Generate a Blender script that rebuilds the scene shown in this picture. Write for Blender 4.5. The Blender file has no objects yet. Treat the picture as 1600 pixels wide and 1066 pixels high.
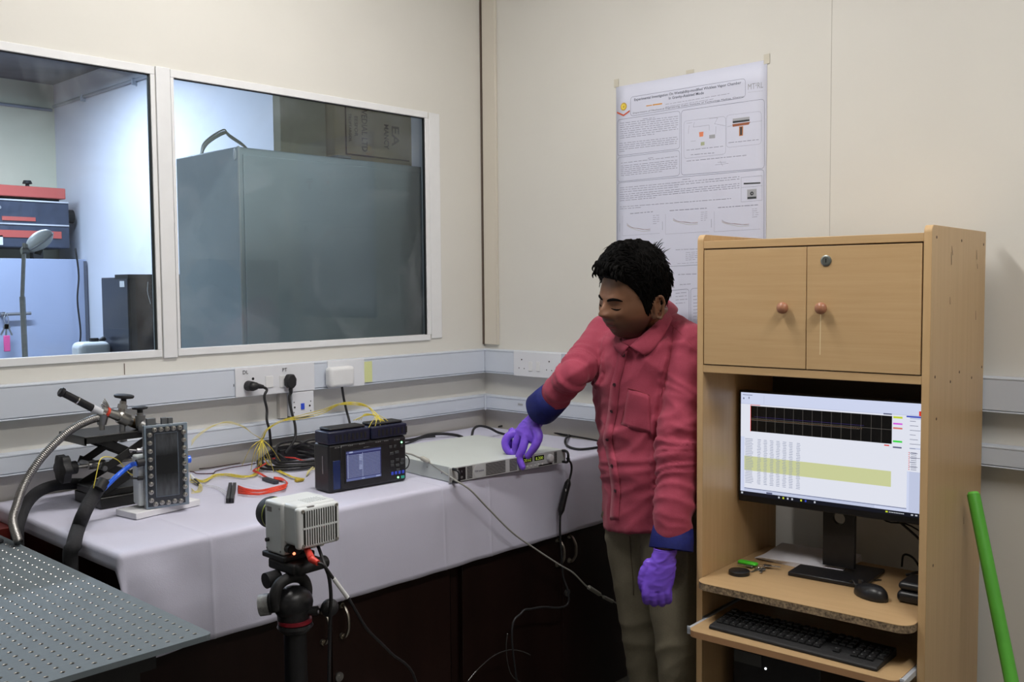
import bpy, bmesh, math, random
import numpy as np
from math import sin, cos, pi, radians, sqrt
from mathutils import Vector, Matrix, noise
from mathutils.bvhtree import BVHTree

S = bpy.context.scene
COL = S.collection
random.seed(7)

# ------------------------------------------------------------------ camera, lights, exposure
CAM = Vector((-2.784, -2.760, 1.50))
YAW, PITCH, ROLL, FPX = radians(43.1433), radians(3.3142), radians(-0.4614), 1513.17
_F = Vector((cos(YAW)*cos(PITCH), sin(YAW)*cos(PITCH), -sin(PITCH)))
_R0 = Vector((sin(YAW), -cos(YAW), 0.0))
_U0 = _R0.cross(_F)
CR = _R0*cos(ROLL) + _U0*sin(ROLL)
CU = -_R0*sin(ROLL) + _U0*cos(ROLL)
cam_data = bpy.data.cameras.new('camera')
cam_data.sensor_width = 36.0
cam_data.lens = FPX/1600*36.0
cam_data.clip_start = 0.02
cam = bpy.data.objects.new('camera', cam_data)
COL.objects.link(cam)
cam.matrix_world = Matrix(((CR.x, CU.x, -_F.x, CAM.x), (CR.y, CU.y, -_F.y, CAM.y), (CR.z, CU.z, -_F.z, CAM.z), (0, 0, 0, 1)))
S.camera = cam
cam_data.dof.use_dof = False

S.view_settings.view_transform = 'Standard'
S.view_settings.look = 'None'
S.view_settings.gamma = 1.0
S.view_settings.use_curve_mapping = False
S.view_settings.exposure = -0.06

w = bpy.data.worlds.new('world')
S.world = w
w.use_nodes = True
w.node_tree.nodes['Background'].inputs[0].default_value = (0.5, 0.55, 0.6, 1)
w.node_tree.nodes['Background'].inputs[1].default_value = 0.02

def area_light(name, loc, sx, sy, power, color, target=None):
    l = bpy.data.lights.new(name, 'AREA')
    l.shape = 'RECTANGLE'; l.size = sx; l.size_y = sy
    l.energy = power; l.color = color
    o = bpy.data.objects.new(name, l)
    o.location = loc
    if target is not None:
        o.rotation_euler = (Vector(target)-Vector(loc)).to_track_quat('-Z', 'Y').to_euler()
    COL.objects.link(o)
    return o
# room 1: two bare tubes on the ceiling (L_MAIN, L_BACK: emissive tubes in the fixtures built below); room 2: brighter cool tubes
L_MAIN = ((-1.35, -1.02, 2.86), 53.0, (1.0, 0.965, 0.93))
L_BACK = ((-1.40, -2.75, 2.86), 27.0, (1.0, 0.965, 0.93))
L_LAB = ((-1.15, 2.70, 2.80), 1.2, 0.10, 98.0, (0.70, 0.79, 1.0))
L_LAB2 = ((-2.6, 1.6, 2.80), 1.2, 0.10, 26.0, (0.76, 0.87, 1.0))
for n_, L_ in (('tube_glow', (L_MAIN[0], 1.2, 0.10, 22.0, L_MAIN[2])), ('tube_glow_rear', (L_BACK[0], 1.2, 0.10, 28.0, L_BACK[2])), ('tube_glow_lab', L_LAB), ('tube_glow_lab_left', L_LAB2)):
    area_light(n_, L_[0], L_[1], L_[2], L_[3], L_[4])

# ------------------------------------------------------------------ measuring helpers
def ray(px, py):
    return (_F*FPX + CR*(px-800) - CU*(py-533)).normalized()
def on(px, py, ax, v):
    d = ray(px, py); t = (v-CAM[ax])/d[ax]
    return CAM + d*t
def at(px, py, dep):
    return CAM + (_F + CR*((px-800)/FPX) - CU*((py-533)/FPX))*dep

# ------------------------------------------------------------------ materials
MATS = {}
def mat(name, col, rough=0.5, metal=0.0, noise_amt=0.0, noise_scale=20.0, bump=0.0, bump_scale=80.0, emit=None, emit_s=0.0,
        spec=0.5, stretch=None, col2=None, coat=0.0, trans=0.0, ior=1.45, sheen=0.0, detail=4.0):
    if name in MATS: return MATS[name]
    m = bpy.data.materials.new(name); m.use_nodes = True
    nt = m.node_tree; b = nt.nodes['Principled BSDF']
    c = tuple(col)+(1,)
    b.inputs['Base Color'].default_value = c
    b.inputs['Roughness'].default_value = rough
    b.inputs['Metallic'].default_value = metal
    b.inputs['Specular IOR Level'].default_value = spec
    b.inputs['Coat Weight'].default_value = coat
    b.inputs['Transmission Weight'].default_value = trans
    b.inputs['IOR'].default_value = ior
    b.inputs['Sheen Weight'].default_value = sheen
    tc = nt.nodes.new('ShaderNodeTexCoord'); mp = nt.nodes.new('ShaderNodeMapping')
    nt.links.new(tc.outputs['Object'], mp.inputs['Vector'])
    if stretch: mp.inputs['Scale'].default_value = stretch
    if noise_amt > 0 or col2:
        n = nt.nodes.new('ShaderNodeTexNoise'); n.inputs['Scale'].default_value = noise_scale; n.inputs['Detail'].default_value = detail
        nt.links.new(mp.outputs[0], n.inputs['Vector'])
        r = nt.nodes.new('ShaderNodeValToRGB')
        r.color_ramp.elements[0].position = 0.3; r.color_ramp.elements[1].position = 0.7
        a = col2 if col2 else tuple(x*(1-noise_amt) for x in col)
        bb = col if col2 else tuple(min(1, x*(1+noise_amt)) for x in col)
        r.color_ramp.elements[0].color = tuple(a)+(1,); r.color_ramp.elements[1].color = tuple(bb)+(1,)
        nt.links.new(n.outputs['Fac'], r.inputs[0]); nt.links.new(r.outputs[0], b.inputs['Base Color'])
    if bump > 0:
        n2 = nt.nodes.new('ShaderNodeTexNoise'); n2.inputs['Scale'].default_value = bump_scale; n2.inputs['Detail'].default_value = 3
        nt.links.new(mp.outputs[0], n2.inputs['Vector'])
        bp = nt.nodes.new('ShaderNodeBump'); bp.inputs['Strength'].default_value = bump; bp.inputs['Distance'].default_value = 0.002
        nt.links.new(n2.outputs['Fac'], bp.inputs['Height']); nt.links.new(bp.outputs[0], b.inputs['Normal'])
    if emit:
        b.inputs['Emission Color'].default_value = tuple(emit)+(1,); b.inputs['Emission Strength'].default_value = emit_s
    MATS[name] = m
    return m
def s2l(r, g, b):
    f = lambda v: (v/255/12.92) if v/255 <= 0.04045 else ((v/255+0.055)/1.055)**2.4
    return (f(r), f(g), f(b))

M_wall = mat('wall_cream_paint', (0.655, 0.642, 0.595), 0.6, noise_amt=0.02, noise_scale=3, bump=0.05, bump_scale=60)
M_wall2 = mat('lab_white_paint', (0.72, 0.74, 0.80), 0.6, noise_amt=0.04, noise_scale=2.5, bump=0.08, bump_scale=30)
M_yell = mat('lab_pale_yellow_paint', (0.72, 0.72, 0.56), 0.7, noise_amt=0.06, noise_scale=2, bump=0.1, bump_scale=25)
M_ceil2 = mat('lab_concrete_ceiling', (0.20, 0.21, 0.22), 0.9, noise_amt=0.2, noise_scale=4)
M_ceil = mat('ceiling_white', (0.7, 0.69, 0.66), 0.8, noise_amt=0.02)
M_floor = mat('floor_vinyl_grey', (0.12, 0.115, 0.11), 0.5, noise_amt=0.2, noise_scale=12)
M_alu = mat('window_frame_white', (0.74, 0.75, 0.76), 0.35, noise_amt=0.02)
M_trunk = mat('trunking_pvc_white', (0.58, 0.63, 0.71), 0.4, noise_amt=0.015, noise_scale=5)
M_seam = mat('seam_dark_brown', (0.12, 0.09, 0.07), 0.8)
M_plate = mat('switch_plate_white', (0.70, 0.72, 0.76), 0.3, noise_amt=0.01)
M_black = mat('black_plastic', (0.012, 0.012, 0.014), 0.35, noise_amt=0.2, noise_scale=60)
M_blackm = mat('black_matte', (0.010, 0.010, 0.011), 0.6, bump=0.2, bump_scale=200)
M_rubber = mat('black_rubber', (0.014, 0.014, 0.016), 0.55, bump=0.3, bump_scale=150)
M_foam = mat('black_foam_insulation', (0.018, 0.018, 0.021), 0.85, bump=0.6, bump_scale=120)
M_steel = mat('stainless_steel', (0.42, 0.41, 0.39), 0.34, 1.0, noise_amt=0.1, noise_scale=60)
M_steeld = mat('dull_steel', (0.33, 0.33, 0.33), 0.4, 1.0, noise_amt=0.15, noise_scale=50)
M_chrome = mat('chrome', (0.75, 0.75, 0.75), 0.15, 1.0)
M_brass = mat('brass', (0.55, 0.38, 0.12), 0.3, 1.0)
M_yel = mat('yellow_wire', (0.72, 0.60, 0.08), 0.45)
M_red = mat('red_wire', (0.70, 0.06, 0.03), 0.4)
M_dred = mat('dark_red_wire', (0.20, 0.02, 0.025), 0.4)
M_white = mat('white_plastic', (0.72, 0.73, 0.74), 0.4, noise_amt=0.02)
M_green = mat('green_paint', (0.10, 0.42, 0.045), 0.4, noise_amt=0.05)
M_glow_g = mat('green_led', (0.1, 0.8, 0.2), 0.4, emit=(0.3, 1.0, 0.4), emit_s=3.0)
M_glow_r = mat('red_led', (0.8, 0.2, 0.1), 0.4, emit=(1.0, 0.25, 0.12), emit_s=2.5)
M_blue = mat('blue_tube', (0.02, 0.13, 0.80), 0.3, coat=0.4)

# ------------------------------------------------------------------ mesh builder
class MB:
    def __init__(s):
        s.v = []; s.f = []; s.m = []; s.mi = 0; s.T = None
    def add(s, vs, fs, mi=None):
        o = len(s.v)
        for p in vs:
            p = Vector(p)
            s.v.append(s.T @ p if s.T is not None else p)
        for f in fs:
            s.f.append([i+o for i in f]); s.m.append(s.mi if mi is None else mi)
        return s
    def box(s, x0, x1, y0, y1, z0, z1, mi=None, M=None):
        vs = [Vector((x, y, z)) for x in (x0, x1) for y in (y0, y1) for z in (z0, z1)]
        if M is not None: vs = [M @ p for p in vs]
        return s.add(vs, [(0, 1, 3, 2), (4, 6, 7, 5), (0, 4, 5, 1), (2, 3, 7, 6), (0, 2, 6, 4), (1, 5, 7, 3)], mi)
    def quad(s, a, b, c, d, mi=None):
        return s.add([a, b, c, d], [(0, 1, 2, 3)], mi)
    def lathe(s, prof, p0, axis, seg=24, mi=None, caps=True):
        # prof: list of (distance along axis, radius)
        p0 = Vector(p0); a = Vector(axis).normalized()
        t = a.orthogonal().normalized(); b = a.cross(t)
        vs = []; fs = []
        for d, r in prof:
            for k in range(seg):
                an = 2*pi*k/seg
                vs.append(p0 + a*d + (t*cos(an)+b*sin(an))*r)
        for i in range(len(prof)-1):
            for k in range(seg):
                k2 = (k+1) % seg
                fs.append((i*seg+k, i*seg+k2, (i+1)*seg+k2, (i+1)*seg+k))
        if caps:
            fs.append(tuple(range(seg))[::-1]); n = (len(prof)-1)*seg
            fs.append(tuple(range(n, n+seg)))
        return s.add(vs, fs, mi)
    def cyl(s, a, b, r0, r1=None, seg=20, mi=None):
        a = Vector(a); b = Vector(b); r1 = r0 if r1 is None else r1
        return s.lathe([(0, r0), ((b-a).length, r1)], a, b-a, seg, mi)
    def ball(s, c, r, sx=1, sy=1, sz=1, seg=20, rings=12, mi=None, M=None):
        vs = []; fs = []
        for i in range(rings+1):
            th = pi*i/rings
            for k in range(seg):
                ph = 2*pi*k/seg
                p = Vector((sin(th)*cos(ph)*r*sx, sin(th)*sin(ph)*r*sy, cos(th)*r*sz))
                if M is not None: p = M @ p
                vs.append(Vector(c)+p)
        for i in range(rings):
            for k in range(seg):
                k2 = (k+1) % seg
                fs.append((i*seg+k, (i+1)*seg+k, (i+1)*seg+k2, i*seg+k2))
        return s.add(vs, fs, mi)
    def tube(s, pts, r, seg=8, mi=None, n=6, smooth=True, rfun=None):
        P = spline(pts, n) if smooth else [Vector(p) for p in pts]
        vs = []; fs = []
        t0 = (P[1]-P[0]).normalized(); nrm = t0.orthogonal().normalized()
        for i, p in enumerate(P):
            t = (P[min(i+1, len(P)-1)]-P[max(i-1, 0)])
            t = t.normalized() if t.length > 1e-9 else t0
            nrm = (nrm - t*nrm.dot(t))
            nrm = nrm.normalized() if nrm.length > 1e-9 else t.orthogonal().normalized()
            b = t.cross(nrm)
            rr = rfun(i/(len(P)-1)) if rfun else r
            for k in range(seg):
                an = 2*pi*k/seg
                vs.append(p + (nrm*cos(an)+b*sin(an))*rr)
        for i in range(len(P)-1):
            for k in range(seg):
                k2 = (k+1) % seg
                fs.append((i*seg+k, i*seg+k2, (i+1)*seg+k2, (i+1)*seg+k))
        fs.append(tuple(range(seg))[::-1]); q = (len(P)-1)*seg; fs.append(tuple(range(q, q+seg)))
        return s.add(vs, fs, mi)
    def prism(s, pts, d, mi=None):
        # pts: 3D outline, d: extrusion vector
        n = len(pts); d = Vector(d)
        vs = [Vector(p) for p in pts]+[Vector(p)+d for p in pts]
        fs = [tuple(range(n))[::-1], tuple(range(n, 2*n))]
        for i in range(n): fs.append((i, (i+1) % n, n+(i+1) % n, n+i))
        return s.add(vs, fs, mi)
    def build(s, name, mats, parent=None, world=True, bevel=0.0, smooth=False, kind=None, label=None, origin=None, bseg=2, auto=None):
        me = bpy.data.meshes.new(name)
        M = None
        if parent is not None and world:
            M = RM[parent.name].inverted()
            vs = [M @ p for p in s.v]
        else:
            vs = s.v
        loc = None
        if parent is None:
            if origin is None:
                a = np.array([tuple(p) for p in vs]); origin = Vector(((a[:, 0].min()+a[:, 0].max())/2, (a[:, 1].min()+a[:, 1].max())/2, a[:, 2].min()))
            origin = Vector(origin); vs = [p-origin for p in vs]; loc = origin
        me.from_pydata([tuple(p) for p in vs], [], s.f)
        ms = mats if isinstance(mats, (list, tuple)) else [mats]
        for m_ in ms: me.materials.append(m_)
        if len(ms) > 1: me.polygons.foreach_set('material_index', s.m)
        bm = bmesh.new(); bm.from_mesh(me); bmesh.ops.recalc_face_normals(bm, faces=bm.faces); bm.to_mesh(me); bm.free()
        if smooth: me.polygons.foreach_set('use_smooth', [True]*len(me.polygons))
        me.update()
        o = bpy.data.objects.new(name, me); COL.objects.link(o)
        if loc is not None: o.location = loc
        if parent is not None:
            o.parent = parent
            RM[o.name] = RM[parent.name].copy()
        else:
            RM[o.name] = Matrix.Translation(loc)
        if smooth == 'auto' or auto:
            me.polygons.foreach_set('use_smooth', [True]*len(me.polygons))
            me.set_sharp_from_angle(angle=radians(auto or 40))
        if bevel > 0:
            bv = o.modifiers.new('bevel', 'BEVEL'); bv.width = bevel; bv.segments = bseg; bv.limit_method = 'ANGLE'; bv.angle_limit = radians(40)
            bv.harden_normals = False
            me.polygons.foreach_set('use_smooth', [True]*len(me.polygons)); me.set_sharp_from_angle(angle=radians(40))
        if kind: o['kind'] = kind
        if label: o['label'] = label
        return o
RM = {}
def spline(pts, n=6):
    P = [Vector(p) for p in pts]
    if len(P) == 2: return [P[0].lerp(P[1], i/n) for i in range(n+1)]
    P = [P[0]*2-P[1]]+P+[P[-1]*2-P[-2]]
    out = []
    for i in range(1, len(P)-2):
        a, b, c, d = P[i-1:i+3]
        for k in range(n):
            t = k/n
            out.append(0.5*((2*b)+(c-a)*t+(2*a-5*b+4*c-d)*t*t+(3*b-a-3*c+d)*t**3))
    out.append(P[-2])
    return out
def thing(name, label, cat, loc=(0, 0, 0), rotz=0.0, group=None, M=None):
    o = bpy.data.objects.new(name, None); COL.objects.link(o)
    o.empty_display_size = 0.05
    m = M if M is not None else (Matrix.Translation(Vector(loc)) @ Matrix.Rotation(rotz, 4, 'Z'))
    o.matrix_world = m
    RM[o.name] = m.copy()
    o['label'] = label; o['category'] = cat
    if group: o['group'] = group
    return o
def tag(o, label, cat, group=None, kind=None):
    o['label'] = label; o['category'] = cat
    if group: o['group'] = group
    if kind: o['kind'] = kind
    return o
def struct(mb, name, m, **k):
    return mb.build(name, m, kind='structure', **k)
def L(parent): return RM[parent.name]
_fc = {}
def text2d(body, size, bold=False):
    key = (body, bold)
    if key not in _fc:
        c = bpy.data.curves.new('t', 'FONT'); c.body = body; c.size = 1.0; c.resolution_u = 2
        if bold: c.offset = 0.015
        o = bpy.data.objects.new('t', c); COL.objects.link(o)
        dg = bpy.context.evaluated_depsgraph_get(); dg.update()
        me = bpy.data.meshes.new_from_object(o.evaluated_get(dg))
        _fc[key] = ([tuple(v.co) for v in me.vertices], [tuple(p.vertices) for p in me.polygons])
        bpy.data.objects.remove(o); bpy.data.curves.remove(c); bpy.data.meshes.remove(me)
    v, f = _fc[key]
    return [(x*size, y*size) for x, y, z in v], f
def put_text(mb, body, org, ux, uy, size, mi=None, width=None, bold=False, center=False):
    v, f = text2d(body, size, bold)
    if not v: return
    w_ = max(p[0] for p in v)
    k = (width/w_) if width else 1.0
    org = Vector(org); ux = Vector(ux); uy = Vector(uy)
    off = -w_*k/2 if center else 0
    mb.add([org + ux*(p[0]*k+off) + uy*p[1] for p in v], f, mi)
def cable(name, label, pts, r, m, cat='cable', parent=None, seg=8, group=None, n=6):
    mb = MB(); mb.tube(pts, r, seg, n=n)
    o = mb.build(name, m, parent=parent, smooth=True)
    if parent is None: tag(o, label, cat, group)
    return o
def remesh(mb, voxel, smooth_it=4, fac=0.5):
    me = bpy.data.meshes.new('tmp'); me.from_pydata([tuple(p) for p in mb.v], [], mb.f)
    bm = bmesh.new(); bm.from_mesh(me); bmesh.ops.recalc_face_normals(bm, faces=bm.faces); bm.to_mesh(me); bm.free()
    o = bpy.data.objects.new('tmp', me); COL.objects.link(o)
    r = o.modifiers.new('r', 'REMESH'); r.mode = 'VOXEL'; r.voxel_size = voxel; r.adaptivity = 0
    if smooth_it:
        sm = o.modifiers.new('s', 'SMOOTH'); sm.iterations = smooth_it; sm.factor = fac
    dg = bpy.context.evaluated_depsgraph_get(); dg.update()
    m2 = bpy.data.meshes.new_from_object(o.evaluated_get(dg))
    out = MB(); out.v = [v.co.copy() for v in m2.vertices]; out.f = [list(p.vertices) for p in m2.polygons]; out.m = [0]*len(out.f)
    bpy.data.objects.remove(o); bpy.data.meshes.remove(me); bpy.data.meshes.remove(m2)
    return out
# ------------------------------------------------------------------ room shell
H = 2.95
RW = 0.022          # partition thickness
# window wall (plane Y=0) with one opening for each of two panes
px0, px1, px2, px3 = -2.35, -1.382, -1.332, -0.300     # openings in X
wz0, wz1 = 1.300, 2.150
mb = MB()
mb.box(-5.0, px0, 0, RW, 0, H); mb.box(px3, 0.0, 0, RW, 0, H)
mb.box(px0, px3, 0, RW, 0, wz0); mb.box(px0, px3, 0, RW, wz1, H)
mb.box(px1, px2, 0, RW, wz0, wz1)
struct(mb, 'wall_window', M_wall)
mb = MB(); mb.box(0.0, 0.12, -4.6, RW, 0, H)
struct(mb, 'wall_right', M_wall)
mb = MB(); mb.box(-5.12, -5.0, -4.6, RW, 0, H); struct(mb, 'wall_left', M_wall)
mb = MB(); mb.box(-5.12, 0.12, -4.72, -4.6, 0, H); struct(mb, 'wall_rear', M_wall)
mb = MB(); mb.box(-5.12, 0.12, -4.72, 4.3, -0.1, 0); struct(mb, 'floor', M_floor)
mb = MB(); mb.box(-5.12, 0.12, -4.72, RW, H, H+0.1); struct(mb, 'ceiling', M_ceil)
# hairline panel joints, wall marks
mb = MB(); mb.box(-0.0006, 0.004, -1.4612, -1.4600, 1.27, H); struct(mb, 'trim_1', mat('panel_joint', (0.40, 0.38, 0.34), 0.7))
# corner cover strip up the right wall with a dark joint beside it
mb = MB(); mb.box(-0.012, 0.0, -0.078, -0.010, 1.262, H, 0); mb.box(-0.0125, 0.0, -0.083, -0.078, 1.262, H, 0)
struct(mb, 'trim_2', mat('corner_strip_cream', (0.62, 0.58, 0.50), 0.5), bevel=0.002)
mb = MB(); mb.box(-0.014, -0.002, -0.006, -0.0005, 1.262, H); struct(mb, 'trim_3', M_seam)

# windows
def frame_piece(mb, x0, x1, z0, z1, y0, y1): mb.box(x0, x1, y0, y1, z0, z1)
M_glass = bpy.data.materials.new('window_glass'); M_glass.use_nodes = True
nt = M_glass.node_tree; nt.nodes.clear()
out = nt.nodes.new('ShaderNodeOutputMaterial'); mx = nt.nodes.new('ShaderNodeMixShader')
tr = nt.nodes.new('ShaderNodeBsdfTransparent'); gl = nt.nodes.new('ShaderNodeBsdfGlossy'); fr = nt.nodes.new('ShaderNodeFresnel')
df = nt.nodes.new('ShaderNodeBsdfDiffuse'); mx2 = nt.nodes.new('ShaderNodeMixShader')
tr.inputs[0].default_value = (0.86, 0.91, 0.92, 1); gl.inputs['Roughness'].default_value = 0.01
fr.inputs['IOR'].default_value = 1.38
nz = nt.nodes.new('ShaderNodeTexNoise'); nz.inputs['Scale'].default_value = 3.5; nz.inputs['Detail'].default_value = 6; nz.inputs['Distortion'].default_value = 1.5
rp = nt.nodes.new('ShaderNodeMapRange'); rp.inputs[1].default_value = 0.50; rp.inputs[2].default_value = 0.85; rp.inputs[3].default_value = 0.0; rp.inputs[4].default_value = 0.10
tc = nt.nodes.new('ShaderNodeTexCoord'); nt.links.new(tc.outputs['Object'], nz.inputs['Vector'])
nt.links.new(nz.outputs['Fac'], rp.inputs[0])
nt.links.new(fr.outputs[0], mx.inputs[0]); nt.links.new(tr.outputs[0], mx.inputs[1]); nt.links.new(gl.outputs[0], mx.inputs[2])
df.inputs[0].default_value = (0.75, 0.8, 0.85, 1)
nt.links.new(rp.outputs[0], mx2.inputs[0]); nt.links.new(mx.outputs[0], mx2.inputs[1]); nt.links.new(df.outputs[0], mx2.inputs[2])
nt.links.new(mx2.outputs[0], out.inputs[0])
M_gasket = mat('black_gasket', (0.01, 0.012, 0.014), 0.5)
for i, (a, b) in enumerate(((px0, px1), (px2, px3))):
    mb = MB(); t = 0.022
    fa = a; fb = b
    y0, y1 = -0.006, RW-0.002
    mb.box(fa, fb, y0, y1, wz1-t*0.9, wz1+0.004); mb.box(fa, fb, y0, y1, wz0-0.008, wz0+0.014)
    mb.box(fa, fa+(0.01 if i else 0.03), y0, y1, wz0+0.014, wz1-t*0.9); mb.box(fb-0.014, fb+ (0.0 if i == 0 else 0.006), y0, y1, wz0+0.014, wz1-t*0.9)
    o = struct(mb, 'window_%d' % (i+1), M_alu, bevel=0.0015)
    g = MB(); g.box(fa+0.004, fb-0.010, 0.008, 0.012, wz0+0.010, wz1-0.016)
    g.build('pane', M_glass, parent=o)
    k = MB(); k.box(fb-0.0175, fb-0.0140, -0.002, 0.008, wz0+0.014, wz1-0.02)
    k.box(fa, fb-0.014, 0.002, 0.008, wz1-0.0225, wz1-0.0195)
    k.build('gasket', M_gasket, parent=o)
# thin mullion cover and outer bead
mb = MB(); mb.box(-1.3790, -1.334, -0.008, 0.0, wz0-0.012, wz1+0.006); struct(mb, 'trim_4', M_alu, bevel=0.002)
mb = MB(); mb.box(px3+0.008, -0.238, -0.004, 0.0, wz0-0.002, wz1+0.004); struct(mb, 'trim_5', M_alu, bevel=0.0015)
# trunking, both walls: upper and lower runs with lipped lids
def trunk(name, wall, z0, z1, ends):
    mb = MB(); d = 0.045
    a, b = ends
    if wall == 'w':
        mb.box(a, b, -d+0.004, 0, z0, z1); mb.box(a, b, -d, -d+0.004, z0+0.006, z1-0.006); mb.box(a, b, -d-0.001, -d+0.006, z1-0.006, z1); mb.box(a, b, -d-0.001, -d+0.006, z0, z0+0.004)
    else:
        mb.box(-d+0.004, 0, a, b, z0, z1); mb.box(-d, -d+0.004, a, b, z0+0.006, z1-0.006); mb.box(-d-0.001, -d+0.006, a, b, z1-0.006, z1); mb.box(-d-0.001, -d+0.006, a, b, z0, z0+0.004)
    return struct(mb, name, M_trunk, bevel=0.0015)
UZ = (1.151, 1.245); LZ = (1.004, 1.061)
trunk('trim_6', 'w', UZ[0], UZ[1], (-4.9, -0.047)); trunk('trim_7', 'w', LZ[0], LZ[1], (-4.9, -0.047))
trunk('trim_8', 'r', UZ[0], UZ[1], (-4.5, -0.0005)); trunk('trim_9', 'r', LZ[0], LZ[1], (-4.5, -0.0005))
mb = MB(); mb.box(-0.052, -0.0465, -0.052, -0.0465, LZ[0]-.001, LZ[1]+.001); struct(mb, 'trim_10', M_trunk)
mb = MB(); p = on(194, 568, 1, 0); q = on(194, 588, 1, 0)
mb.box(p.x-0.001, p.x+0.001, -0.0015, 0, 1.247, p.z); struct(mb, 'trim_11', M_seam)

# ceiling light fixtures (outside the frame)
def tube_light(name, L_, label):
    loc = L_[0]
    t = thing('ceiling_light', label, 'light', (loc[0], loc[1], H))
    mb = MB(); mb.box(loc[0]-0.63, loc[0]+0.63, loc[1]-0.06, loc[1]+0.06, H-0.04, H-0.0005); mb.build('housing', M_white, t, bevel=0.004)
    mb = MB(); mb.cyl((loc[0]-0.6, loc[1], H-0.07), (loc[0]+0.6, loc[1], H-0.07), 0.014); mb.build('lamp_tube', mat('lamp_tube_glow_'+name, (0.9, 0.9, 0.9), 0.3, emit=L_[2], emit_s=L_[1]), t, smooth=True)
tube_light('a', L_MAIN, 'white tube light on the ceiling above the lab bench')
tube_light('b', L_BACK, 'white tube light on the ceiling in front of the cabinet, near the rear wall')

# ------------------------------------------------------------------ room behind the glass
mb = MB(); mb.box(0.0, 0.12, RW, 4.3, 0, 3.0); struct(mb, 'wall_lab_right', M_wall2)
mb = MB(); mb.box(-5.0, 0.0, 4.16, 4.3, 0, 3.0); struct(mb, 'wall_lab_far', M_yell)
mb = MB(); mb.box(-5.12, -5.0, RW, 4.3, 0, 3.0); struct(mb, 'wall_lab_left', M_wall2)
mb = MB(); mb.box(-5.12, 0.12, RW, 4.3, 2.9, 3.0); struct(mb, 'ceiling_lab', M_ceil2)
for nm, pts, lab in (('conduit_pipe', [(-0.012, 4.14, 2.75), (-0.012, 0.10, 2.75)], 'thin grey conduit running along the white wall behind the glass'),
                ('conduit_pipe', [(-3.5, 4.148, 2.725), (-0.02, 4.148, 2.725)], 'thin grey conduit running along the pale yellow wall behind the glass')):
    c = MB(); c.tube(pts, 0.011, 8, smooth=False); M_cond = mat('conduit_grey', (0.42, 0.45, 0.50), 0.5)
    o = c.build(nm, M_cond, smooth=True); tag(o, lab, 'pipe')
    A_, B_ = Vector(pts[0]), Vector(pts[1])
    for t in (0.12, 0.3, 0.5, 0.72):
        p = A_.lerp(B_, t); c = MB(); c.box(p.x-.02, p.x+.0115, p.y-.0, p.y+.011, p.z-.03, p.z+.012); c.build('clip', M_cond, parent=o)

# tall grey steel cupboard right behind the second pane
t = thing('steel_cupboard', 'tall grey steel cupboard standing behind the right window pane', 'cupboard', (-0.545, 0.42, 0))
M_gst = mat('cupboard_grey_enamel', (0.42, 0.47, 0.50), 0.45, noise_amt=0.05, noise_scale=4, bump=0.05, bump_scale=10)
mb = MB(); mb.box(-0.985, -0.10, 0.206, 0.63, 0.0, 1.98); mb.build('carcass', M_gst, t, bevel=0.004)
mb = MB(); mb.box(-0.965, -0.12, 0.2005, 0.206, 0.10, 1.955); mb.build('back_panel', M_gst, t, bevel=0.002)
mb = MB(); mb.box(-0.986, -0.980, 0.199, 0.206, 0.03, 1.981); mb.build('edge_strip', mat('edge_highlight', (0.5, 0.52, 0.53), 0.4), t)  # paler strip paints the light highlight along the cupboard's corner edge
mb = MB(); mb.ball((-0.986, 0.22, 1.955), 0.013, 0.2, 0.7, 1.6, mi=0); mb.build('paint_chip', M_white, t, smooth=True)
# cartons on top
M_card = mat('cardboard', (0.60, 0.48, 0.31), 0.8, noise_amt=0.06, noise_scale=6)
M_cardp = mat('carton_print_brown', (0.09, 0.035, 0.02), 0.8)
t = thing('cardboard_box', 'brown carton with printed lettering on top of the grey steel cupboard', 'box', (-0.30, 0.45, 1.98))
mb = MB(); mb.box(-0.505, -0.115, 0.30, 0.62, 1.981, 2.30); mb.build('carton', M_card, t, bevel=0.003)
mb = MB(); y = 0.299
x0, x1 = -0.455, -0.13
mb.box(x0, x0+0.006, y-.0003, y, 2.01, 2.28); mb.box(x0, x1, y-.0003, y, 2.01, 2.016)
def vt(s, x, z0, size, wd): put_text(mb, s, (x, y-0.001, z0), (0, 0, -1), (1, 0, 0), size, 0, width=wd, bold=True)
vt('LIVEDIAL LTD', -0.375, 2.215, 0.040, 0.185); vt('EESFOR', -0.410, 2.165, 0.022, 0.08); vt('TROPTARGOIL', -0.438, 2.170, 0.018, 0.11)
vt('MANCY', -0.262, 2.150, 0.034, 0.10); vt('EA', -0.222, 2.150, 0.055, 0.085)
mb.build('print', M_cardp, t)
t = tag(MB().box(-0.72, -0.515, 0.34, 0.39, 1.981, 2.27).build('cardboard_box', mat('carton_pale', (0.52, 0.48, 0.36), 0.8, noise_amt=0.05), bevel=0.003), 'plain pale carton on the steel cupboard left of the printed one', 'box')
t = tag(MB().box(-0.56, -0.50, 0.205, 0.30, 1.981, 1.990).build('steel_ruler', M_steeld), 'small metal strip at the front of the cupboard top', 'strip')
mb = MB(); P = [Vector((-0.95+0.20*k/12, 0.50+0.02*sin(k), 1.985+0.085*sin(pi*k/12))) for k in range(13)]
for d in range(5): mb.tube([p+Vector((0.004*d, 0.01*d, 0.004*sin(d*2)*sin(pi*i/12)+(.004 if 0 < i < 12 else 0)*d)) for i, p in enumerate(P)], 0.003, 6)
tag(mb.build('wire_bundle', mat('pale_cord', (0.55, 0.54, 0.45), 0.6), smooth=True), 'arched bundle of pale wires on the steel cupboard top', 'wire')

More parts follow.
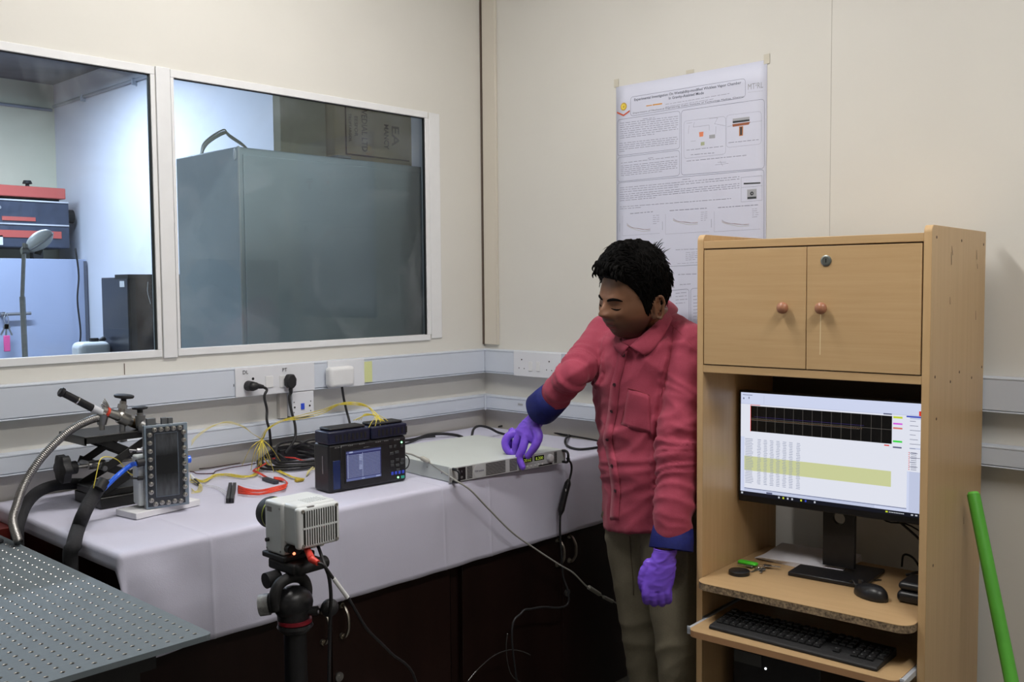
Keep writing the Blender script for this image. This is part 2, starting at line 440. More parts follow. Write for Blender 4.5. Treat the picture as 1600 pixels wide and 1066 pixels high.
# locker at the far wall with keys hanging from its handle
t = thing('storage_locker', 'pale blue-grey steel locker against the far yellow wall', 'locker', (-0.75, 3.9, 0))
M_lock = mat('locker_bluegrey', (0.38, 0.43, 0.58), 0.4, noise_amt=0.04, noise_scale=3)
mb = MB(); mb.box(-1.55, -0.012, 3.70, 4.155, 0.0, 1.692); mb.build('carcass', M_lock, t, bevel=0.004)
p = on(22, 491, 1, 3.69)
mb = MB(); mb.box(-1.50, -0.60, 3.692, 3.70, 0.1, 1.64); mb.build('door', M_lock, t, bevel=0.002)
mb = MB(); mb.box(-0.03, -0.012, 3.694, 3.70, 0.1, 1.68); mb.build('side_trim', mat('locker_edge', (0.10, 0.11, 0.14), 0.4), t)
mb = MB(); mb.cyl((p.x-0.09, 3.66, p.z), (p.x+0.09, 3.66, p.z+0.003), 0.010); mb.cyl((p.x-.07, 3.70, p.z), (p.x-.07, 3.655, p.z), .016); mb.build('handle', M_steeld, t, smooth='auto')
t = thing('key_bunch', 'bunch of keys with a pink tag hanging from the far locker handle', 'keys', (p.x-0.06, 3.64, p.z-0.2))
mb = MB(); kx = p.x-0.065
mb.tube([(kx, 3.645, p.z+.012), (kx+.014, 3.64, p.z-.03), (kx, 3.64, p.z-.07), (kx-.014, 3.64, p.z-.03), (kx, 3.645, p.z+.012)], .003, 6)
mb.build('ring', M_chrome, t, smooth=True)
for a in (-0.4, 0.1, 0.5):
    k = MB(); Mx = Matrix.Translation((kx, 3.636, p.z-.06)) @ Matrix.Rotation(a, 4, 'Y')
    k.box(-.012, .012, -.002, .002, -.03, 0, M=Mx); k.box(-.005, .005, -.002, .002, -.075, -.03, M=Mx); k.build('key', M_steel, t)
k = MB(); k.box(kx-.022, kx+.016, 3.630, 3.640, p.z-.23, p.z-.13); k.build('tag', mat('pink_tag', (0.75, 0.10, 0.30), 0.4), t, bevel=.004)
# red-black machine on the locker
t = thing('bench_machine', 'black and red laboratory machine on top of the blue-grey locker', 'machine', (-0.7, 3.9, 1.692))
mb = MB(); mb.box(-1.60, -0.105, 3.72, 4.08, 1.763, 2.06); mb.build('housing', mat('machine_dark', (0.045, 0.055, 0.085), 0.4, noise_amt=.2), t, bevel=.006)
M_mred = mat('machine_red', (0.50, 0.10, 0.08), 0.4)
mb = MB(); mb.box(-1.62, -0.13, 3.70, 4.09, 2.08, 2.15); mb.build('lid', M_mred, t, bevel=.006)
mb = MB(); mb.box(-1.58, -.15, 3.76, 4.05, 2.06, 2.08); mb.build('hinge_rail', M_blackm, t)
for z in (1.905, 2.055): MB().box(-1.60, -.11, 3.712, 3.72, z, z+.009).build('trim_strip', M_chrome, t)
MB().box(-1.4, -.16, 3.714, 3.72, 1.825, 1.87).build('red_band', M_mred, t)
MB().box(-.52, -.32, 3.712, 3.72, 1.93, 1.955).build('marking', M_mred, t)
mb = MB(); put_text(mb, 'N 100', (-.60, 3.711, 2.0), (1, 0, 0), (0, 0, 1), .026, width=.075); mb.build('lettering', M_white, t)
mb = MB(); mb.cyl((-.105, 3.85, 1.98), (-.035, 3.85, 1.98), .022); mb.cyl((-.075, 3.85, 1.98), (-.03, 3.85, 1.98), .045); mb.build('side_knob', M_blackm, t, smooth='auto')
mb = MB(); mb.cyl((-.33, 3.8, 2.15), (-.33, 3.8, 2.175), .012); mb.cyl((-.33, 3.8, 2.175), (-.33, 3.8, 2.195), .03, .022); mb.build('top_knob', M_blackm, t, smooth='auto')
for x in (-1.4, -.95, -.30): MB().box(x-.03, x+.03, 3.74, 3.80, 1.693, 1.763).build('foot', M_blackm, t)
MB().box(-.60, -.52, 3.714, 3.72, 1.775, 1.835).build('sticker', M_white, t)
P = [on(x, y, 1, 3.66) for x, y in ((118, 388), (123, 430), (121, 470), (126, 520), (123, 560))]
cable('cord', None, P+[Vector((P[-1].x, 3.66, .6))], .006, M_blackm, parent=t)
# clamp stand with a round white lamp
t = thing('clamp_stand', 'steel rod stand rising in front of the far locker', 'stand', (-1.27, 1.2, 1.0))
a = on(38, 380, 1, 1.2); b = on(40, 557, 1, 1.2)
mb = MB(); mb.cyl((b.x, 1.2, 1.0), (b.x-0.004, 1.2, 1.47), .0105); mb.cyl((b.x-.004, 1.2, 1.47), (a.x, 1.2, a.z), .0075); mb.build('rod', M_steel, t, smooth='auto')
mb = MB(); mb.box(b.x-.12, b.x+.10, 1.12, 1.28, .985, 1.0); mb.build('base', M_blackm, t, bevel=.004)
c = on(62, 376, 1, 1.2)
mb = MB(); mb.cyl((a.x, 1.2, a.z-.03), (c.x, 1.2, c.z-.045), .005); mb.cyl((a.x-.012, 1.2, a.z-.03), (a.x+.012, 1.2, a.z-.03), .013); mb.build('clamp', M_steeld, t, smooth='auto')
t2 = thing('desk_lamp_head', 'round white lamp shade clamped beside the steel rod', 'lamp', (c.x, 1.2, c.z))
mb = MB(); Mx = Matrix.Rotation(radians(-38), 4, 'Y')
mb.ball(c, .047, 1.25, .9, .72, M=Mx); mb.build('shade', M_white, t2, smooth=True)
mb = MB(); mb.tube([c+Mx@Vector((.045*cos(k*pi/8)*1.28, .045*sin(k*pi/8)*.95, -.004)) for k in range(17)], .0035, 6); mb.build('rim', mat('grey_rim', (.35, .36, .4), .4), t2, smooth=True)
mb = MB(); mb.cyl(c+Vector((-.01, 0, -.055)), c+Vector((-.002, 0, -.02)), .012, .02); mb.build('socket', M_blackm, t2, smooth='auto')
# side table carrying it, black cabinet, white can
t = thing('side_table', 'dark table behind the left window pane under the rod stand', 'table', (-1.45, 1.3, 0))
mb = MB(); mb.box(-2.3, -.95, .85, 1.75, .955, .985); mb.build('top', mat('dark_laminate', (.05, .05, .06), .4), t, bevel=.003)
for x in (-2.25, -1.0):
    for yy in (.9, 1.7): MB().box(x-.02, x+.02, yy-.02, yy+.02, 0, .955).build('leg', M_blackm, t)
t = thing('black_cabinet', 'black upright cabinet with white label against the white wall', 'cabinet', (-.33, 2.03, 0))
M_fr = mat('black_enamel', (.022, .026, .038), .3, noise_amt=.2, noise_scale=5)
mb = MB(); mb.box(-.60, -.02, 1.87, 2.16, 0, 1.553); mb.build('carcass', M_fr, t, bevel=.004)
mb = MB(); mb.box(-.592, -.02, 1.862, 1.872, 0.02, 1.545); mb.build('door', mat('black_enamel_front', (.018, .015, .014), .35), t, bevel=.002)
mb = MB(); mb.box(-.602, -.015, 1.858, 2.0, 1.545, 1.567); mb.build('top_rim', M_blackm, t)
MB().box(-.6015, -.60, 1.90, 1.95, 1.505, 1.535).build('label', M_white, t)
mb = MB(); mb.tube([(-.50, 1.858, 1.53), (-.505, 1.855, 1.48), (-.49, 1.857, 1.42)], .002, 5); mb.build('hanging_wire', M_white, t, smooth=True)
t = thing('jerry_can', 'white plastic can with a black cap beside the black cabinet', 'can', (-.75, 2.1, 1.0))
c = on(141, 548, 1, 2.1)
mb = MB(); mb.box(c.x-.075, c.x+.085, 2.04, 2.16, .99, c.z+.045); mb.build('body', M_white, t, bevel=.03, bseg=4)
mb = MB(); mb.cyl((c.x+.02, 2.1, c.z+.043), (c.x+.02, 2.1, c.z+.062), .022); mb.cyl((c.x+.05, 2.1, c.z+.046), (c.x+.075, 2.1, c.z+.06), .012); mb.build('cap', M_blackm, t, smooth='auto')
mb = MB(); mb.box(-1.0+.06, -.62, 1.9, 2.3, .0, .989); tag(mb.build('stool', M_blackm, bevel=.01), 'dark stool under the white plastic can', 'stool')
# ------------------------------------------------------------------ lab bench and cloth
T = 0.9318
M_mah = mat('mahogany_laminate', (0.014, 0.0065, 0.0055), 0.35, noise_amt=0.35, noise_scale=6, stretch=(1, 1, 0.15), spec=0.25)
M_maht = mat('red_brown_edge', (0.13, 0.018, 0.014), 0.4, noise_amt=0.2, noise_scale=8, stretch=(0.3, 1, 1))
def sidebox(name, x0, x1, label, xm):
    t = thing(name, label, 'cabinet', ((x0+x1)/2, -0.4, 0))
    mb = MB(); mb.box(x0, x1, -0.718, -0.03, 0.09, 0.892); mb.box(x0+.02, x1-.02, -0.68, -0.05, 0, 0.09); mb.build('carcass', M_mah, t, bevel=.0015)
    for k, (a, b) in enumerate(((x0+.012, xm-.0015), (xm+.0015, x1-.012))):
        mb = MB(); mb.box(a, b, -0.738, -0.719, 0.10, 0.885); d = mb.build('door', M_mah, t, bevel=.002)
        hx = b-.028 if k == 0 else a+.03
        h = MB(); z0, z1 = .590, .672
        h.tube([(hx, -.738, z0), (hx, -.752, z0+.001), (hx, -.766, z0+.02), (hx, -.769, (z0+z1)/2), (hx, -.766, z1-.02), (hx, -.752, z1-.001), (hx, -.738, z1)], .0045, 8)
        for z in (z0, z1): h.cyl((hx, -.7385, z), (hx, -.744, z), .009, .007)
        h.build('handle', mat('handle_satin', (.45, .42, .36), .3, 1.0), d, smooth='auto')
        if k == 1:
            l = MB(); l.cyl((a+.018, -.738, .485), (a+.018, -.743, .485), .0125); l.cyl((a+.018, -.743, .485), (a+.018, -.7445, .485), .006); l.build('lock', M_steeld, d, smooth='auto')
    return t
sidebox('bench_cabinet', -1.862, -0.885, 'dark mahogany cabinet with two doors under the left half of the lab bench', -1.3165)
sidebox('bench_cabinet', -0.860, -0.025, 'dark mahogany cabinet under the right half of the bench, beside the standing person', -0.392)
mb = MB(); mb.box(-1.868, -0.022, -0.742, -0.004, 0.893, T-0.0035)
mb.mi = 1
tag(mb.build('bench_worktop', [M_maht, M_mah], bevel=.003), 'long red-brown worktop of the lab bench under the white cloth', 'worktop')
mb = MB(); mb.box(-.884, -.861, -.725, -.05, .0, .892); tag(mb.build('filler_panel', M_mah), 'narrow dark filler panel between the two bench cabinets', 'panel')
mb = MB(); mb.box(-4.2, -1.874, -0.15, -0.004, 0.0, 0.893); tag(mb.build('wall_ledge', M_maht, bevel=.003), 'dark red-brown low ledge along the wall left of the bench', 'ledge')
# cloth
M_cloth = mat('nonwoven_cloth', (0.54, 0.54, 0.66), 0.85, noise_amt=0.02, noise_scale=4, bump=0.12, bump_scale=350, sheen=0.2)
def clothpos(u, s):
    # u: X along; s: distance from the wall towards the room along the cloth
    xL, yF = -1.862, -0.740
    x = max(u, xL); y = max(-s, yF)
    du = max(xL-u, 0); ds = max(yF+s, 0)
    r = 0.012
    p = Vector((x, y, T))
    if du > 0 or ds > 0:
        dd = sqrt(du*du+ds*ds) if (du > 0 and ds > 0) else max(du, ds)
        dx, dy = (-du, -ds)
        l = sqrt(du*du+ds*ds); dx /= l; dy /= l
        if dd < r*1.5708:
            a = dd/r; out_, dz = r*sin(a), r*(1-cos(a))
        else:
            out_, dz = r+(dd-r*1.5708)*0.035, r+(dd-r*1.5708)
        if du > 0 and ds > 0:
            out_ += 0.10*dd*min(1, min(du, ds)/0.04)
        p += Vector((dx*out_, dy*out_, -dz))
        n = noise.noise(Vector((u*4, s*1.6, 3.1)))*0.0035 + noise.noise(Vector((u*14, s*5, 7)))*0.0025
        # soft gathered fold near the left corner
        n += 0.010*math.exp(-((u+1.80)/0.05)**2)*min(1, ds/0.1) - 0.006*math.exp(-((u+1.70)/0.04)**2)*min(1, ds/.1)
        k = min(1, dd/0.06)
        p += Vector((dx*n*k, dy*n*k, 0))
        p += Vector((dx*.004*k, dy*.004*k, 0))
    else:
        p.z += 0.0008*max(0, noise.noise(Vector((u*7, s*7, 1))))
    # sharp packing creases across the cloth
    for cx in (-1.66, -1.30, -0.937, -0.75, -0.40):
        d = abs(u-cx)
        if d < 0.006:
            a = (1-d/0.006)*0.0016
            p += Vector((0, -a, 0)) if ds > 0.02 else Vector((0, 0, a*.7))
    d = abs(s-0.36)
    if d < .005: p.z += (1-d/.005)*.0008
    return p
us = sorted(set([round(-1.93+0.012*i, 4) for i in range(int(1.9/0.012)+1)] + [round(c+k, 4) for c in (-1.66, -1.30, -.937, -.75, -.40) for k in (-.006, -.003, 0, .003, .006)]+[-1.862, -1.868, -1.874, -1.88, -1.885]))
us = [u for u in us if -1.915 <= u <= -0.028]
ss = sorted(set([0.008+0.024*i for i in range(31)]+[.355, .36, .365]+[0.740+0.004*i for i in range(8)]+[0.77+0.012*i for i in range(19)]))
mb = MB(); nn = len(ss)
vs = []
for u in us:
    for s_ in ss:
        sm = s_
        if s_ == ss[-1]: sm = s_+0.0005*sin(u*40)+.0012*noise.noise(Vector((u*6, 0, 0)))
        vs.append(clothpos(u, sm))
fs = [(i*nn+j, (i+1)*nn+j, (i+1)*nn+j+1, i*nn+j+1) for i in range(len(us)-1) for j in range(nn-1)]
mb.add(vs, fs)
o = mb.build('tablecloth', M_cloth, smooth=True); sd = o.modifiers.new('solid', 'SOLIDIFY'); sd.thickness = 0.0012; sd.offset = 1 if False else -1
tag(o, 'white non-woven cloth draped over the lab bench with fold creases', 'tablecloth')

# ------------------------------------------------------------------ optical breadboard
BZ = 0.90
t = thing('optical_table', 'grey perforated optical table in the left foreground', 'table', (-2.3, -0.7, 0))
BX1, BY0 = -1.938, -1.250
M_bb = mat('brushed_steel_plate', (0.13, 0.155, 0.17), 0.62, 0.0, noise_amt=0.05, noise_scale=30, stretch=(1, 8, 1), bump=0.05, bump_scale=300, spec=0.2)
M_hole = mat('hole_dark', (0.02, 0.02, 0.02), 0.5, 0.5)
nx, ny, pit = 30, 42, 0.025
mb = MB(); 
ox = BX1-0.022; oy = BY0+0.022
q = 12
for i in range(nx):
    for j in range(ny):
        cx = ox-i*pit; cy = oy+j*pit; h = pit/2
        sq = []
        for k in range(q):
            a = 2*pi*k/q+pi/4
            m_ = max(abs(cos(a)), abs(sin(a)))
            sq.append((cx+h*cos(a)/m_, cy+h*sin(a)/m_, BZ))
        rims = [[(cx+r*cos(2*pi*k/q+pi/4), cy+r*sin(2*pi*k/q+pi/4), z) for k in range(q)] for r, z in ((.0044, BZ), (.0031, BZ-.0012), (.0031, BZ-.009))]
        mb.add(sq+rims[0], [(k, (k+1) % q, q+(k+1) % q, q+k) for k in range(q)], 0)
        mb.add(rims[0]+rims[1], [(k, (k+1) % q, q+(k+1) % q, q+k) for k in range(q)], 1)
        mb.add(rims[1]+rims[2], [(k, (k+1) % q, q+(k+1) % q, q+k) for k in range(q)]+[tuple(range(q, 2*q))], 2)
x_in1, y_in0 = ox+pit/2, oy-pit/2; x_in0, y_in1 = ox-(nx-.5)*pit, oy+(ny-.5)*pit
rc = 0.012
mb.box(x_in0-0.01, x_in1-.0, y_in1, y_in1+.01, BZ-.012, BZ, 0)
edge = [(x_in0-.01, BY0, BZ), (BX1-rc, BY0, BZ)]+[(BX1-rc+rc*sin(a*pi/8), BY0+rc-rc*cos(a*pi/8), BZ) for a in range(1, 4)]+[(BX1, BY0+rc, BZ), (BX1, y_in1, BZ), (x_in1, y_in1, BZ), (x_in1, y_in0, BZ), (x_in0-.01, y_in0, BZ)]
mb.prism(edge, (0, 0, -0.010), 0)
plate = mb.build('perforated_top', [M_bb, M_steel, M_hole], t)
mb = MB(); mb.box(x_in0, BX1-.07, BY0+.07, y_in1, BZ-.06, BZ-.0125); mb.build('core', M_blackm, t)
mb = MB(); mb.box(x_in0+.02, BX1-.09, BY0+.09, y_in1-.05, 0.0, BZ-.061); mb.build('base', M_blackm, t)
p = on(2, 845, 2, BZ+.004)
mb = MB(); mb.tube([p+Vector((-.016+.016*cos(k*pi/8), .016*sin(k*pi/8)*1.0, .001)) for k in range(17)], .0045, 8); tag(mb.build('rubber_ring', M_rubber, smooth=True, origin=p), 'small black rubber ring lying on the perforated optical table', 'ring')

# ------------------------------------------------------------------ computer desk cabinet (local frame: x right, y back, z up)
CB = Matrix.Translation((-0.5471, -1.3457, 0)) @ Matrix.Rotation(radians(-90+3.28), 4, 'Z')
CW, CD, CT = 0.600, 0.462, 0.018
def wood(name, c1, c2, st, rough=0.38):
    m = bpy.data.materials.new(name); m.use_nodes = True; nt = m.node_tree; b = nt.nodes['Principled BSDF']
    tc = nt.nodes.new('ShaderNodeTexCoord'); mp = nt.nodes.new('ShaderNodeMapping'); mp.inputs['Scale'].default_value = st
    n = nt.nodes.new('ShaderNodeTexNoise'); n.inputs['Scale'].default_value = 9; n.inputs['Detail'].default_value = 6; n.inputs['Roughness'].default_value = .6
    r = nt.nodes.new('ShaderNodeValToRGB'); r.color_ramp.elements[0].position = .25; r.color_ramp.elements[1].position = .75
    r.color_ramp.elements[0].color = c1+(1,); r.color_ramp.elements[1].color = c2+(1,)
    nt.links.new(tc.outputs['Object'], mp.inputs[0]); nt.links.new(mp.outputs[0], n.inputs['Vector']); nt.links.new(n.outputs['Fac'], r.inputs[0]); nt.links.new(r.outputs[0], b.inputs['Base Color'])
    b.inputs['Roughness'].default_value = rough; b.inputs['Specular IOR Level'].default_value = .4
    return m
c1, c2 = (0.49, 0.32, 0.155), (0.56, 0.38, 0.20)
M_wdh = wood('beech_laminate_horizontal', c1, c2, (0.35, 1.5, 9))
M_wdv = wood('beech_laminate_vertical', c1, c2, (4, 9, 0.35))
M_wds = wood('beech_laminate_shelf', (0.47, 0.31, 0.155), (0.53, 0.36, 0.19), (0.5, 6, 6))
M_wde = mat('beech_edge_band', (0.36, 0.20, 0.10), 0.4, noise_amt=.05)
M_chip = mat('raw_chipboard', (0.34, 0.25, 0.15), 0.9, col2=(0.08, 0.055, 0.035), noise_scale=160, detail=2)
def cp(x, y, z): return CB @ Vector((x, y, z))
desk = thing('computer_cabinet', 'tall beech computer cabinet with two upper doors and a keyboard tray', 'cabinet', M=CB)
def lb(*a, **k): return MB().box(*a, **k)
def part(mb, name, m, parent=desk, **k):
    mb.T = None
    return mb.build(name, m, parent, world=False, **k)
# side panels: outline in the y-z plane with rounded upper front corner
for x0, nm in ((0, 'side_panel'), (CW-CT, 'side_panel')):
    r = .018
    out_ = [(x0, 0, 0), (x0, CD, 0), (x0, CD, 1.63)]+[(x0, r-r*sin(a*pi/12), 1.63-r+r*cos(a*pi/12)) for a in range(7)]
    mb = MB(); mb.prism(out_, (CT, 0, 0))
    sp = part(mb, nm, M_wdv, bevel=.0012)
    if x0 > 0:
        m2 = MB()
        for yy, zz in ((.035, 1.602), (.237, 1.600), (.439, 1.596), (.04, 1.278), (.238, 1.275), (.163, 1.257), (.349, 1.252), (.445, 1.273), (.056, 1.178), (.05, .83)):
            m2.cyl((CW, yy, zz), (CW+.0006, yy, zz), .0035, seg=10)
        for (a, b) in (((.150, 1.57), (.152, 1.54)), ((.152, 1.585), (.162, 1.563)), ((.372, 1.58), (.374, 1.556)), ((.380, 1.545), (.384, 1.532)), ((.145, 1.463), (.147, 1.445)), ((.373, 1.424), (.375, 1.40)), ((.30, .90), (.30, .88))):
            m2.quad((CW+.0005, a[0], a[1]), (CW+.0005, a[0]+.002, a[1]), (CW+.0005, b[0]+.0035, b[1]), (CW+.0005, b[0], b[1]))
        m2.build('screw_hole_marks', mat('screw_dark', (.09, .05, .03), .6), sp, world=False)
part(lb(CT, CW-CT, .001, CD-.02, 1.592, 1.612), 'top_panel', M_wdh, bevel=.001)
part(lb(CT, CW-CT, .001, CD-.02, 1.262, 1.282), 'bottom_panel', M_wdh, bevel=.001)
part(lb(CT, CW-CT, CD-.022, CD-.014, 1.262, 1.6), 'back_panel', M_wdh)
part(lb(CT, CW-CT, CD-.03, CD-.014, 1.10, 1.262), 'back_rail', mat('rail_dark_laminate', (.07, .05, .035), .5))
part(lb(CT, CW-CT, CD-.03, CD-.014, .10, .45), 'back_rail', M_wdh)
part(lb(CT, CW-CT, .02, CD-.014, .06, .078), 'floor_panel', M_wdh)
for k, (a, b) in enumerate(((CT+.003, .3035), (.3055, CW-CT-.003))):
    d = part(lb(a, b, -.001, .016, 1.2845, 1.5885), 'door', M_wdh, bevel=.0008)
    kx = .249 if k == 0 else .348
    mb = MB(); mb.lathe([(0, .006), (.006, .006), (.008, .011), (.014, .015), (.020, .0145), (.025, .010), (.027, .002)], (kx, -.001, 1.437), (0, -1, 0), 24)
    mb.build('knob', mat('knob_brown', (.36, .16, .09), .3, coat=.3), d, world=False, smooth=True)
    if k == 1:
        mb = MB(); mb.lathe([(0, .0135), (.002, .0135), (.0035, .010), (.0035, .0085), (.0025, .0085)], (.354, -.001, 1.553), (0, -1, 0), 24)
        mb.build('lock', mat('lock_zinc', (.35, .38, .36), .35, 1.0), d, world=False, smooth='auto')
        MB().box(.3532, .3552, -.0046, -.0036, 1.548, 1.558).build('keyhole', M_blackm, d, world=False)
        MB().quad((.3405, -.0014, 1.425), (.3425, -.0014, 1.425), (.3420, -.0014, 1.322), (.3400, -.0014, 1.322)).build('scratch', mat('scratch_pale', (.78, .66, .40), .6), d, world=False)
    # dark reveal gap
mb = MB(); mb.box(CT, CW-CT, .012, .016, 1.2825, 1.2842); mb.box(CT, CW-CT, .012, .016, 1.589, 1.5918); mb.box(.3036, .3054, .012, .016, 1.284, 1.589)
part(mb, 'door_gap', M_seam)
def rounded_slab(x0, x1, y0, y1, z0, z1, r):
    pts = [(x0, y1, z0), (x0, y0+r, z0)]+[(x0+r-r*cos(a*pi/16), y0+r-r*sin(a*pi/16), z0) for a in range(1, 8)]+[(x0+r, y0, z0), (x1-r, y0, z0)]+[(x1-r+r*sin(a*pi/16), y0+r-r*cos(a*pi/16), z0) for a in range(1, 8)]+[(x1, y0+r, z0), (x1, y1, z0)]
    mb = MB(); mb.prism(pts, (0, 0, z1-z0)); return mb
SZ = 0.703
mb = rounded_slab(CT+.001, CW-CT-.001, -.046, CD-.05, SZ-.020, SZ-.0012, .035); shelf = part(mb, 'monitor_shelf', M_chip, bevel=.0005)
mb = rounded_slab(CT+.001, CW-CT-.001, -.0465, CD-.05, SZ-.0012, SZ, .035); mb.build('shelf_laminate', M_wds, shelf, world=False)
TZ = 0.590
mb = rounded_slab(.030, CW-.030, -.102, .30, TZ-.018, TZ-.001, .022); tray = part(mb, 'keyboard_tray', M_wde, bevel=.001)
mb = rounded_slab(.030, CW-.030, -.1022, .30, TZ-.001, TZ, .022); mb.build('tray_laminate', M_wds, tray, world=False)
for sx, xx in ((-1, .0245), (1, CW-.0245)):
    mb = MB(); mb.box(xx-.005, xx+.005, -.085, .32, TZ-.016, TZ-.001); mb.box(xx-.005, xx+.005, -.085, -.083, TZ-.018, TZ+.004)
    mb.build('slide', mat('slide_white_metal', (.66, .70, .76), .3, .3), tray, world=False, bevel=.001)
    part(lb(*( (CT, .0195) if sx < 0 else (CW-.0195, CW-CT)), .0, .36, TZ-.022, TZ+.004), 'slide_rail', M_steeld)
mb = MB(); mb.box(.09, .21, .12, .30, 1.6121, 1.6165); mb.T = None
def put_local(mb, name, m, lab, cat, **k):
    mb.v = [CB @ p for p in mb.v]
    return tag(mb.build(name, m, **k), lab, cat)
put_local(mb, 'folder', mat('dark_folder', (.05, .035, .03), .5), 'dark flat folder lying on top of the computer cabinet', 'folder')

# monitor (local frame of its own)
ML = CB @ Matrix.Translation((0.2955, 0.205, SZ)) @ Matrix.Rotation(radians(2.2), 4, 'Z')
mon = thing('monitor', 'black desktop monitor showing a bright data-logging window', 'monitor', M=ML)
sw, sh = .527, .2925       # visible screen
zc = 1.0457-SZ          # centre height
zb, zt = zc-sh/2, zc+sh/2
def mpart(mb, name, m, **k): return mb.build(name, m, mon, world=False, **k)
hs = mpart(MB().box(-sw/2-.006, sw/2+.006, .0, .022, zb-.018, zt+.006), 'housing', M_black, bevel=.002)
mpart(MB().box(-.12, .12, .022, .045, zb+.05, zt-.05), 'rear_cover', M_blackm, bevel=.008)
mats_s = []
def em(name, rgb, s=0.88):
    c = s2l(*rgb); m = mat(name, (0.01, 0.01, 0.01), .35, emit=c, emit_s=s); mats_s.append(m); return len(mats_s)-1
E_bg = em('screen_white', (220, 228, 255)); E_pan = em('screen_light_grey', (205, 213, 240)); E_blk = em('screen_black', (8, 8, 9)); E_line = em('screen_line', (120, 125, 150))
E_yel = em('screen_yellow_rows', (215, 220, 165)); E_red = em('screen_red', (235, 50, 35)); E_blu = em('screen_blue', (60, 80, 200)); E_gry = em('screen_text', (95, 100, 130))
E_lim = em('screen_lime', (210, 225, 60)); E_mag = em('screen_magenta', (225, 100, 235)); E_grn = em('screen_green', (60, 230, 70)); E_bar = em('screen_taskbar', (14, 18, 32)); E_txt = em('screen_textlight', (200, 205, 215)); E_wht = em('screen_pure', (240, 243, 255)); E_gd = em('screen_grid', (105, 100, 95))
E_tt = em('screen_tabletext', (150, 158, 185))
mb = MB(); lay = [0]
def R_(x0, y0, x1, y1, m_, l=1):   # screen fractions, y down
    x0 = min(1, x0*1.09); x1 = min(1, x1*1.09)
    X0 = -sw/2+x0*sw; X1 = -sw/2+x1*sw; Z0 = zt-y1*sh; Z1 = zt-y0*sh; Y = -.0002*l-.0002
    mb.quad((X0, Y, Z0), (X1, Y, Z0), (X1, Y, Z1), (X0, Y, Z1), m_)
R_(0, 0, 1, .965, E_bg, 0); R_(0, .962, 1, 1, E_bar, 1)
R_(0, .105, 1, .11, E_pan, 1); R_(.0, .112, .80, .43, E_wht, 1)
R_(.052, .125, .722, .372, E_blk, 2); R_(.050, .120, .0525, .375, E_red, 3)
for k in range(15): R_(.085+.0455*k, .125, .0862+.0455*k, .372, E_gd, 3)
for zz in (.245, .262): R_(.052, zz, .722 if zz < .25 else .58, zz+.003, E_gd, 3)
R_(.07, .228, .60, .231, em('screen_purple', (60, 50, 110)), 3)
for k in range(60): R_(.055+.009*k, .255+.002*sin(k), .0605+.009*k, .2575+.002*sin(k), em('screen_ochre', (150, 110, 70)) if k == 0 else len(mats_s)-1, 4)
R_(.05, .114, .10, .119, E_red, 3); R_(.685, .103, .722, .115, E_gry, 3)
R_(.728, .125, .768, .142, E_lim, 3); R_(.728, .182, .768, .197, E_mag, 3); R_(.728, .222, .768, .236, em('screen_salmon', (225, 120, 110)), 3); R_(.728, .338, .768, .354, E_grn, 3); R_(.728, .392, .766, .405, E_gry, 3); R_(.69, .383, .712, .393, E_red, 3)
R_(.02, .43, .79, .925, E_wht, 1); R_(.02, .615, .722, .755, E_yel, 2)
rr = random.Random(3)
for c in range(8):
    x0 = (.022, .085, .118, .150, .182, .214, .246, .282)[c]; w_ = .045 if c == 0 else .021
    for k in range(28):
        y0 = .445+.0158*k
        R_(x0+rr.uniform(0, .004), y0, x0+w_*rr.uniform(.8, 1), y0+.0050, E_tt, 3)
R_(.02, .928, .79, .934, E_gry, 2); R_(.02, .935, .65, .960, E_pan, 1)
R_(.80, .10, 1, .96, E_pan, 1); R_(.785, .112, 1, .125, E_blu, 3); R_(.838, .066, .92, .108, E_red, 3)
R_(.79, .14, .99, .39, E_wht, 2); R_(.79, .40, .93, .60, E_wht, 2)
for k in range(11):
    R_(.80, .155+.04*k, .825+.01*(k % 3), .159+.04*k, E_gry, 4)
for k in range(10): R_(.796, .43+.0165*k, .801, .436+.0165*k, E_red, 4); R_(.806, .431+.0165*k, .83, .435+.0165*k, E_gry, 4); R_(.852, .41+.02*k, .857, .416+.02*k, E_red, 4)
for k, c in enumerate((E_txt, E_lim, E_txt, E_txt, E_bar, E_lim, E_blu, E_bar, E_txt)): R_(.195+.022*k, .972, .203+.022*k, .990, c, 4)
R_(.004, .970, .014, .988, E_txt, 4); R_(.135, .945, .165, .965, E_gry, 4); R_(.70, .972, .71, .986, E_lim, 4)
R_(.01, .02, .06, .025, E_gry, 4); R_(.012, .05, .018, .065, E_gry, 4); R_(.12, .02, .1205, .10, E_line, 4); R_(.04, .04, .045, .06, E_line, 4)
for k in range(9): R_(.715+.0075*k, .976, .7205+.0075*k, .984, E_txt, 4)
for k in range(5): R_(.81+.018*k, .974, .82+.018*k, .986, E_txt, 4)
mb.build('screen', mats_s, hs, world=False)
# stand
mb = MB(); N = 20
ring = []
mb.box(-.043, -.022, .050, .066, .02, .25); mb.box(.022, .043, .050, .066, .02, .25); mb.box(-.022, .022, .050, .066, .02, .132); mb.box(-.022, .022, .050, .066, .176, .25)
cz = .154
for k in range(24):
    a0, a1 = 2*pi*k/24, 2*pi*(k+1)/24
    def sqp(a):
        m_ = max(abs(cos(a)), abs(sin(a))); return (.022*cos(a)/m_, cz+.022*sin(a)/m_)
    A0, A1 = sqp(a0), sqp(a1); B0 = (.017*cos(a0), cz+.017*sin(a0)); B1 = (.017*cos(a1), cz+.017*sin(a1))
    for y in (.050, .066): mb.quad((A0[0], y, A0[1]), (A1[0], y, A1[1]), (B1[0], y, B1[1]), (B0[0], y, B0[1]))
    mb.quad((B0[0], .05, B0[1]), (B1[0], .05, B1[1]), (B1[0], .066, B1[1]), (B0[0], .066, B0[1]))
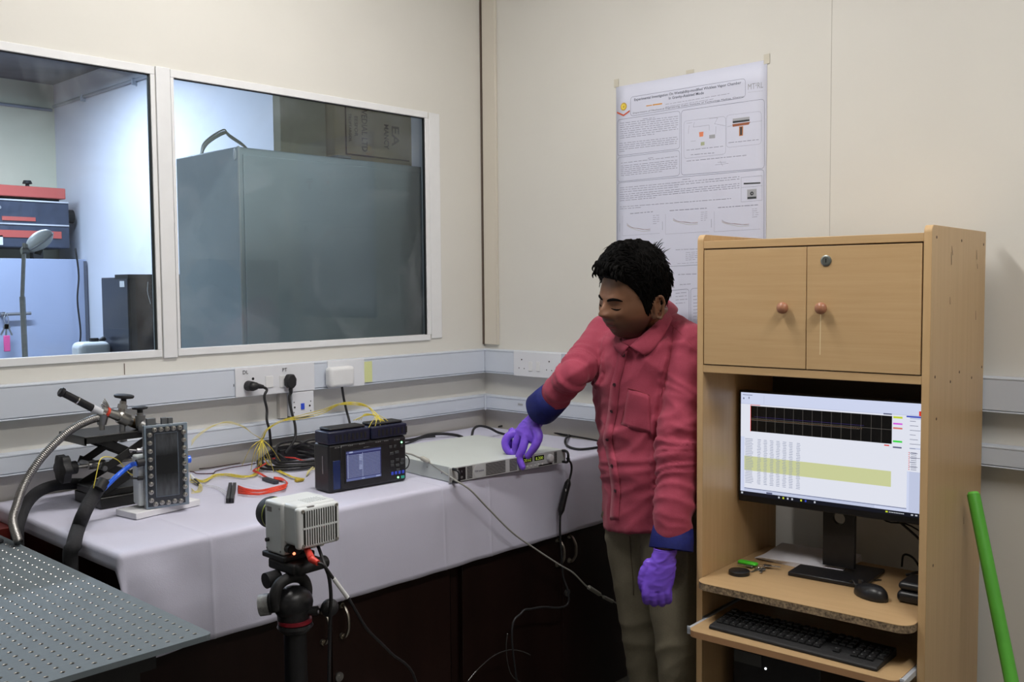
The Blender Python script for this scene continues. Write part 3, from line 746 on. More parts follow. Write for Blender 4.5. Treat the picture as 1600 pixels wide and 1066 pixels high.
mpart(mb, 'stand_column', M_black)
mpart(MB().box(-.03, .03, .022, .055, .24, .33), 'hinge', M_blackm, bevel=.004)
mpart(MB().box(-.105, .100, -.045, .135, .0005, .012), 'stand_base', M_black, bevel=.003)
# desktop objects on the shelf
def cl(x, y, z): return cp(x, y, z)
t = thing('paper_stack', 'stack of white papers on the monitor shelf behind the stand', 'papers', M=CB @ Matrix.Translation((.150, .320, SZ)))
for k in range(6):
    a = radians(-6+2.2*k); Mx = Matrix.Translation((.02+.002*k, 0.01, .0005+.0022*k)) @ Matrix.Rotation(a, 4, 'Z')
    mb = MB(); mb.box(-.115, .12, -.085, .10, 0, .0016, M=Mx); mb.build('sheet', mat('paper', (.74, .74, .80), .8), t, world=False)
t = thing('computer_mouse', 'black computer mouse on the right of the monitor shelf', 'mouse', M=CB @ Matrix.Translation((.430, .118, SZ)) @ Matrix.Rotation(radians(62), 4, 'Z'))
mb = MB(); vs = []; fs = []
nu, nv = 20, 12
def mouse_pt(a, b):
    # a: around, b: 0..1 from base rim to crown
    X = .031*cos(a); Y = .054*sin(a); X *= 1-.34*max(0, sin(a))**2
    k = cos(b*pi/2)**.7; z = .032*sin(b*pi/2)**.8*(1-.20*sin(a)*k)
    return Vector((X*k, Y*k, z+.0006))
for i in range(nv+1):
    for k in range(nu): vs.append(mouse_pt(2*pi*k/nu, i/nv))
for i in range(nv):
    for k in range(nu): fs.append((i*nu+k, i*nu+(k+1) % nu, (i+1)*nu+(k+1) % nu, (i+1)*nu+k))
fs.append(tuple(range(nu))[::-1]); mb.add(vs, fs); mb.build('body', M_black, t, world=False, smooth=True)
mb = MB(); mb.cyl((-.003, .034, .028), (.003, .034, .028), .007); mb.build('scroll_wheel', M_rubber, t, world=False, smooth='auto')
mw = L(t)
cable('mouse_cord', None, [Vector(p) for p in ((0, .052, .008), (.0, .075, .02), (-.005, .095, .012), (-.03, .12, .004), (-.02, .2, .004))], .0018, M_rubber, parent=t) if False else None
mb = MB(); mb.tube([mw @ Vector(p) for p in ((0, .050, .012), (.004, .068, .022), (.010, .088, .012), (.022, .100, .003), (.060, .108, .003), (.120, .090, .003))], .0018, 6); mb.build('cord', M_rubber, t, smooth=True)
t = thing('black_case', 'black rounded case at the right end of the monitor shelf', 'case', M=CB @ Matrix.Translation((.537, .17, SZ)))
mb = MB(); mb.box(-.043, .043, -.055, .05, .0006, .030); mb.build('body', M_black, t, world=False, bevel=.012, bseg=4)
mb = MB(); mb.box(-.041, .043, -.050, .045, .031, .052); mb.build('lid', M_black, t, world=False, bevel=.012, bseg=4)
t = thing('round_black_lid', 'flat black round lid on the left of the monitor shelf', 'lid', M=CB @ Matrix.Translation((.083, .088, SZ)))
mb = MB(); mb.lathe([(.0004, .0285), (.010, .0285), (.012, .026)], (0, 0, 0), (0, 0, 1), 32); mb.build('disc', M_black, t, world=False, smooth='auto')
t = thing('keychain', 'bunch of keys with a bright green fob on the monitor shelf', 'keys', M=CB @ Matrix.Translation((.08, .17, SZ)))
mb = MB(); mb.box(-.045, .012, -.002, .018, .002, .012, M=Matrix.Rotation(radians(-4), 4, 'Z')); mb.build('green_fob', mat('fob_green', (.09, .75, .04), .4), t, world=False, bevel=.004)
mb = MB(); mb.tube([(.022+.012*cos(k*pi/6), .004+.012*sin(k*pi/6), .004+.002*(k % 2)) for k in range(13)], .0015, 6); mb.build('ring', M_chrome, t, world=False, smooth=True)
for k, (a, ox_, oy_) in enumerate(((-100, .03, -.004), (-70, .034, -.002), (185, .01, -.010), (15, .03, .012))):
    Mx = Matrix.Translation((ox_, oy_, .0015+.002*k)) @ Matrix.Rotation(radians(a), 4, 'Z')
    mb = MB(); mb.box(0, .020, -.009, .009, 0, .002, M=Mx); mb.box(.020, .046, -.003, .003, 0, .002, M=Mx); mb.build('key', M_steeld, t, world=False, bevel=.0005)
# keyboard
t = thing('keyboard', 'black full-size keyboard on the pull-out tray', 'keyboard', M=CB @ Matrix.Translation((.295, -.012, TZ)) @ Matrix.Rotation(radians(-1.5), 4, 'Z'))
mb = MB(); mb.prism([(-.222, -.057, .0008), (-.222, .07, .0008), (-.222, .07, .022), (-.222, -.052, .011), (-.222, -.057, .007)], (.444, 0, 0)); mb.build('case', M_blackm, t, world=False, bevel=.002)
rows = [(.055, [(-.212, .015, 1)]+[(-.172+.0185*k+.008*(k//4), .015, 1) for k in range(12)]+[(.085+.019*k, .015, 1) for k in range(3)])]
for r_ in range(5):
    y = .033-.019*r_
    line = [(-.212+.019*k, .0165, 1) for k in range(15)] if r_ < 4 else [(-.212, .024, 1), (-.184, .02, 1), (-.160, .02, 1), (-.136, .115, 1), (-.017, .02, 1), (.007, .02, 1), (.031, .02, 1), (.053, .022, 1)]
    if r_ in (0, 1): line += [(.085+.019*k, .0165, 1) for k in range(3)]
    if r_ == 3: line += [(.104, .0165, 1)]
    if r_ == 4: line += [(.085+.019*k, .0165, 1) for k in range(3)]
    line += [(.148+.019*k, .0165, 1) for k in range(4)]
    rows.append((y, line))
nk = 0
mbk = {}
M_key = mat('keycap_black', (.016, .016, .017), .35); 
for y, line in rows:
    for x, w_, _ in line:
        z = .0115+(y+.06)*.085
        Mx = Matrix.Translation((x, y, z)) @ Matrix.Rotation(radians(4.5), 4, 'X')
        mb = MB(); mb.mi = 0
        mb.prism([Mx @ Vector(p) for p in ((0, -.008, 0), (w_, -.008, 0), (w_, .008, 0), (0, .008, 0))], Mx.to_3x3() @ Vector((0, 0, .003)))
        mb.add([Mx @ Vector(p) for p in ((.0015, -.0065, .006), (w_-.0015, -.0065, .006), (w_-.0015, .0065, .006), (.0015, .0065, .006), (0, -.008, .003), (w_, -.008, .003), (w_, .008, .003), (0, .008, .003))], [(0, 1, 2, 3), (4, 5, 1, 0), (5, 6, 2, 1), (6, 7, 3, 2), (7, 4, 0, 3)], 0)
        lx = .004
        mb.quad(*[Mx @ Vector(p) for p in ((lx, .001, .0062), (lx+.003, .001, .0062), (lx+.003, .0035, .0062), (lx, .0035, .0062))], 1)
        if nk < 98: mb.build('key', [M_key, mat('key_legend', (.35, .36, .36), .5)], t, world=False)
        nk += 1
# pc tower
t = thing('pc_tower', 'black computer tower in the dark bay under the keyboard tray', 'computer', M=CB @ Matrix.Translation((.20, .10, .0785)))
mb = MB(); mb.box(-.14, .11, 0, .33, .0, .452); mb.build('case', M_black, t, world=False, bevel=.004)
mb = MB(); mb.box(-.135, -.055, -.003, 0, .375, .408); mb.build('badge_panel', mat('badge_grey', (.075, .08, .08), .4), t, world=False)
mb = MB(); mb.cyl((-.043, 0, .375), (-.043, -.002, .375), .003, seg=12); mb.build('power_light', mat('white_led', (.8, .8, .8), .4, emit=(.9, .95, 1), emit_s=2), t, world=False)
# monitor cords
for pts, r, lb_ in (([cp(.30, .32, .98), cp(.34, .33, .90), cp(.40, .36, .86), cp(.47, .38, .80), cp(.52, .36, .745), cp(.45, .33, .712)], .0035, 'black monitor cord drooping behind the stand to the shelf'),
               ([cp(.31, .33, .96), cp(.36, .40, .84), cp(.44, .40, .83), cp(.55, .41, .76), cp(.56, .40, .708)], .0022, 'thin black cable curving behind the monitor stand to the right'),
               ([cp(.41, .42, .7075), cp(.42, .405, .745), cp(.45, .39, .745), cp(.48, .38, .715), cp(.52, .37, .7075)], .003, 'short black cable arching on the shelf right of the stand')):
    cable('monitor_cable', lb_, pts, r, M_rubber)
# green pole leaning against the cabinet side
a = cp(.622, .40, .965)
a = on(1521, 773, 0, -.23); b = on(1580, 1066, 0, -.36); d = (b-a).normalized(); e = a + d*(a.z/(-d.z))
t = thing('green_pole', 'bright green broom handle leaning beside the computer cabinet', 'pole', (e.x, e.y, 0))
mb = MB(); mb.cyl(e+Vector((0, 0, .012)), a, .0165, .0155, 24); mb.build('handle', M_green, t, smooth='auto')
mb = MB(); mb.cyl(a-d*-.001, a-d*.006, .0148, .012, 24); mb.build('end_cap', mat('green_cap', (.16, .60, .08), .4), t, smooth='auto')
# ------------------------------------------------------------------ test block on its white slab
a = on(213, 813, 2, T+.001); b = on(313, 790, 2, T+.001)
ang = math.atan2(b.y-a.y, b.x-a.x)
SL = Matrix.Translation((a.x, a.y, T+.0015)) @ Matrix.Rotation(ang, 4, 'Z')
mb = MB(); ln = (b-a).length
mb.box(0, ln, 0, .085, 0, .016); mb.v = [SL @ p for p in mb.v]
M_ptfe = mat('white_ptfe', (.74, .74, .76), .5, noise_amt=.02)
tag(mb.build('white_slab', M_ptfe, bevel=.0015), 'thin white plastic slab under the bolted test chamber', 'slab')
mb = MB(); mb.cyl(SL @ Vector((.012, -.0004, .008)), SL @ Vector((.012, -.0002, .008)), .002, seg=10); 
ZB = T+.0178
a = on(229, 797, 2, ZB); BL = Matrix.Translation(a) @ Matrix.Rotation(radians(-11), 4, 'Z')
bw, bh = .106, .2095
blk = thing('test_chamber', 'upright bolted metal test chamber with a dark window, ringed by screws', 'chamber', M=BL)
def bp_(mb, name, m, parent=blk, **k): return mb.build(name, m, parent, world=False, **k)
M_acr = mat('acrylic_edge', (.18, .23, .28), .15, coat=.5, spec=.7)
M_dplate = mat('dark_back_plate', (.022, .026, .034), .25, noise_amt=.25, noise_scale=14, coat=.3)
bp_(MB().box(0, bw, 0, .010, 0, bh), 'front_plate', [M_acr], bevel=.001)
bp_(MB().box(.004, bw-.010, -.0008, 0, .006, bh-.006), 'dark_gasket', M_dplate)
bp_(MB().box(0.0, bw-.001, .012, .020, .002, bh-.001), 'rear_plate', M_steeld, bevel=.001)
mb = MB(); z0, z1 = .028, bh-.022; x0, x1 = .024, bw-.026
for (A, B, C_, D) in (((x0, z0), (x1, z0), (x1, z0+.0016), (x0, z0+.0016)), ((x0, z1), (x1, z1), (x1, z1+.0016), (x0, z1+.0016)), ((x0, z0), (x0+.0016, z0), (x0+.0016, z1), (x0, z1)), ((x1, z0), (x1+.0016, z0), (x1+.0016, z1), (x1, z1))):
    mb.quad(*[(q[0], -.0012, q[1]) for q in (A, B, C_, D)])
bp_(mb, 'window_frame_line', mat('acrylic_line', (.10, .13, .17), .3))
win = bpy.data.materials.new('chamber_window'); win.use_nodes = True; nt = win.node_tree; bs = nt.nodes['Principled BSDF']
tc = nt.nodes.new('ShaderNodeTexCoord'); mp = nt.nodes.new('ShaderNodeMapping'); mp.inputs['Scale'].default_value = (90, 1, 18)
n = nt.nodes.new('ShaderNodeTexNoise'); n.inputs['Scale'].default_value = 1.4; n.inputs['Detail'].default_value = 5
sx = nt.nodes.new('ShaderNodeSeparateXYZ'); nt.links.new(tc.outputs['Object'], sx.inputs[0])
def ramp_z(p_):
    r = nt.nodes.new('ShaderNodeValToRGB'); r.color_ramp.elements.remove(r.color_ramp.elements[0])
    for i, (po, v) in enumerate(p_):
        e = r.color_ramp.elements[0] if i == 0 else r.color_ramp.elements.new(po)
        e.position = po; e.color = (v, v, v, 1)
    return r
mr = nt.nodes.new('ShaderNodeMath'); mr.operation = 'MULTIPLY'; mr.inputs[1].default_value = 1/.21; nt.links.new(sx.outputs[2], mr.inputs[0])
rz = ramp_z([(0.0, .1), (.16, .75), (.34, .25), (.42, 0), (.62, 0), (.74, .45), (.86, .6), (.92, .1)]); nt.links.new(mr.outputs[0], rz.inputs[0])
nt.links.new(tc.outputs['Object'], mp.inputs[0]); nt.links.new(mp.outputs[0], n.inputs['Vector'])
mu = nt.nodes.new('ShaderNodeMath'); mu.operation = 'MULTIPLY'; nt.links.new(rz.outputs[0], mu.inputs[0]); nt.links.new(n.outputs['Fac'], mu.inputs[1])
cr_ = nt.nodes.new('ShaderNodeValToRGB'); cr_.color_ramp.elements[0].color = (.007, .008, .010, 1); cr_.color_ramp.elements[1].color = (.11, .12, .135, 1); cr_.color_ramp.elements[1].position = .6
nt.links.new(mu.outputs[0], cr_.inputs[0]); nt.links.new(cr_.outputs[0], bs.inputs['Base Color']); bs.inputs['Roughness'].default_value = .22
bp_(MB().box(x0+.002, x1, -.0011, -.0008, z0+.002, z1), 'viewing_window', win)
bolts = [(.0125, .022+.0205*k) for k in range(9)]+[(bw-.010, .026+.0200*k) for k in range(9)]+[(.0225+.0155*k, .0115+(.002 if k % 2 else 0)) for k in range(5)]+[(.0245+.0155*k, bh-.0115) for k in range(5)]
for (x, z) in bolts:
    mb = MB(); mb.lathe([(0, .0062), (.0012, .0062), (.0012, .0046), (.0052, .0046), (.0056, .0040), (.0056, .0022), (.0035, .0020)], (x, -.0009, z), (0, -1, 0), 14)
    bp_(mb, 'bolt', M_steel, smooth='auto')
bp_(MB().box(-.012, .050, .021, .075, .006, .130), 'insulation', mat('white_insulation', (.60, .64, .66), .7, bump=.4, bump_scale=40), bevel=.004)
for i, (xa, xb) in enumerate(((.010, .032), (.046, .060), (.062, .074))):
    bp_(MB().box(xa, xb, .011, .024, bh-.002, bh+.016-.001*i), 'top_terminal', mat('terminal_grey', (.10, .105, .11), .5), bevel=.001)
for z in (.148, .078):
    mb = MB(); mb.cyl((-.003, .012, z), (-.016, .012, z+.001), .0055, seg=6); mb.cyl((-.016, .012, z+.001), (-.034, .012, z+.004), .0022); bp_(mb, 'side_fitting', M_steeld if z > .1 else M_blackm, smooth='auto')
mb = MB(); mb.cyl((.001, .010, .120), (-.018, .008, .117), .010); bp_(mb, 'inlet_port', M_rubber, smooth='auto')
mb = MB(); mb.cyl((bw, .015, .112), (bw+.010, .015, .112), .0095); bp_(mb, 'outlet_port', M_blue, smooth='auto')

# ------------------------------------------------------------------ lab jack
jk = thing('lab_jack', 'black scissor lab jack with a large side knob behind the test chamber', 'jack', (-1.64, -.22, T))
JX0, JX1, JY0, JY1 = -1.716, -1.545, -.31, -.15
JZ = T+.1880
M_jk = mat('jack_black_enamel', (.014, .014, .013), .35, noise_amt=.3, noise_scale=30)
def jp(mb, n, m=M_jk, **k): return mb.build(n, m, jk, **k)
jp(MB().box(JX0, JX1, JY0, JY1, T+.0015, T+.030), 'base', bevel=.002)
jp(MB().box(JX0+.002, JX1-.0, JY0+.01, JY1-.01, T+.030, T+.048), 'base_channel', bevel=.002)
JX0 -= .035
jp(MB().box(JX0, JX1+.04, JY0, JY1, JZ, JZ+.004), 'platform', bevel=.001)
jp(MB().box(JX0, JX1+.04, JY0, JY0+.004, JZ-.014, JZ), 'platform_lip'); jp(MB().box(JX0, JX0+.004, JY0, JY1, JZ-.018, JZ), 'platform_lip')
JX0 += .035
zm = T+.105
def arm(x0, z0, x1, z1, y, w_=.010):
    d = Vector((x1-x0, 0, z1-z0)).normalized(); n = Vector((-d.z, 0, d.x))*w_
    A, B = Vector((x0, y, z0)), Vector((x1, y, z1))
    mb = MB(); mb.prism([A+n, B+n, B-n, A-n], (0, .004, 0)); return jp(mb, 'scissor_arm', bevel=.001)
xl, xr = JX0+.012, JX1-.012
for y in (JY0+.008, JY1-.012):
    arm(xl, T+.045, xr, zm+.008, y); arm(xr, T+.045, xl, zm+.008, y+.005)
    arm(xl, zm-.004, xr, JZ-.008, y); arm(xr, zm-.004, xl-.01, JZ-.006, y+.005)
for (x, z) in ((xl+.004, zm), (xr-.004, zm), ((xl+xr)/2, T+.078), ((xl+xr)/2, T+.14)):
    mb = MB(); mb.cyl((x, JY0+.004, z), (x, JY1-.004, z), .0065 if z == zm else .004, seg=12); jp(mb, 'cross_rod', M_steeld, smooth='auto')
k_ = on(98, 737, 1, -.23); zk = zm+.0
mb = MB(); mb.cyl((xl-.004, -.23, zm), (xr, -.23, zm), .004); mb.cyl((xl+.035, -.23, zm), (xl-.008, -.23, zm), .011); mb.cyl((k_.x+.02, -.23, zm), (xl-.004, -.23, zm), .005); jp(mb, 'drive_screw', M_steel, smooth='auto')
mb = MB(); nn_ = 42; prof = []
for i, (xo, s_) in enumerate(((-.012, .75), (-.008, 1.0), (.010, 1.0), (.014, .8))):
    prof.append([(k_.x+xo, -.23+(.036+.0035*cos(6*2*pi*q/nn_))*s_*cos(2*pi*q/nn_), zm+(.036+.0035*cos(6*2*pi*q/nn_))*s_*sin(2*pi*q/nn_)) for q in range(nn_)])
vs = [p for r_ in prof for p in r_]; fs = [(i*nn_+q, i*nn_+(q+1) % nn_, (i+1)*nn_+(q+1) % nn_, (i+1)*nn_+q) for i in range(3) for q in range(nn_)]+[tuple(range(nn_))[::-1], tuple(range(3*nn_, 4*nn_))]
mb.add(vs, fs); mb.cyl((k_.x+.010, -.23, zm), (k_.x+.034, -.23, zm), .017); jp(mb, 'adjusting_knob', M_rubber, smooth='auto')

# ------------------------------------------------------------------ valve assembly on the jack
vy = -.27
def V3(x, y, yy=vy): return on(x, y, 1, yy)
va = thing('valve_assembly', 'stainless vacuum valve assembly with two black knobs on the lab jack', 'valve', tuple(V3(190, 668)))
def vp(mb, n, m, **k): return mb.build(n, m, va, **k)
c0 = V3(187, 647); c1 = V3(177, 650); c2 = V3(243, 672)
up = Vector((.03, 0, 1)).normalized()
ax = (V3(233, 672)-V3(150, 637)).normalized()
mb = MB(); mb.cyl(V3(160, 641), V3(186, 651), .011, .013); mb.cyl(V3(186, 651), V3(199, 657), .017, .018); mb.cyl(V3(199, 657), V3(206, 660), .012); mb.ball(V3(189, 651), .0165)
vp(mb, 'valve_body', M_steel, smooth='auto')
mb = MB(); q0 = V3(189, 647); q1 = V3(192, 632); mb.cyl(q0, q0.lerp(q1, .6), .010); mb.cyl(q0.lerp(q1, .55), q1, .0125, seg=6); mb.cyl(q1, V3(193, 627), .009); vp(mb, 'bonnet', M_steel, smooth='auto')
q2 = V3(193.5, 623); q3 = V3(194.5, 616)
mb = MB(); d_ = (q3-q2).normalized(); d_ = Vector((.10, -.05, 1)).normalized()
mb.cyl(V3(193, 630), q2, .007); mb.lathe([(0, .012), (.002, .023), (.005, .0255), (.009, .025), (.011, .020)], q2, d_, 26); vp(mb, 'hand_knob', M_rubber, smooth='auto')
mb = MB(); r0 = V3(205, 660); r1 = V3(232, 668)
mb.cyl(r0, r1, .0125, .014); vp(mb, 'brass_coupling', mat('tarnished_brass', (.28, .19, .10), .35, 1.0), smooth='auto')
q0 = V3(219, 663, -.30); q1 = V3(219, 649, -.30)
mb = MB(); mb.cyl(q0, q1, .012, .0135); mb.cyl(q1, V3(219, 645, -.30), .009); mb.ball(V3(222, 664, -.30), .016); vp(mb, 'second_bonnet', M_steeld, smooth='auto')
mb = MB(); q2 = V3(218.5, 640, -.30); mb.cyl(V3(219, 647, -.30), q2, .0075); mb.lathe([(0, .010), (.002, .0195), (.006, .0205), (.008, .015)], q2, (0, 0, 1), 24); vp(mb, 'hand_knob', M_rubber, smooth='auto')
mb = MB(); mb.cyl(V3(222, 666, -.31), V3(236, 672, -.33), .017, .016); mb.cyl(V3(229, 668, -.33), V3(232, 688, -.36), .012); vp(mb, 'elbow_fitting', M_steeld, smooth='auto')
mb = MB(); mb.cyl(V3(160, 648), V3(159, 664), .016, .011, seg=10); mb.cyl(V3(159, 664), V3(159, 672), .0075); vp(mb, 'lower_port', M_steeld, smooth='auto')
mb = MB(); mb.cyl(V3(191, 660), V3(191, 676), .0075, seg=6); mb.cyl(V3(191, 676), V3(192, 690), .011, seg=10); vp(mb, 'support_leg', M_steeld, smooth='auto')
# handle rod: white sleeve, black tube, black end button
h0, h1 = V3(150, 641), V3(98, 614)
d = (h1-h0).normalized()
mb = MB(); mb.cyl(V3(160, 645), h0.lerp(h1, .12), .0085, .0105); vp(mb, 'white_sleeve', mat('translucent_sleeve', (.60, .62, .66), .35), smooth='auto')
mb = MB(); mb.cyl(h0.lerp(h1, .10), h0.lerp(h1, .56), .0098); mb.cyl(h0.lerp(h1, .58), h0.lerp(h1, .96), .0094); mb.lathe([(0, .009), (.004, .0125), (.010, .0125), (.013, .009)], h0.lerp(h1, .96), d, 20); vp(mb, 'black_grip', M_black, smooth='auto')
mb = MB(); mb.cyl(h0.lerp(h1, .555), h0.lerp(h1, .585), .0104); vp(mb, 'grip_ring', M_chrome, smooth='auto')
for k in range(5):
    mb = MB(); A = V3(172, 644); B = V3(160-1.5*k+3, 624+2.6*k-1); mb.tube([A, A.lerp(B, .5)+Vector((0, -.004+.002*k, .002)), B], .0016, 5); vp(mb, 'bristle', M_steel, smooth=True)
mb = MB(); mb.cyl(V3(166, 644, vy-.004), V3(169, 645, vy-.004), .0135); vp(mb, 'red_ring', M_red, smooth='auto')

# ------------------------------------------------------------------ hoses
M_braid = mat('braided_steel', (.30, .29, .28), .42, 1.0, noise_amt=.2, noise_scale=300)
def ribbed(name, pts, r, m, lab, cat):
    P = spline(pts, 40); L_ = [0]
    for i in range(1, len(P)): L_.append(L_[-1]+(P[i]-P[i-1]).length)
    step = .00115; N = int(L_[-1]/step); Q = []; j = 0
    for i in range(N+1):
        t_ = i*step
        while j < len(L_)-2 and L_[j+1] < t_: j += 1
        Q.append(P[j].lerp(P[j+1], (t_-L_[j])/max(1e-9, L_[j+1]-L_[j])))
    mb = MB(); it = [0]
    def rf(u):
        it[0] = round(u*N); return r*(1.0 if it[0] % 4 in (0, 1) else .90)
    mb.tube(Q, r, 14, smooth=False, rfun=rf)
    o = mb.build(name, m, smooth=True); tag(o, lab, cat); return o
ribbed('steel_hose', [V3(159, 652), V3(140, 657), V3(112, 671), V3(85, 694), V3(60, 722), V3(38, 757), V3(26, 790, -.30), V3(20, 815, -.33), Vector((-1.950, -.40, .9122))], .0105, M_braid, 'braided stainless hose curving from the valve down to the optical table', 'hose')
cable('insulated_hose', 'thick black foam-covered hose curving behind the jack to the table edge', [on(218, 756, 1, -.235), on(170, 758, 1, -.12), on(120, 756, 1, -.12), on(85, 759, 1, -.15), on(58, 770, 1, -.19), on(40, 790, 1, -.23), on(30, 815, 1, -.27), on(27, 836, 1, -.29), on(30, 900, 1, -.29)], .0150, M_foam, 'hose', seg=14)
cable('insulated_hose', 'black foam-covered hose hanging over the bench corner below the blue tube', [on(158, 757, 1, -.44), on(143, 780, 1, -.45), on(131, 803, 1, -.49), on(122, 826, 0, -1.845), on(115, 852, 0, -1.898), on(110, 885, 0, -1.906), Vector((-1.908, -.60, .60)), Vector((-1.91, -.60, .10))], .0165, M_foam, 'hose', seg=14)
cable('blue_tube', 'short bright blue tube joining the test chamber to the foam-covered hose', [BL @ Vector((-.016, .008, .117)), on(205, 727, 1, -.43), on(185, 742, 1, -.44), on(160, 766, 1, -.44)], .0062, M_blue, 'tube', seg=12)
c = on(159, 757, 1, -.455)
mb = MB(); d = (on(150, 775, 1, -.45)-on(165, 752, 1, -.44)).normalized()
mb.cyl(c-d*.012, c+d*.014, .013, seg=16); tag(mb.build('hose_clamp', M_rubber, smooth='auto'), 'black collar joining blue tube and foam hose', 'clamp')
cable('yellow_wire', 'thin yellow wire looping over the blue tube in front of the jack', [on(146, 763, 1, -.47), on(152, 735, 1, -.47), on(157, 718, 1, -.46), on(168, 714, 1, -.44), on(185, 720, 1, -.42), on(200, 738, 1, -.40), on(214, 746, 1, -.40)], .0012, M_yel, 'wire', seg=6)

# ------------------------------------------------------------------ data logger
FL, FR, BLk = on(515, 772, 2, T+.001), on(635, 751, 2, T+.001), on(491, 765, 2, T+.001)
ang = math.atan2(FR.y-FL.y, FR.x-FL.x)
LG = Matrix.Translation((FL.x, FL.y, T+.0015)) @ Matrix.Rotation(ang, 4, 'Z')
lw, ldp, lh = (FR-FL).length, .080, .133
lg = thing('data_logger', 'black data logger with a lit screen and two terminal blocks', 'data logger', M=LG)
def lp(mb, n, m, parent=lg, **k): return mb.build(n, m, parent, world=False, **k)
body = lp(MB().box(0, lw, 0, ldp, 0, lh), 'body', M_black, bevel=.007, bseg=3)
lp(MB().box(.035, lw-.003, -.003, .004, .006, lh-.004), 'front_bezel', M_black, bevel=.003)
lp(MB().box(.012, .036, -.0015, .004, .008, lh-.045), 'blue_side_panel', mat('logger_blue', (.008, .022, .10), .25, coat=.3), bevel=.002)
lp(MB().box(-.0012, .001, .03, .034, .05, .10), 'vent', M_steeld)
sx0, sx1, sz0, sz1 = .052, .168, .026, .110
scr = lp(MB().box(sx0-.004, sx1+.004, -.0045, -.002, sz0-.004, sz1+.004), 'screen_bezel', M_blackm)
ms = [mat('logger_screen_bg', (.01, .01, .02), .3, emit=s2l(48, 52, 100), emit_s=.8), mat('logger_screen_line', (.01, .01, .01), .3, emit=s2l(165, 175, 210), emit_s=.9), mat('logger_screen_band', (.01, .01, .01), .3, emit=s2l(100, 110, 160), emit_s=.8)]
mb = MB()
def sq(x0, z0, x1, z1, m_, l): mb.quad((x0, -.0046-.0002*l, z0), (x1, -.0046-.0002*l, z0), (x1, -.0046-.0002*l, z1), (x0, -.0046-.0002*l, z1), m_)
sq(sx0, sz0, sx1, sz1, 0, 0); sq(sx0, sz0, sx1, sz0+.007, 2, 1); sq(sx0, sz1-.006, sx1, sz1-.003, 2, 1); sq(sx0+.01, sz1-.006, sx0+.022, sz1-.002, 1, 2)
for k in range(17): sq(sx0+.002, sz0+.010+.0038*k, sx1-.003, sz0+.0110+.0038*k, 1, 2)
for x in (.005, .053): sq(sx0+x, sz0+.008, sx0+x+.0012, sz1-.008, 1, 3)
for k in range(10): sq(sx0+.042, sz0+.030+.0044*k, sx0+.052, sz0+.0318+.0044*k, 1, 3)
sq(sx0+.05, sz0+.002, sx0+.06, sz0+.004, 1, 3); sq(sx1-.018, sz0+.002, sx1-.004, sz0+.005, 1, 3)
mb.build('screen', ms, scr, world=False)
M_btn = mat('button_grey', (.045, .048, .05), .5); M_btnb = mat('button_blue', (.03, .05, .40), .4, emit=(.05, .1, .8), emit_s=.15)
bx0 = lw-.068
grid = [(.006, .106, .010), (.022, .106, .008), (.046, .104, .010), (.008, .086, .013), (.025, .088, .014), (.010, .062, .012), (.028, .066, .012), (.046, .064, .012), (.010, .052, .012), (.028, .050, .012), (.044, .054, .012), (.030, .036, .012)]
for x, z, w_ in grid: lp(MB().box(bx0+x, bx0+x+w_, -.0052, -.003, z-.004, z+.004), 'button', M_btn, bevel=.001)
for k in range(4): lp(MB().box(bx0+.012+.0125*k, bx0+.020+.0125*k, -.0052, -.003, .0235, .0325), 'button', M_btnb, bevel=.001)
lp(MB().box(bx0+.046, bx0+.058, -.0052, -.003, .009, .017), 'start_button', mat('button_teal', (.03, .40, .28), .4), bevel=.001)
for x, z in ((.050, .1145), (.036, .014)):
    mb = MB(); mb.cyl((bx0+x, -.003, z), (bx0+x, -.005, z), .0026, seg=12); lp(mb, 'indicator_light', M_glow_g)
mb = MB()
for x, z, w_ in ((.016, .123, .022), (.060, .124, .014), (.095, .1245, .018), (.150, .1235, .018), (.18, .1235, .014), (.214, .1225, .020), (.110, .113, .018)): put_text(mb, 'HIOKI' if x == .110 else 'CH', (x, -.0036, z), (1, 0, 0), (0, 0, 1), .0045, width=w_)
lp(mb, 'lettering', mat('silk_grey', (.35, .35, .36), .5))
M_blk2 = mat('terminal_navy', (.010, .012, .035), .35, noise_amt=.3, noise_scale=60)
for i, (x0_, x1_) in enumerate(((-.002, .135), (.139, lw+.004))):
    tb = lp(MB().box(x0_, x1_, -.002, .070, lh+.0005, lh+.036), 'terminal_block', M_blk2, bevel=.004)
    lp(MB().box(x0_+.012, x1_-.006, .012, .066, lh+.036, lh+.044), 'terminal_cover', M_rubber, parent=tb, bevel=.004)
    mb = MB()
    for k in range(8): mb.box(x0_+.022+.0135*k, x0_+.029+.0135*k, -.0028, -.0018, lh+.008, lh+.026)
    lp(mb, 'slot_marks', M_blackm, parent=tb)
# cord at its right side
cable('usb_cord', 'short black cord looping out of the right side of the data logger', [LG @ Vector(p) for p in ((lw, .02, .070), (lw+.012, .015, .070), (lw+.020, .012, .055), (lw+.014, .010, .038), (lw+.003, .012, .030))], .0018, M_rubber)

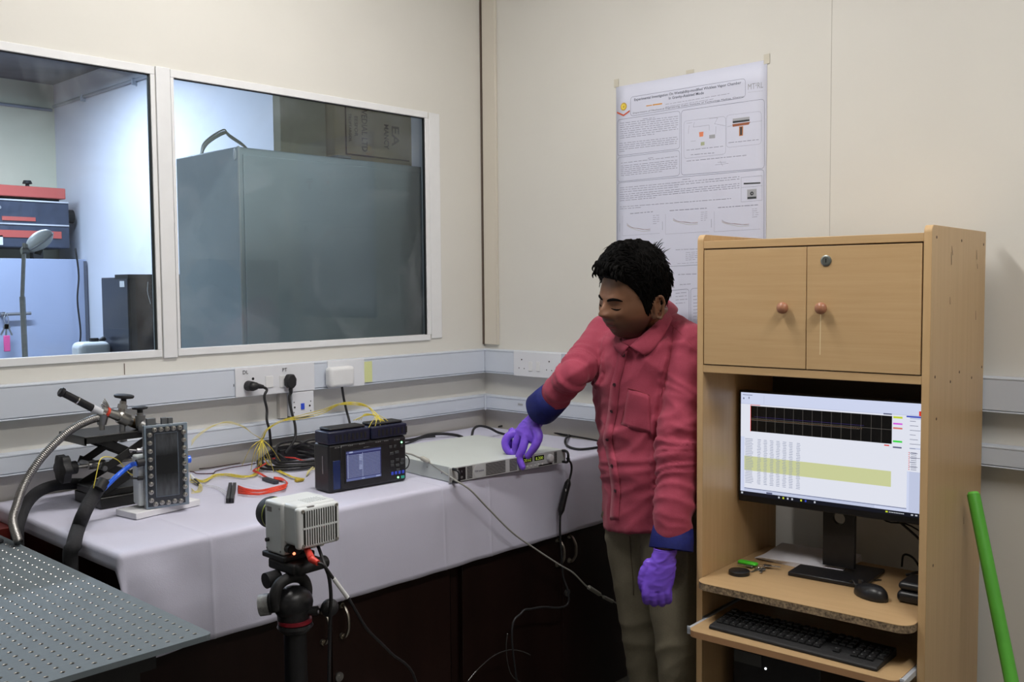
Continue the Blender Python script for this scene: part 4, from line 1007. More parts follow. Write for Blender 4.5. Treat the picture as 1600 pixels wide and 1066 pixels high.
# ------------------------------------------------------------------ rack power supply
FL, FR = on(702, 756, 2, T+.001), on(884, 723, 2, T+.001)
ang = math.atan2(FR.y-FL.y, FR.x-FL.x)
PS = Matrix.Translation((FL.x, FL.y, T+.0015)) @ Matrix.Rotation(ang, 4, 'Z')
pw, pd, ph = (FR-FL).length, .425, .0436
ps = thing('power_supply', 'flat pale grey rack power supply being touched by the gloved hand', 'power supply', M=PS)
def pp(mb, n, m, parent=ps, **k): return mb.build(n, m, parent, world=False, **k)
M_psg = mat('psu_grey_enamel', (.52, .56, .54), .4, noise_amt=.02, noise_scale=8); M_psf = mat('psu_face_grey', (.47, .49, .50), .4)
pp(MB().box(.012, pw-.012, .004, pd, 0, ph), 'casing', M_psg, bevel=.001)
face = pp(MB().box(0, pw, 0, .004, 0, ph), 'front_panel', M_psf, bevel=.0012)
for k, x in enumerate((.020, pw-.020)):
    s_ = 1 if k == 0 else -1
    mb = MB(); xh = .014 if k == 0 else pw-.014
    mb.tube([(xh, 0, .004), (xh, -.018, .005), (xh+s_*.002, -.026, .012), (xh+s_*.002, -.027, .022), (xh+s_*.002, -.026, .032), (xh, -.018, .039), (xh, 0, .040)], .0042, 10)
    pp(mb, 'handle', M_black, smooth=True)
sw_ = pp(MB().box(.032, .060, -.0015, 0, .004, ph-.003), 'power_switch', M_black, bevel=.0006)
mb = MB(); put_text(mb, 'I', (.045, -.0017, .026), (1, 0, 0), (0, 0, 1), .009, center=True); put_text(mb, 'O', (.045, -.0017, .009), (1, 0, 0), (0, 0, 1), .009, center=True); mb.build('switch_legend', M_white, sw_, world=False)
def vents(x0, x1, z0, z1, n_, nm='vent_slots'):
    mb = MB()
    for k in range(n_):
        z = z0+(z1-z0)*k/(n_-1); mb.box(x0, x1, -.0006, .001, z-.0012, z+.0012)
    pp(mb, nm, M_blackm, parent=face)
vents(.066, .086, .006, .038, 8); vents(.138, .215, .006, .038, 8); vents(.232, .262, .006, .038, 8); vents(pw-.052, pw-.040, .006, .038, 10); vents(pw-.12, pw-.06, .004, .006, 2)
mb = MB(); mb.lathe([(0, .0205), (.0008, .0205), (.0008, .019)], (.111, 0, .0215), (0, -1, 0), 30); lo = pp(mb, 'logo_disc', mat('psu_logo_pale', (.50, .52, .54), .4), parent=face)
mb = MB(); put_text(mb, 'TDK·Lambda', (.094, -.0014, .0195), (1, 0, 0), (0, 0, 1), .007, width=.035, bold=True); pp(mb, 'logo_lettering', mat('psu_dark_text', (.06, .06, .12), .5), parent=face)
M_disp = mat('display_black_green', (.006, .012, .004), .2); M_dig = mat('display_digits', (.3, .4, .05), .4, emit=(.45, .6, .08), emit_s=.6)
for x0_, tx in ((.285, '20.02'), (.335, '8.200')):
    dp = pp(MB().box(x0_, x0_+.040, -.0012, 0, .022, .037), 'display', M_disp, parent=ps, bevel=.0004)
    mb = MB(); put_text(mb, tx, (x0_+.004, -.0014, .0245), (1, 0, 0), (0, 0, 1), .013, width=.031); mb.build('digits', M_dig, dp, world=False)
mb = MB(); put_text(mb, 'VOLTAGE    CURRENT    OUTPUT', (.268, -.0004, .014), (1, 0, 0), (0, 0, 1), .003, width=.11); put_text(mb, 'PROT   FINE   LIM   PREV   REM/LOC', (.268, -.0004, .003), (1, 0, 0), (0, 0, 1), .003, width=.12); pp(mb, 'panel_lettering', mat('psu_dark_text2', (.06, .06, .07), .5), parent=face)
for k in range(7): 
    mb = MB(); mb.cyl((.272+.016*k, 0, .0095), (.272+.016*k, -.002, .0095), .0028, seg=12); pp(mb, 'push_button', M_white, smooth='auto')
mb = MB(); mb.lathe([(0, .0125), (.006, .0120), (.010, .0105), (.0115, .008)], (pw-.072, 0, .0235), (0, -1, 0), 24); pp(mb, 'dial', M_white, smooth='auto')
for (y_, z_) in ((.05, .022), (.12, .03)):
    mb = MB(); mb.cyl((.0121, y_, z_), (.0112, y_, z_), .0025, seg=10); pp(mb, 'side_screw', M_steeld)

# ------------------------------------------------------------------ thermal camera on tripod
tc_x, tc_y, tc_z = on(466, 829, 1, -1.19)
cm0 = at(466, 829, 1.88)
th = thing('thermal_camera', 'white box-shaped thermal camera on the tripod, grille facing the viewer', 'camera', (cm0.x+.03, cm0.y+.06, cm0.z-.05))
M_cw = mat('camera_white_enamel', (.62, .65, .66), .38, noise_amt=.02)
gx0, gx1 = cm0.x, cm0.x+.100
gz0 = at(466, 862, 1.88).z; gz1 = at(466, 796, 1.88).z
gy = cm0.y
def tp(mb, n, m, parent=th, **k): return mb.build(n, m, parent, **k)
tp(MB().box(gx0, gx1, gy, gy+.016, gz0, gz1), 'rear_cover', M_cw, bevel=.006, bseg=3)
tp(MB().box(gx0+.004, gx1-.001, gy+.010, gy+.060, gz0+.004, gz1+.004), 'middle_housing', M_cw, bevel=.007, bseg=3)
tp(MB().box(gx0-.002, gx1+.002, gy+.052, gy+.115, gz0-.020, gz1+.004), 'front_housing', M_cw, bevel=.006, bseg=3)
# rear grille
g = tp(MB().box(gx0+.012, gx1-.008, gy-.0004, gy+.001, gz0+.007, gz1-.007), 'grille_recess', mat('grille_dark', (.02, .02, .018), .6))
mb = MB(); gzm = (gz0+gz1)/2
for k in range(13):
    x = gx0+.0165+.0056*k; mb.box(x, x+.0024, gy-.0016, gy, gz0+.007, gz1-.007)
mb.box(gx0+.011, gx1-.007, gy-.0018, gy, gzm-.0018, gzm+.0018)
tp(mb, 'grille', M_cw, parent=g)
for x in (gx0+.0115, gx1-.0085):
    for z in (gz0+.0065, gz1-.0065):
        mb = MB(); mb.lathe([(0, .0040), (.0014, .0036), (.0014, .0018), (.0006, .0016)], (x, gy, z), (0, -1, 0), 14); tp(mb, 'screw', M_steel, smooth='auto')
mb = MB(); mb.lathe([(0, .030), (.004, .033), (.040, .033), (.050, .030), (.050, .023), (.040, .020)], (gx0+.037, gy+.112, gzm+.006), (0, 1, 0), 32); tp(mb, 'lens', M_blackm, smooth='auto')
mb = MB(); mb.lathe([(0, .0334), (.003, .0334)], (gx0+.037, gy+.132, gzm+.006), (0, 1, 0), 32); tp(mb, 'lens_ring', mat('lens_ring_lime', (.35, .4, .05), .4), smooth='auto')
for k, (dx, dz, r_) in enumerate(((.010, -.006, .0088), (.026, -.011, .0088), (.050, -.006, .0075), (.084, -.004, .0065))):
    mb = MB(); mb.cyl((gx0+dx, gy+.0521, gz0+dz), (gx0+dx, gy+.040, gz0+dz), r_); mb.cyl((gx0+dx, gy+.0401, gz0+dz), (gx0+dx, gy+.039, gz0+dz), r_*.7); tp(mb, 'connector', mat('connector_dark', (.05, .05, .05), .35, .8), smooth='auto')
mb = MB(); mb.ball((gx0+.017, gy+.041, gz0-.016), .003); tp(mb, 'status_light', M_glow_r, smooth=True)
tp(MB().box(gx0-.0024, gx0-.0018, gy+.088, gy+.104, gz1-.018, gz1-.008), 'label_plate', mat('label_grey', (.18, .17, .17), .4))
for y_, z_ in ((.060, gz1-.008), (.108, gz1-.010), (.108, gz0-.012), (.060, gz0-.012)):
    mb = MB(); mb.cyl((gx0-.002, gy+y_, z_), (gx0-.0027, gy+y_, z_), .002, seg=10); tp(mb, 'side_screw', M_steeld)
mb = MB(); mb.cyl((gx0-.0018, gy+.102, gz0+.006), (gx0-.008, gy+.102, gz0+.006), .004); tp(mb, 'side_port', M_blackm, smooth='auto')
for k in range(8): tp(MB().box(gx0+.038+.006*k, gx0+.040+.006*k, gy+.02, gy+.055, gz1+.0038, gz1+.0046), 'top_rib', M_cw)
tp(MB().box(gx0+.024, gx0+.040, gy+.002, gy+.006, gz1-.001, gz1+.0008), 'top_badge', mat('label_grey', (.18, .17, .17), .4))
# cable with red strain relief and white label
mb = MB(); c = Vector((gx0+.046, gy+.040, gz0-.010)); A = at(487, 874, 1.86); B = at(497, 880, 1.85)
cb = thing('camera_cable', 'black camera cable with red connector boot and white marker sleeve', 'cable', tuple(c))
mb.cyl(c, A, .0065, .007); mb.cyl(A, B, .007, .0055); mb.build('red_boot', mat('boot_red', (.62, .05, .035), .4), cb, smooth='auto')
mb = MB(); P = [B, at(506, 884, 1.85), at(520, 903, 1.86), at(541, 930, 1.88), at(556, 955, 1.90), at(575, 985, 1.95), at(610, 1020, 2.1), at(650, 1066, 2.2), Vector((-1.30, -1.05, .35)), Vector((-1.2, -.95, .06)), Vector((-1.0, -.9, .008))]
mb.tube(P, .0030, 10); mb.build('cord', M_rubber, cb, smooth=True)
mb = MB(); mb.cyl(at(521, 904, 1.86), at(543, 934, 1.88), .0042, seg=14); mb.build('white_sleeve', M_white, cb, smooth='auto')
cable('camera_power_cable', 'black power cable hanging straight down from the thermal camera', [Vector((gx0+.072, gy+.042, gz0-.004)), at(508, 885, 1.88), at(514, 902, 1.89), at(517, 930, 1.90), at(516, 960, 1.91), at(515, 1010, 1.92), at(514, 1066, 1.92), at(512, 1300, 1.95)], .0036, M_rubber)
# tripod
tx, ty = at(461, 1000, 1.93).x, at(461, 1000, 1.93).y
def A_(x, y, d=1.93): return at(x, y, d)
tr = thing('tripod', 'black tripod with ball head carrying the white thermal camera', 'tripod', (tx, ty, 0))
def rp(mb, n, m=M_blackm, **k): return mb.build(n, m, tr, **k)
zt_ = gz0-.0205
rp(MB().box(gx0-.004, gx0+.070, gy+.045, gy+.125, zt_-.012, zt_), 'quick_release_plate', bevel=.003)
mb = MB(); mb.cyl(Vector((gx0+.005, gy+.02, zt_-.024)), Vector((gx0+.080, gy+.02, zt_-.020)), .011, .013); mb.box(gx0+.0, gx0+.075, gy+.02, gy+.11, zt_-.034, zt_-.012); rp(mb, 'clamp_body', bevel=.005, bseg=3)
mb = MB(); kx = A_(415, 908, 1.92); mb.cyl(kx, kx+Vector((.030, 0, .002)), .016, .015, 18); rp(mb, 'clamp_knob', M_rubber, smooth='auto')
# U-shaped yoke and ball
bc = A_(458, 942)
mb = MB(); mb.tube([bc+Vector((-.038, .0, -.005)), bc+Vector((-.042, 0, .022)), bc+Vector((-.030, 0, .045)), bc+Vector((0, 0, .052)), bc+Vector((.024, 0, .042)), bc+Vector((.033, 0, .020)), bc+Vector((.030, 0, -.004))], .0115, 12); rp(mb, 'yoke', smooth=True)
mb = MB(); mb.ball(bc, .036, 1.15, 1, .95); mb.cyl(bc+Vector((0, 0, -.05)), bc, .030, .034, 24); rp(mb, 'ball_housing', M_black, smooth='auto')
k0 = A_(408, 946, 1.93); k1 = A_(440, 941, 1.93)
mb = MB(); mb.cyl(k0, k1, .017, .020, 24); rp(mb, 'pan_shaft', M_black, smooth='auto')
mb = MB(); d = (k1-k0).normalized(); mb.lathe([(0, .016), (0, .0215), (.020, .0215), (.020, .018)], k0-d*.002, d, 28, caps=False); rp(mb, 'scale_collar', mat('scale_collar_grey', (.33, .34, .35), .35, .6, noise_amt=.3, noise_scale=160), smooth='auto')
mb = MB(); mb.cyl(k0-d*.001, k0+d*.004, .0155, seg=24); rp(mb, 'collar_recess', M_blackm, smooth='auto')
k2 = A_(497, 954, 1.93); k3 = A_(515, 950, 1.93)
mb = MB(); mb.cyl(A_(475, 956, 1.93), k2, .009); rp(mb, 'knob_neck', M_black, smooth='auto')
mb = MB(); mb.cyl(A_(494, 955, 1.93), A_(497, 954, 1.93), .006); rp(mb, 'knob_ferrule', M_chrome, smooth='auto')
mb = MB(); mb.ball(k3, .019, 1, .85, .95); rp(mb, 'lock_knob', M_rubber, smooth=True)
hb = A_(461, 972)
mb = MB(); mb.lathe([(0, .022), (.006, .030), (.014, .036), (.020, .034)], hb+Vector((0, 0, -.022)), (0, 0, 1), 28); rp(mb, 'head_base', M_black, smooth='auto')
mb = MB(); mb.lathe([(0, .0335), (.0065, .0335)], hb+Vector((0, 0, .0)), (0, 0, 1), 28); rp(mb, 'red_ring', mat('dark_red_anodised', (.22, .01, .02), .35), smooth='auto')
mb = MB(); mb.cyl((hb.x, hb.y, .55), (hb.x, hb.y, hb.z-.02), .0225, seg=24); rp(mb, 'centre_column', M_black, smooth='auto')
mb = MB(); mb.cyl((hb.x, hb.y, .55), (hb.x, hb.y, .63), .045, .038, 24); rp(mb, 'crown', M_black, smooth='auto')
for k in range(3):
    a_ = radians(90+120*k+15); e = Vector((hb.x+.36*cos(a_), hb.y+.36*sin(a_), .012)); s0 = Vector((hb.x+.04*cos(a_), hb.y+.04*sin(a_), .60))
    mb = MB(); mb.cyl(s0, s0.lerp(e, .5), .014); mb.cyl(s0.lerp(e, .5), e, .010); lgm = rp(mb, 'leg', M_black, smooth='auto')
    mb = MB(); mb.cyl(e+Vector((0, 0, -.011)), e+Vector((0, 0, .012)), .014, .012); mb.build('rubber_foot', M_rubber, lgm, smooth='auto')

# ------------------------------------------------------------------ sockets, plugs and cords
def socket_w(name, x0, x1, z0, z1, label, rocker=(), holes=(), y=-.0462, th_=.004, m=None):
    t = thing(name, label, 'socket', ((x0+x1)/2, y, z0))
    MB().box(x0, x1, y-th_, y+.0005, z0, z1).build('face_plate', m or M_plate, t, bevel=.0015)
    for (a, b, c, d) in rocker:
        MB().box(a, b, y-th_-.003, y-th_, c, d).build('rocker_switch', M_white, t, bevel=.001)
    for (hx, hz, r_) in holes:
        mb = MB(); mb.cyl((hx, y-th_-.0005, hz), (hx, y-th_+.0002, hz), r_, seg=14); mb.build('pin_hole', M_blackm, t)
    return t
sp_ = socket_w('socket_panel', -1.166, -.867, 1.152, 1.2455, 'double socket panel marked DL and PT with two black plugs in it', rocker=((-1.058, -1.030, 1.175, 1.212), (-1.005, -.977, 1.172, 1.210)), holes=((-1.103, 1.2075, .0045),))
mb = MB(); y_ = -.0512
put_text(mb, 'DL', on(379, 585, 1, y_), (1, 0, 0), (0, 0, 1), .017); mb.build('handwritten_dl', mat('pen_ink', (.03, .03, .035), .6), sp_)
mb = MB(); put_text(mb, 'PT', on(441, 581, 1, y_), (1, 0, 0), (0, 0, 1), .017); mb.build('handwritten_pt', mat('pen_ink', (.03, .03, .035), .6), sp_)
mb = MB(); p = on(365, 599, 1, -.05); mb.box(p.x-.001, p.x+.001, -.0512, -.050, 1.188, 1.196); mb.build('screw', M_blackm, sp_)
p = on(522, 590, 1, -.05)
sp2 = socket_w('socket_panel', -.812, -.655, 1.150, 1.2455, 'white socket panel holding a cube adapter beside the yellow note', rocker=((-.755, -.729, 1.175, 1.215),), holes=())
MB().box(-.785, -.782, -.0508, -.0501, 1.190, 1.199).build('screw', M_blackm, sp2)
t = thing('plug_adapter', 'bulky white plug adapter in the socket left of the yellow note', 'adapter', (-.69, -.05, 1.17))
a = on(515, 606, 1, -.08); b = on(553, 572, 1, -.08)
MB().box(a.x, b.x, -.088, -.0505, 1.156, 1.226).build('body', M_white, t, bevel=.012, bseg=4)
p = on(534, 605, 1, -.075)
P = [p+Vector((0, 0, .008)), on(537, 622, 1, -.07), on(541, 640, 1, -.07), on(545, 655, 1, -.08), on(551, 680, 1, -.14), on(560, 715, 1, -.22), Vector((-.86, -.30, T+.008)), Vector((-.9, -.36, T+.008))]
cable('adapter_cord', 'black cord from the white adapter going down behind the data logger', P, .0042, M_rubber)
# sticky note
a = on(556, 601, 1, -.049); b = on(581, 568, 1, -.049)
mb = MB(); mb.box(a.x-.001, b.x+.001, -.0488, -.0480, 1.160, 1.2335); tag(mb.build('sticky_note', mat('note_yellow', (.64, .68, .33), .8)), 'pale yellow-green sticky note on the trunking', 'note')
# lower socket box
t = socket_w('lan_socket', -.957, -.872, 1.066, 1.150, 'small white wall box with a blue port below the upper trunking', holes=tuple((on(x, y, 1, -.052).x, on(x, y, 1, -.052).z, r_) for x, y, r_ in ((461, 637, .0035), (484.5, 634, .0035), (460, 629, .002), (486, 627, .002), (460, 645, .002), (486, 642, .002))), y=-.046, th_=.004)
MB().box(-.955, -.874, -.0458, -.001, 1.068, 1.148).build('back_box', M_plate, t, bevel=.002)
p = on(473, 635, 1, -.0515); MB().box(p.x-.0065, p.x+.0065, -.0525, -.050, p.z-.010, p.z+.010).build('blue_port', mat('port_blue', (.03, .08, .62), .4), t)
MB().box(-.985, -.9575, -.020, -.0005, 1.064, 1.15).build('side_box', mat('cream_plate', (.58, .55, .50), .5), t)
# plugs
def plug(c, r_, pts, lab, lab2, flat=False):
    t = thing('power_plug', lab, 'plug', tuple(c))
    mb = MB()
    if flat:
        o_ = [(-.017, -.016), (-.019, .004), (-.010, .020), (.010, .020), (.019, .004), (.017, -.016), (.008, -.026), (-.008, -.026)]
        mb.prism([c+Vector((x, -.006, z)) for x, z in o_], (0, -.022, 0)); mb.cyl(c+Vector((0, -.018, -.024)), c+Vector((.001, -.018, -.046)), .0075, .005)
        mb.build('body', M_rubber, t, bevel=.004)
    else:
        mb.cyl(c, c+Vector((0, -.028, 0)), .0165, .015, 22); mb.ball(c+Vector((.004, -.028, 0)), .014, 1.25, .9, .95); mb.cyl(c+Vector((.014, -.030, 0)), c+Vector((.034, -.032, -.004)), .009, .006)
        mb.build('body', M_rubber, t, smooth='auto')
    return cable('cord', None, pts, .0044, M_rubber, parent=t)
c = on(388, 603, 1, -.052)
plug(c, .017, [c+Vector((.030, -.032, -.003)), c+Vector((.045, -.035, -.014)), on(413, 620, 1, -.09), on(417, 640, 1, -.09), on(417, 657, 1, -.10), on(421, 672, 1, -.10), on(423, 692, 1, -.08), on(426, 702, 1, -.08), Vector((-1.03, -.12, T+.012))], 'round black plug in the left socket below the letters DL', 'black cord from the DL plug running down to the bench', False)
c = on(449, 594, 1, -.052)
plug(c, .017, [c+Vector((.001, -.018, -.040)), on(452, 622, 1, -.07), on(456, 645, 1, -.08), on(461, 665, 1, -.09), on(461, 685, 1, -.10), on(452, 700, 1, -.12), on(446, 708, 1, -.14)], 'black three-pin plug in the socket below the letters PT', 'black cord from the PT plug curving to the power strip', True)
# sockets on the right wall
t = thing('socket_panel', 'white double socket panel with switches on the right-hand wall trunking', 'socket', (-.047, -.33, 1.15))
y0_, y1_ = -.445, -.205
MB().box(-.0500, -.0455, y0_, y1_, 1.149, 1.2445).build('face_plate', M_plate, t, bevel=.0015)
for px in (815, 858):
    for dx, dy, r_ in ((0, -8, 2.6), (-4, 5, 2.0), (4, 6, 2.0)):
        p = on(px+dx, 570+dy+(px-815)*.075, 0, -.0502); mb = MB(); mb.cyl((-.0505, p.y, p.z), (-.0495, p.y, p.z), .0026*r_/2.3, seg=12); mb.build('pin_hole', M_blackm, t)
for px in (829, 841):
    p = on(px, 572, 0, -.05); MB().box(-.0525, -.0500, p.y-.009, p.y+.009, p.z-.020, p.z+.016).build('rocker_switch', M_white, t, bevel=.001)
p = on(813, 632, 0, -.047); mb = MB(); mb.box(-.0472, -.0460, p.y-.012, p.y+.012, p.z-.004, p.z+.003); tag(mb.build('trunking_mark', mat('faint_grey_mark', (.35, .36, .38), .6)), 'small grey maker mark on the lower trunking of the right wall', 'mark')
# ------------------------------------------------------------------ loose wires on the bench
def Tp(x, y, h=.004): # point lying h above the cloth at pixel (x, y)
    p = on(x, y, 2, T+h); return p
def clampy(p, lo=-.012):
    if p.y > lo: p = Vector((p.x, lo, p.z))
    return p
rw = random.Random(11)
def bundle(name, lab, paths, r, m, cat='wires', n=5, group=None, jitter=0.0, base=None):
    t = thing(name, lab, cat, tuple(base if base is not None else paths[0][0]))
    for P in paths:
        mb = MB(); mb.tube(P, r, 5, n=n); mb.build('strand', m if not callable(m) else m(), t, smooth=True)
    return t
# hub where the thermocouples meet in front of the lower trunking
hub = on(410, 686, 1, -.20)
def jit(p, s=.004): return p+Vector((rw.uniform(-s, s), rw.uniform(-s, s), rw.uniform(-s*.4, s)))
# long arc from hub to the logger terminals
paths = []
for k in range(6):
    tx_, ty_ = 572+rw.uniform(0, 26), 663+rw.uniform(-3, 2)
    paths.append([jit(hub, .005), jit(on(418, 672, 1, -.22), .004), on(440, 659-2*(k % 2), 1, -.25), on(470, 655-3*(k % 3), 1, -.30), on(505, 646-3*(k % 3), 1, -.36), on(530, 633-2*(k % 2), 1, -.42), on(555, 629+2*(k % 3), 1, -.46), on(575, 635+2*(k % 2), 1, -.50), on(589+rw.uniform(-4, 4), 652, 1, -.545), on(580+5*k, 667, 1, -.598)])
for k in range(4):
    paths.append([on(552+4*k, 657, 1, -.54), on(570, 650-k, 1, -.55), on(588, 650, 1, -.56), on(596+3*k, 662, 1, -.597)])
for k in range(5):
    paths.append([on(590+rw.uniform(-2, 2), 649, 1, -.575), on(586+6*k-4, 658, 1, -.595), on(576+9*k, 670+rw.uniform(-3, 2), 1, -.605)])
bundle('thermocouple_wires', 'thin yellow wires arching from bench centre up to the logger\'s right terminal block', paths, .00095, M_yel, base=hub)
# left-going fine arc to the test chamber
paths = []
for k in range(3):
    paths.append([jit(hub), on(395, 678, 1, -.22), on(380, 668-k, 1, -.25), on(355, 661-k, 1, -.28), on(330, 666+k, 1, -.33), on(308, 680+2*k, 1, -.38), on(299, 690+3*k, 1, -.42)])
bundle('thermocouple_wires', 'fine pale yellow wires curving left from the bench centre to the test chamber', paths, .0007, mat('pale_yellow_wire', (.66, .58, .22), .45), base=hub)
# legs dropping from the hub onto the cloth
paths = []
for (x1, y1, x2, y2) in ((392, 700, 378, 728), (398, 705, 392, 735), (405, 712, 402, 738), (404, 708, 408, 728), (415, 708, 424, 728), (418, 706, 428, 738), (424, 700, 442, 727), (400, 712, 398, 722), (412, 712, 418, 724), (408, 716, 410, 730)):
    paths.append([jit(hub, .003), on(x1, y1, 1, -.24), Tp(x2, y2, .003)])
bundle('thermocouple_wires', 'yellow wires fanning down from one point onto the cloth between chamber and logger', paths, .00095, M_yel, base=hub)
paths = []
for k in range(9):
    j = lambda a, b: Tp(a+rw.uniform(-2, 2), b+rw.uniform(-2, 2), rw.uniform(.0025, .010))
    paths.append([j(299, 745+k), j(318, 752), j(335, 743), j(355, 742), j(380, 745), j(398, 741), j(404, 732), j(408, 724)])
bundle('thermocouple_wires', 'thick strand of yellow wires lying across the cloth right of the test chamber', paths, .0010, M_yel)
paths = []
for k in range(7):
    j = lambda a, b: Tp(a+rw.uniform(-2, 2), b+rw.uniform(-1.5, 1.5), rw.uniform(.0025, .008))
    paths.append([Tp(412, 716, .03), j(422, 728), j(436, 736), j(452, 744), j(466, 748), j(474, 749)])
yb = bundle('thermocouple_wires', 'yellow wire strand ending in small plugs on the cloth left of the data logger', paths, .00095, M_yel)
mb = MB(); p = Tp(468, 750, .006); mb.box(p.x-.014, p.x+.012, p.y-.006, p.y+.006, T+.0014, T+.010); mb.build('wire_plug', mat('plug_yellow', (.55, .40, .04), .5), yb, bevel=.002)
paths = []
for k in range(5):
    j = lambda a, b, h=.004: Tp(a+rw.uniform(-2, 2), b+rw.uniform(-2, 2), h)
    paths.append([j(479, 743), j(484, 736, .01), j(489, 732, .01), j(497, 728+2*k, .004)])
bundle('thermocouple_wires', 'short yellow and white wires tucked against the left side of the logger', paths, .0011, mat('cream_wire', (.62, .56, .25), .5))
paths = []
for k in range(5):
    a0 = 2*pi*k/5
    paths.append([Tp(299, 763+2*k, .003), Tp(306+2*k, 768, .003), Tp(311+k, 758, .006), Tp(304, 748+k, .012), Tp(298, 742, .016), Tp(297, 752, .012)])
bundle('thermocouple_wires', 'small loop of pale yellow wires behind the lower right of the test chamber', paths, .0009, mat('pale_yellow_wire', (.66, .58, .22), .45))
t = thing('white_wires', 'thin white wires leading to the black ribbon connector', 'wires', tuple(Tp(330, 760)))
for k in range(3):
    mb = MB(); mb.tube([Tp(303, 750, .010), Tp(318, 757+k, .006), Tp(340, 761+2*k, .004), Tp(356, 770+3*k, .005)], .0008, 5); mb.build('strand', mat('white_wire', (.7, .7, .72), .4), t, smooth=True)
mb = MB(); A, B = Tp(304, 750, .012), Tp(311, 757, .006); mb.cyl(A, B, .0045, .004, 10); mb.build('black_plug', M_black, t, smooth='auto')
mb = MB(); A, B = Tp(298, 742, .014), Tp(304, 750, .012); mb.cyl(A, B, .0035, .0045, 10); mb.build('white_plug', M_white, t, smooth='auto')
# red ribbon with black connectors
t = thing('ribbon_harness', 'bundle of red wires with a black double connector in front of the coil', 'wires', tuple(Tp(370, 770)))
for k in range(10):
    o_ = k-4.5
    P = [Tp(372, 765+1.5*o_*.9, .006), Tp(385, 768+1.0*o_, .006+.002*(k % 3)), Tp(405, 769+1.0*o_*.8+rw.uniform(-1, 1), .005+.003*(k % 2)), Tp(428, 765+.8*o_, .007), Tp(446, 760+.7*o_, .007+.002*(k % 3)), Tp(449-.3*k, 753-.3*o_, .008), Tp(440, 749+.4*o_, .007), Tp(428, 747+.3*o_, .007)]
    mb = MB(); mb.tube(P, .00135, 6); mb.build('red_strand', M_red, t, smooth=True)
for k in range(2):
    x0_, y0_ = 358+6.5*k, 759-.5*k
    A = Tp(x0_+2, 757, .009); B = Tp(x0_-2, 782, .009)
    d = (B-A).normalized(); n_ = Vector((-d.y, d.x, 0))*.0048
    mb = MB(); mb.prism([A+n_+Vector((0, 0, -.0075)), A-n_+Vector((0, 0, -.0075)), A-n_+Vector((0, 0, .0055)), A+n_+Vector((0, 0, .0055))], B-A); mb.build('connector', M_black, t, bevel=.001)
A, B = Tp(413, 748, .006), Tp(432, 754, .006)
mb = MB(); mb.box(-.0, (B-A).length, -.008, .008, -.0045, .005, M=Matrix.Translation(A) @ (B-A).to_track_quat('X', 'Z').to_matrix().to_4x4()); mb.build('mid_connector', mat('dark_connector', (.03, .035, .045), .4), t, bevel=.001)
for k in range(3):
    mb = MB(); mb.tube([Tp(416+2*k, 747, .008), Tp(406, 741-k, .010), Tp(395+k, 736-k, .014), Tp(404, 731, .02), Tp(416, 723+k, .022)], .0013, 6); mb.build('red_strand', M_red, t, smooth=True)
# twisted dark red and black pair wires
cable('signal_wire', 'dark twisted wire lying far back on the cloth from the chamber to the coil', [Tp(297, 733), clampy(Tp(315, 729)), clampy(Tp(340, 724)), clampy(Tp(372, 723))], .0014, mat('twisted_dark', (.07, .015, .02), .5, col2=(.01, .01, .012), noise_scale=120), 'wire')
cable('signal_wire', 'dark red twisted wire lying on the cloth in front of the other one', [Tp(297, 737, .01), Tp(303, 738, .006), Tp(308, 740), Tp(332, 740), Tp(338, 736), Tp(360, 731), Tp(385, 727), Tp(400, 724)], .0016, mat('twisted_red', (.10, .01, .015), .5, col2=(.01, .01, .012), noise_scale=150), 'wire')
cable('red_cord', 'bright red cord running along the cloth from the coil to behind the logger', [Tp(425, 717, .016), Tp(440, 715, .016), Tp(460, 716, .014), Tp(474, 720, .008), Tp(491, 719, .006), Tp(510, 715, .006)], .0026, mat('cord_red', (.55, .05, .04), .4), 'cord')
# black coil of mains cable
t = thing('coiled_cable', 'coil of black mains cable lying on the cloth left of the power strip', 'cable', (-1.045, -.165, T))
P = []
for k in range(64):
    a_ = 2*pi*k/16; lp_ = k/16; R_x = .115-.006*lp_+.004*sin(k*1.7); R_y = .105-.008*lp_+.003*cos(k*1.3)
    P.append(Vector((-1.045+.012*lp_+R_x*cos(a_), -.165-.004*lp_+R_y*sin(a_), T+.0058+.0092*lp_*.55+.040*max(0, sin(a_))*(.3+.25*lp_)+.001*sin(k))))
mb = MB(); mb.tube(P, .0042, 8, n=3); mb.build('cord', M_rubber, t, smooth=True)
# power strip
A, B = clampy(Tp(420, 713, .002), -.03), Tp(520, 712, .002)
A = Vector((-1.135, -.055, T+.0016)); ex = Vector((1, -.06, 0)).normalized()
Mx = Matrix.Translation(A) @ Matrix.Rotation(-.06, 4, 'Z')
t = thing('power_strip', 'long black power strip on the cloth behind the data logger', 'power strip', M=Mx)
mb = MB(); mb.box(.10, .52, -.028, .028, 0, .042); mb.build('housing', M_black, t, world=False, bevel=.004)
for k in range(4):
    mb = MB(); mb.cyl((.16+.09*k, 0, .0415), (.16+.09*k, 0, .0428), .019); mb.build('outlet', M_blackm, t, world=False, smooth='auto')
cable('looped_cord', 'black cord arching over the far end of the power strip', [Vector((-.985, -.10, T+.047)), on(470, 694, 1, -.13), on(482, 688, 1, -.14), on(497, 687, 1, -.16), on(515, 690, 1, -.2), Vector((-.80, -.24, T+.01))], .0042, M_rubber, 'cord')
cable('looped_cord', 'second black cord lying behind the power supply, left of the corner', [clampy(Tp(560, 696)), clampy(Tp(640, 688), -.03), clampy(Tp(668, 680, .012), -.03), clampy(Tp(690, 678, .016), -.04), clampy(Tp(712, 680, .006), -.06), clampy(Tp(722, 683), -.08)], .0055, M_rubber, 'cord')
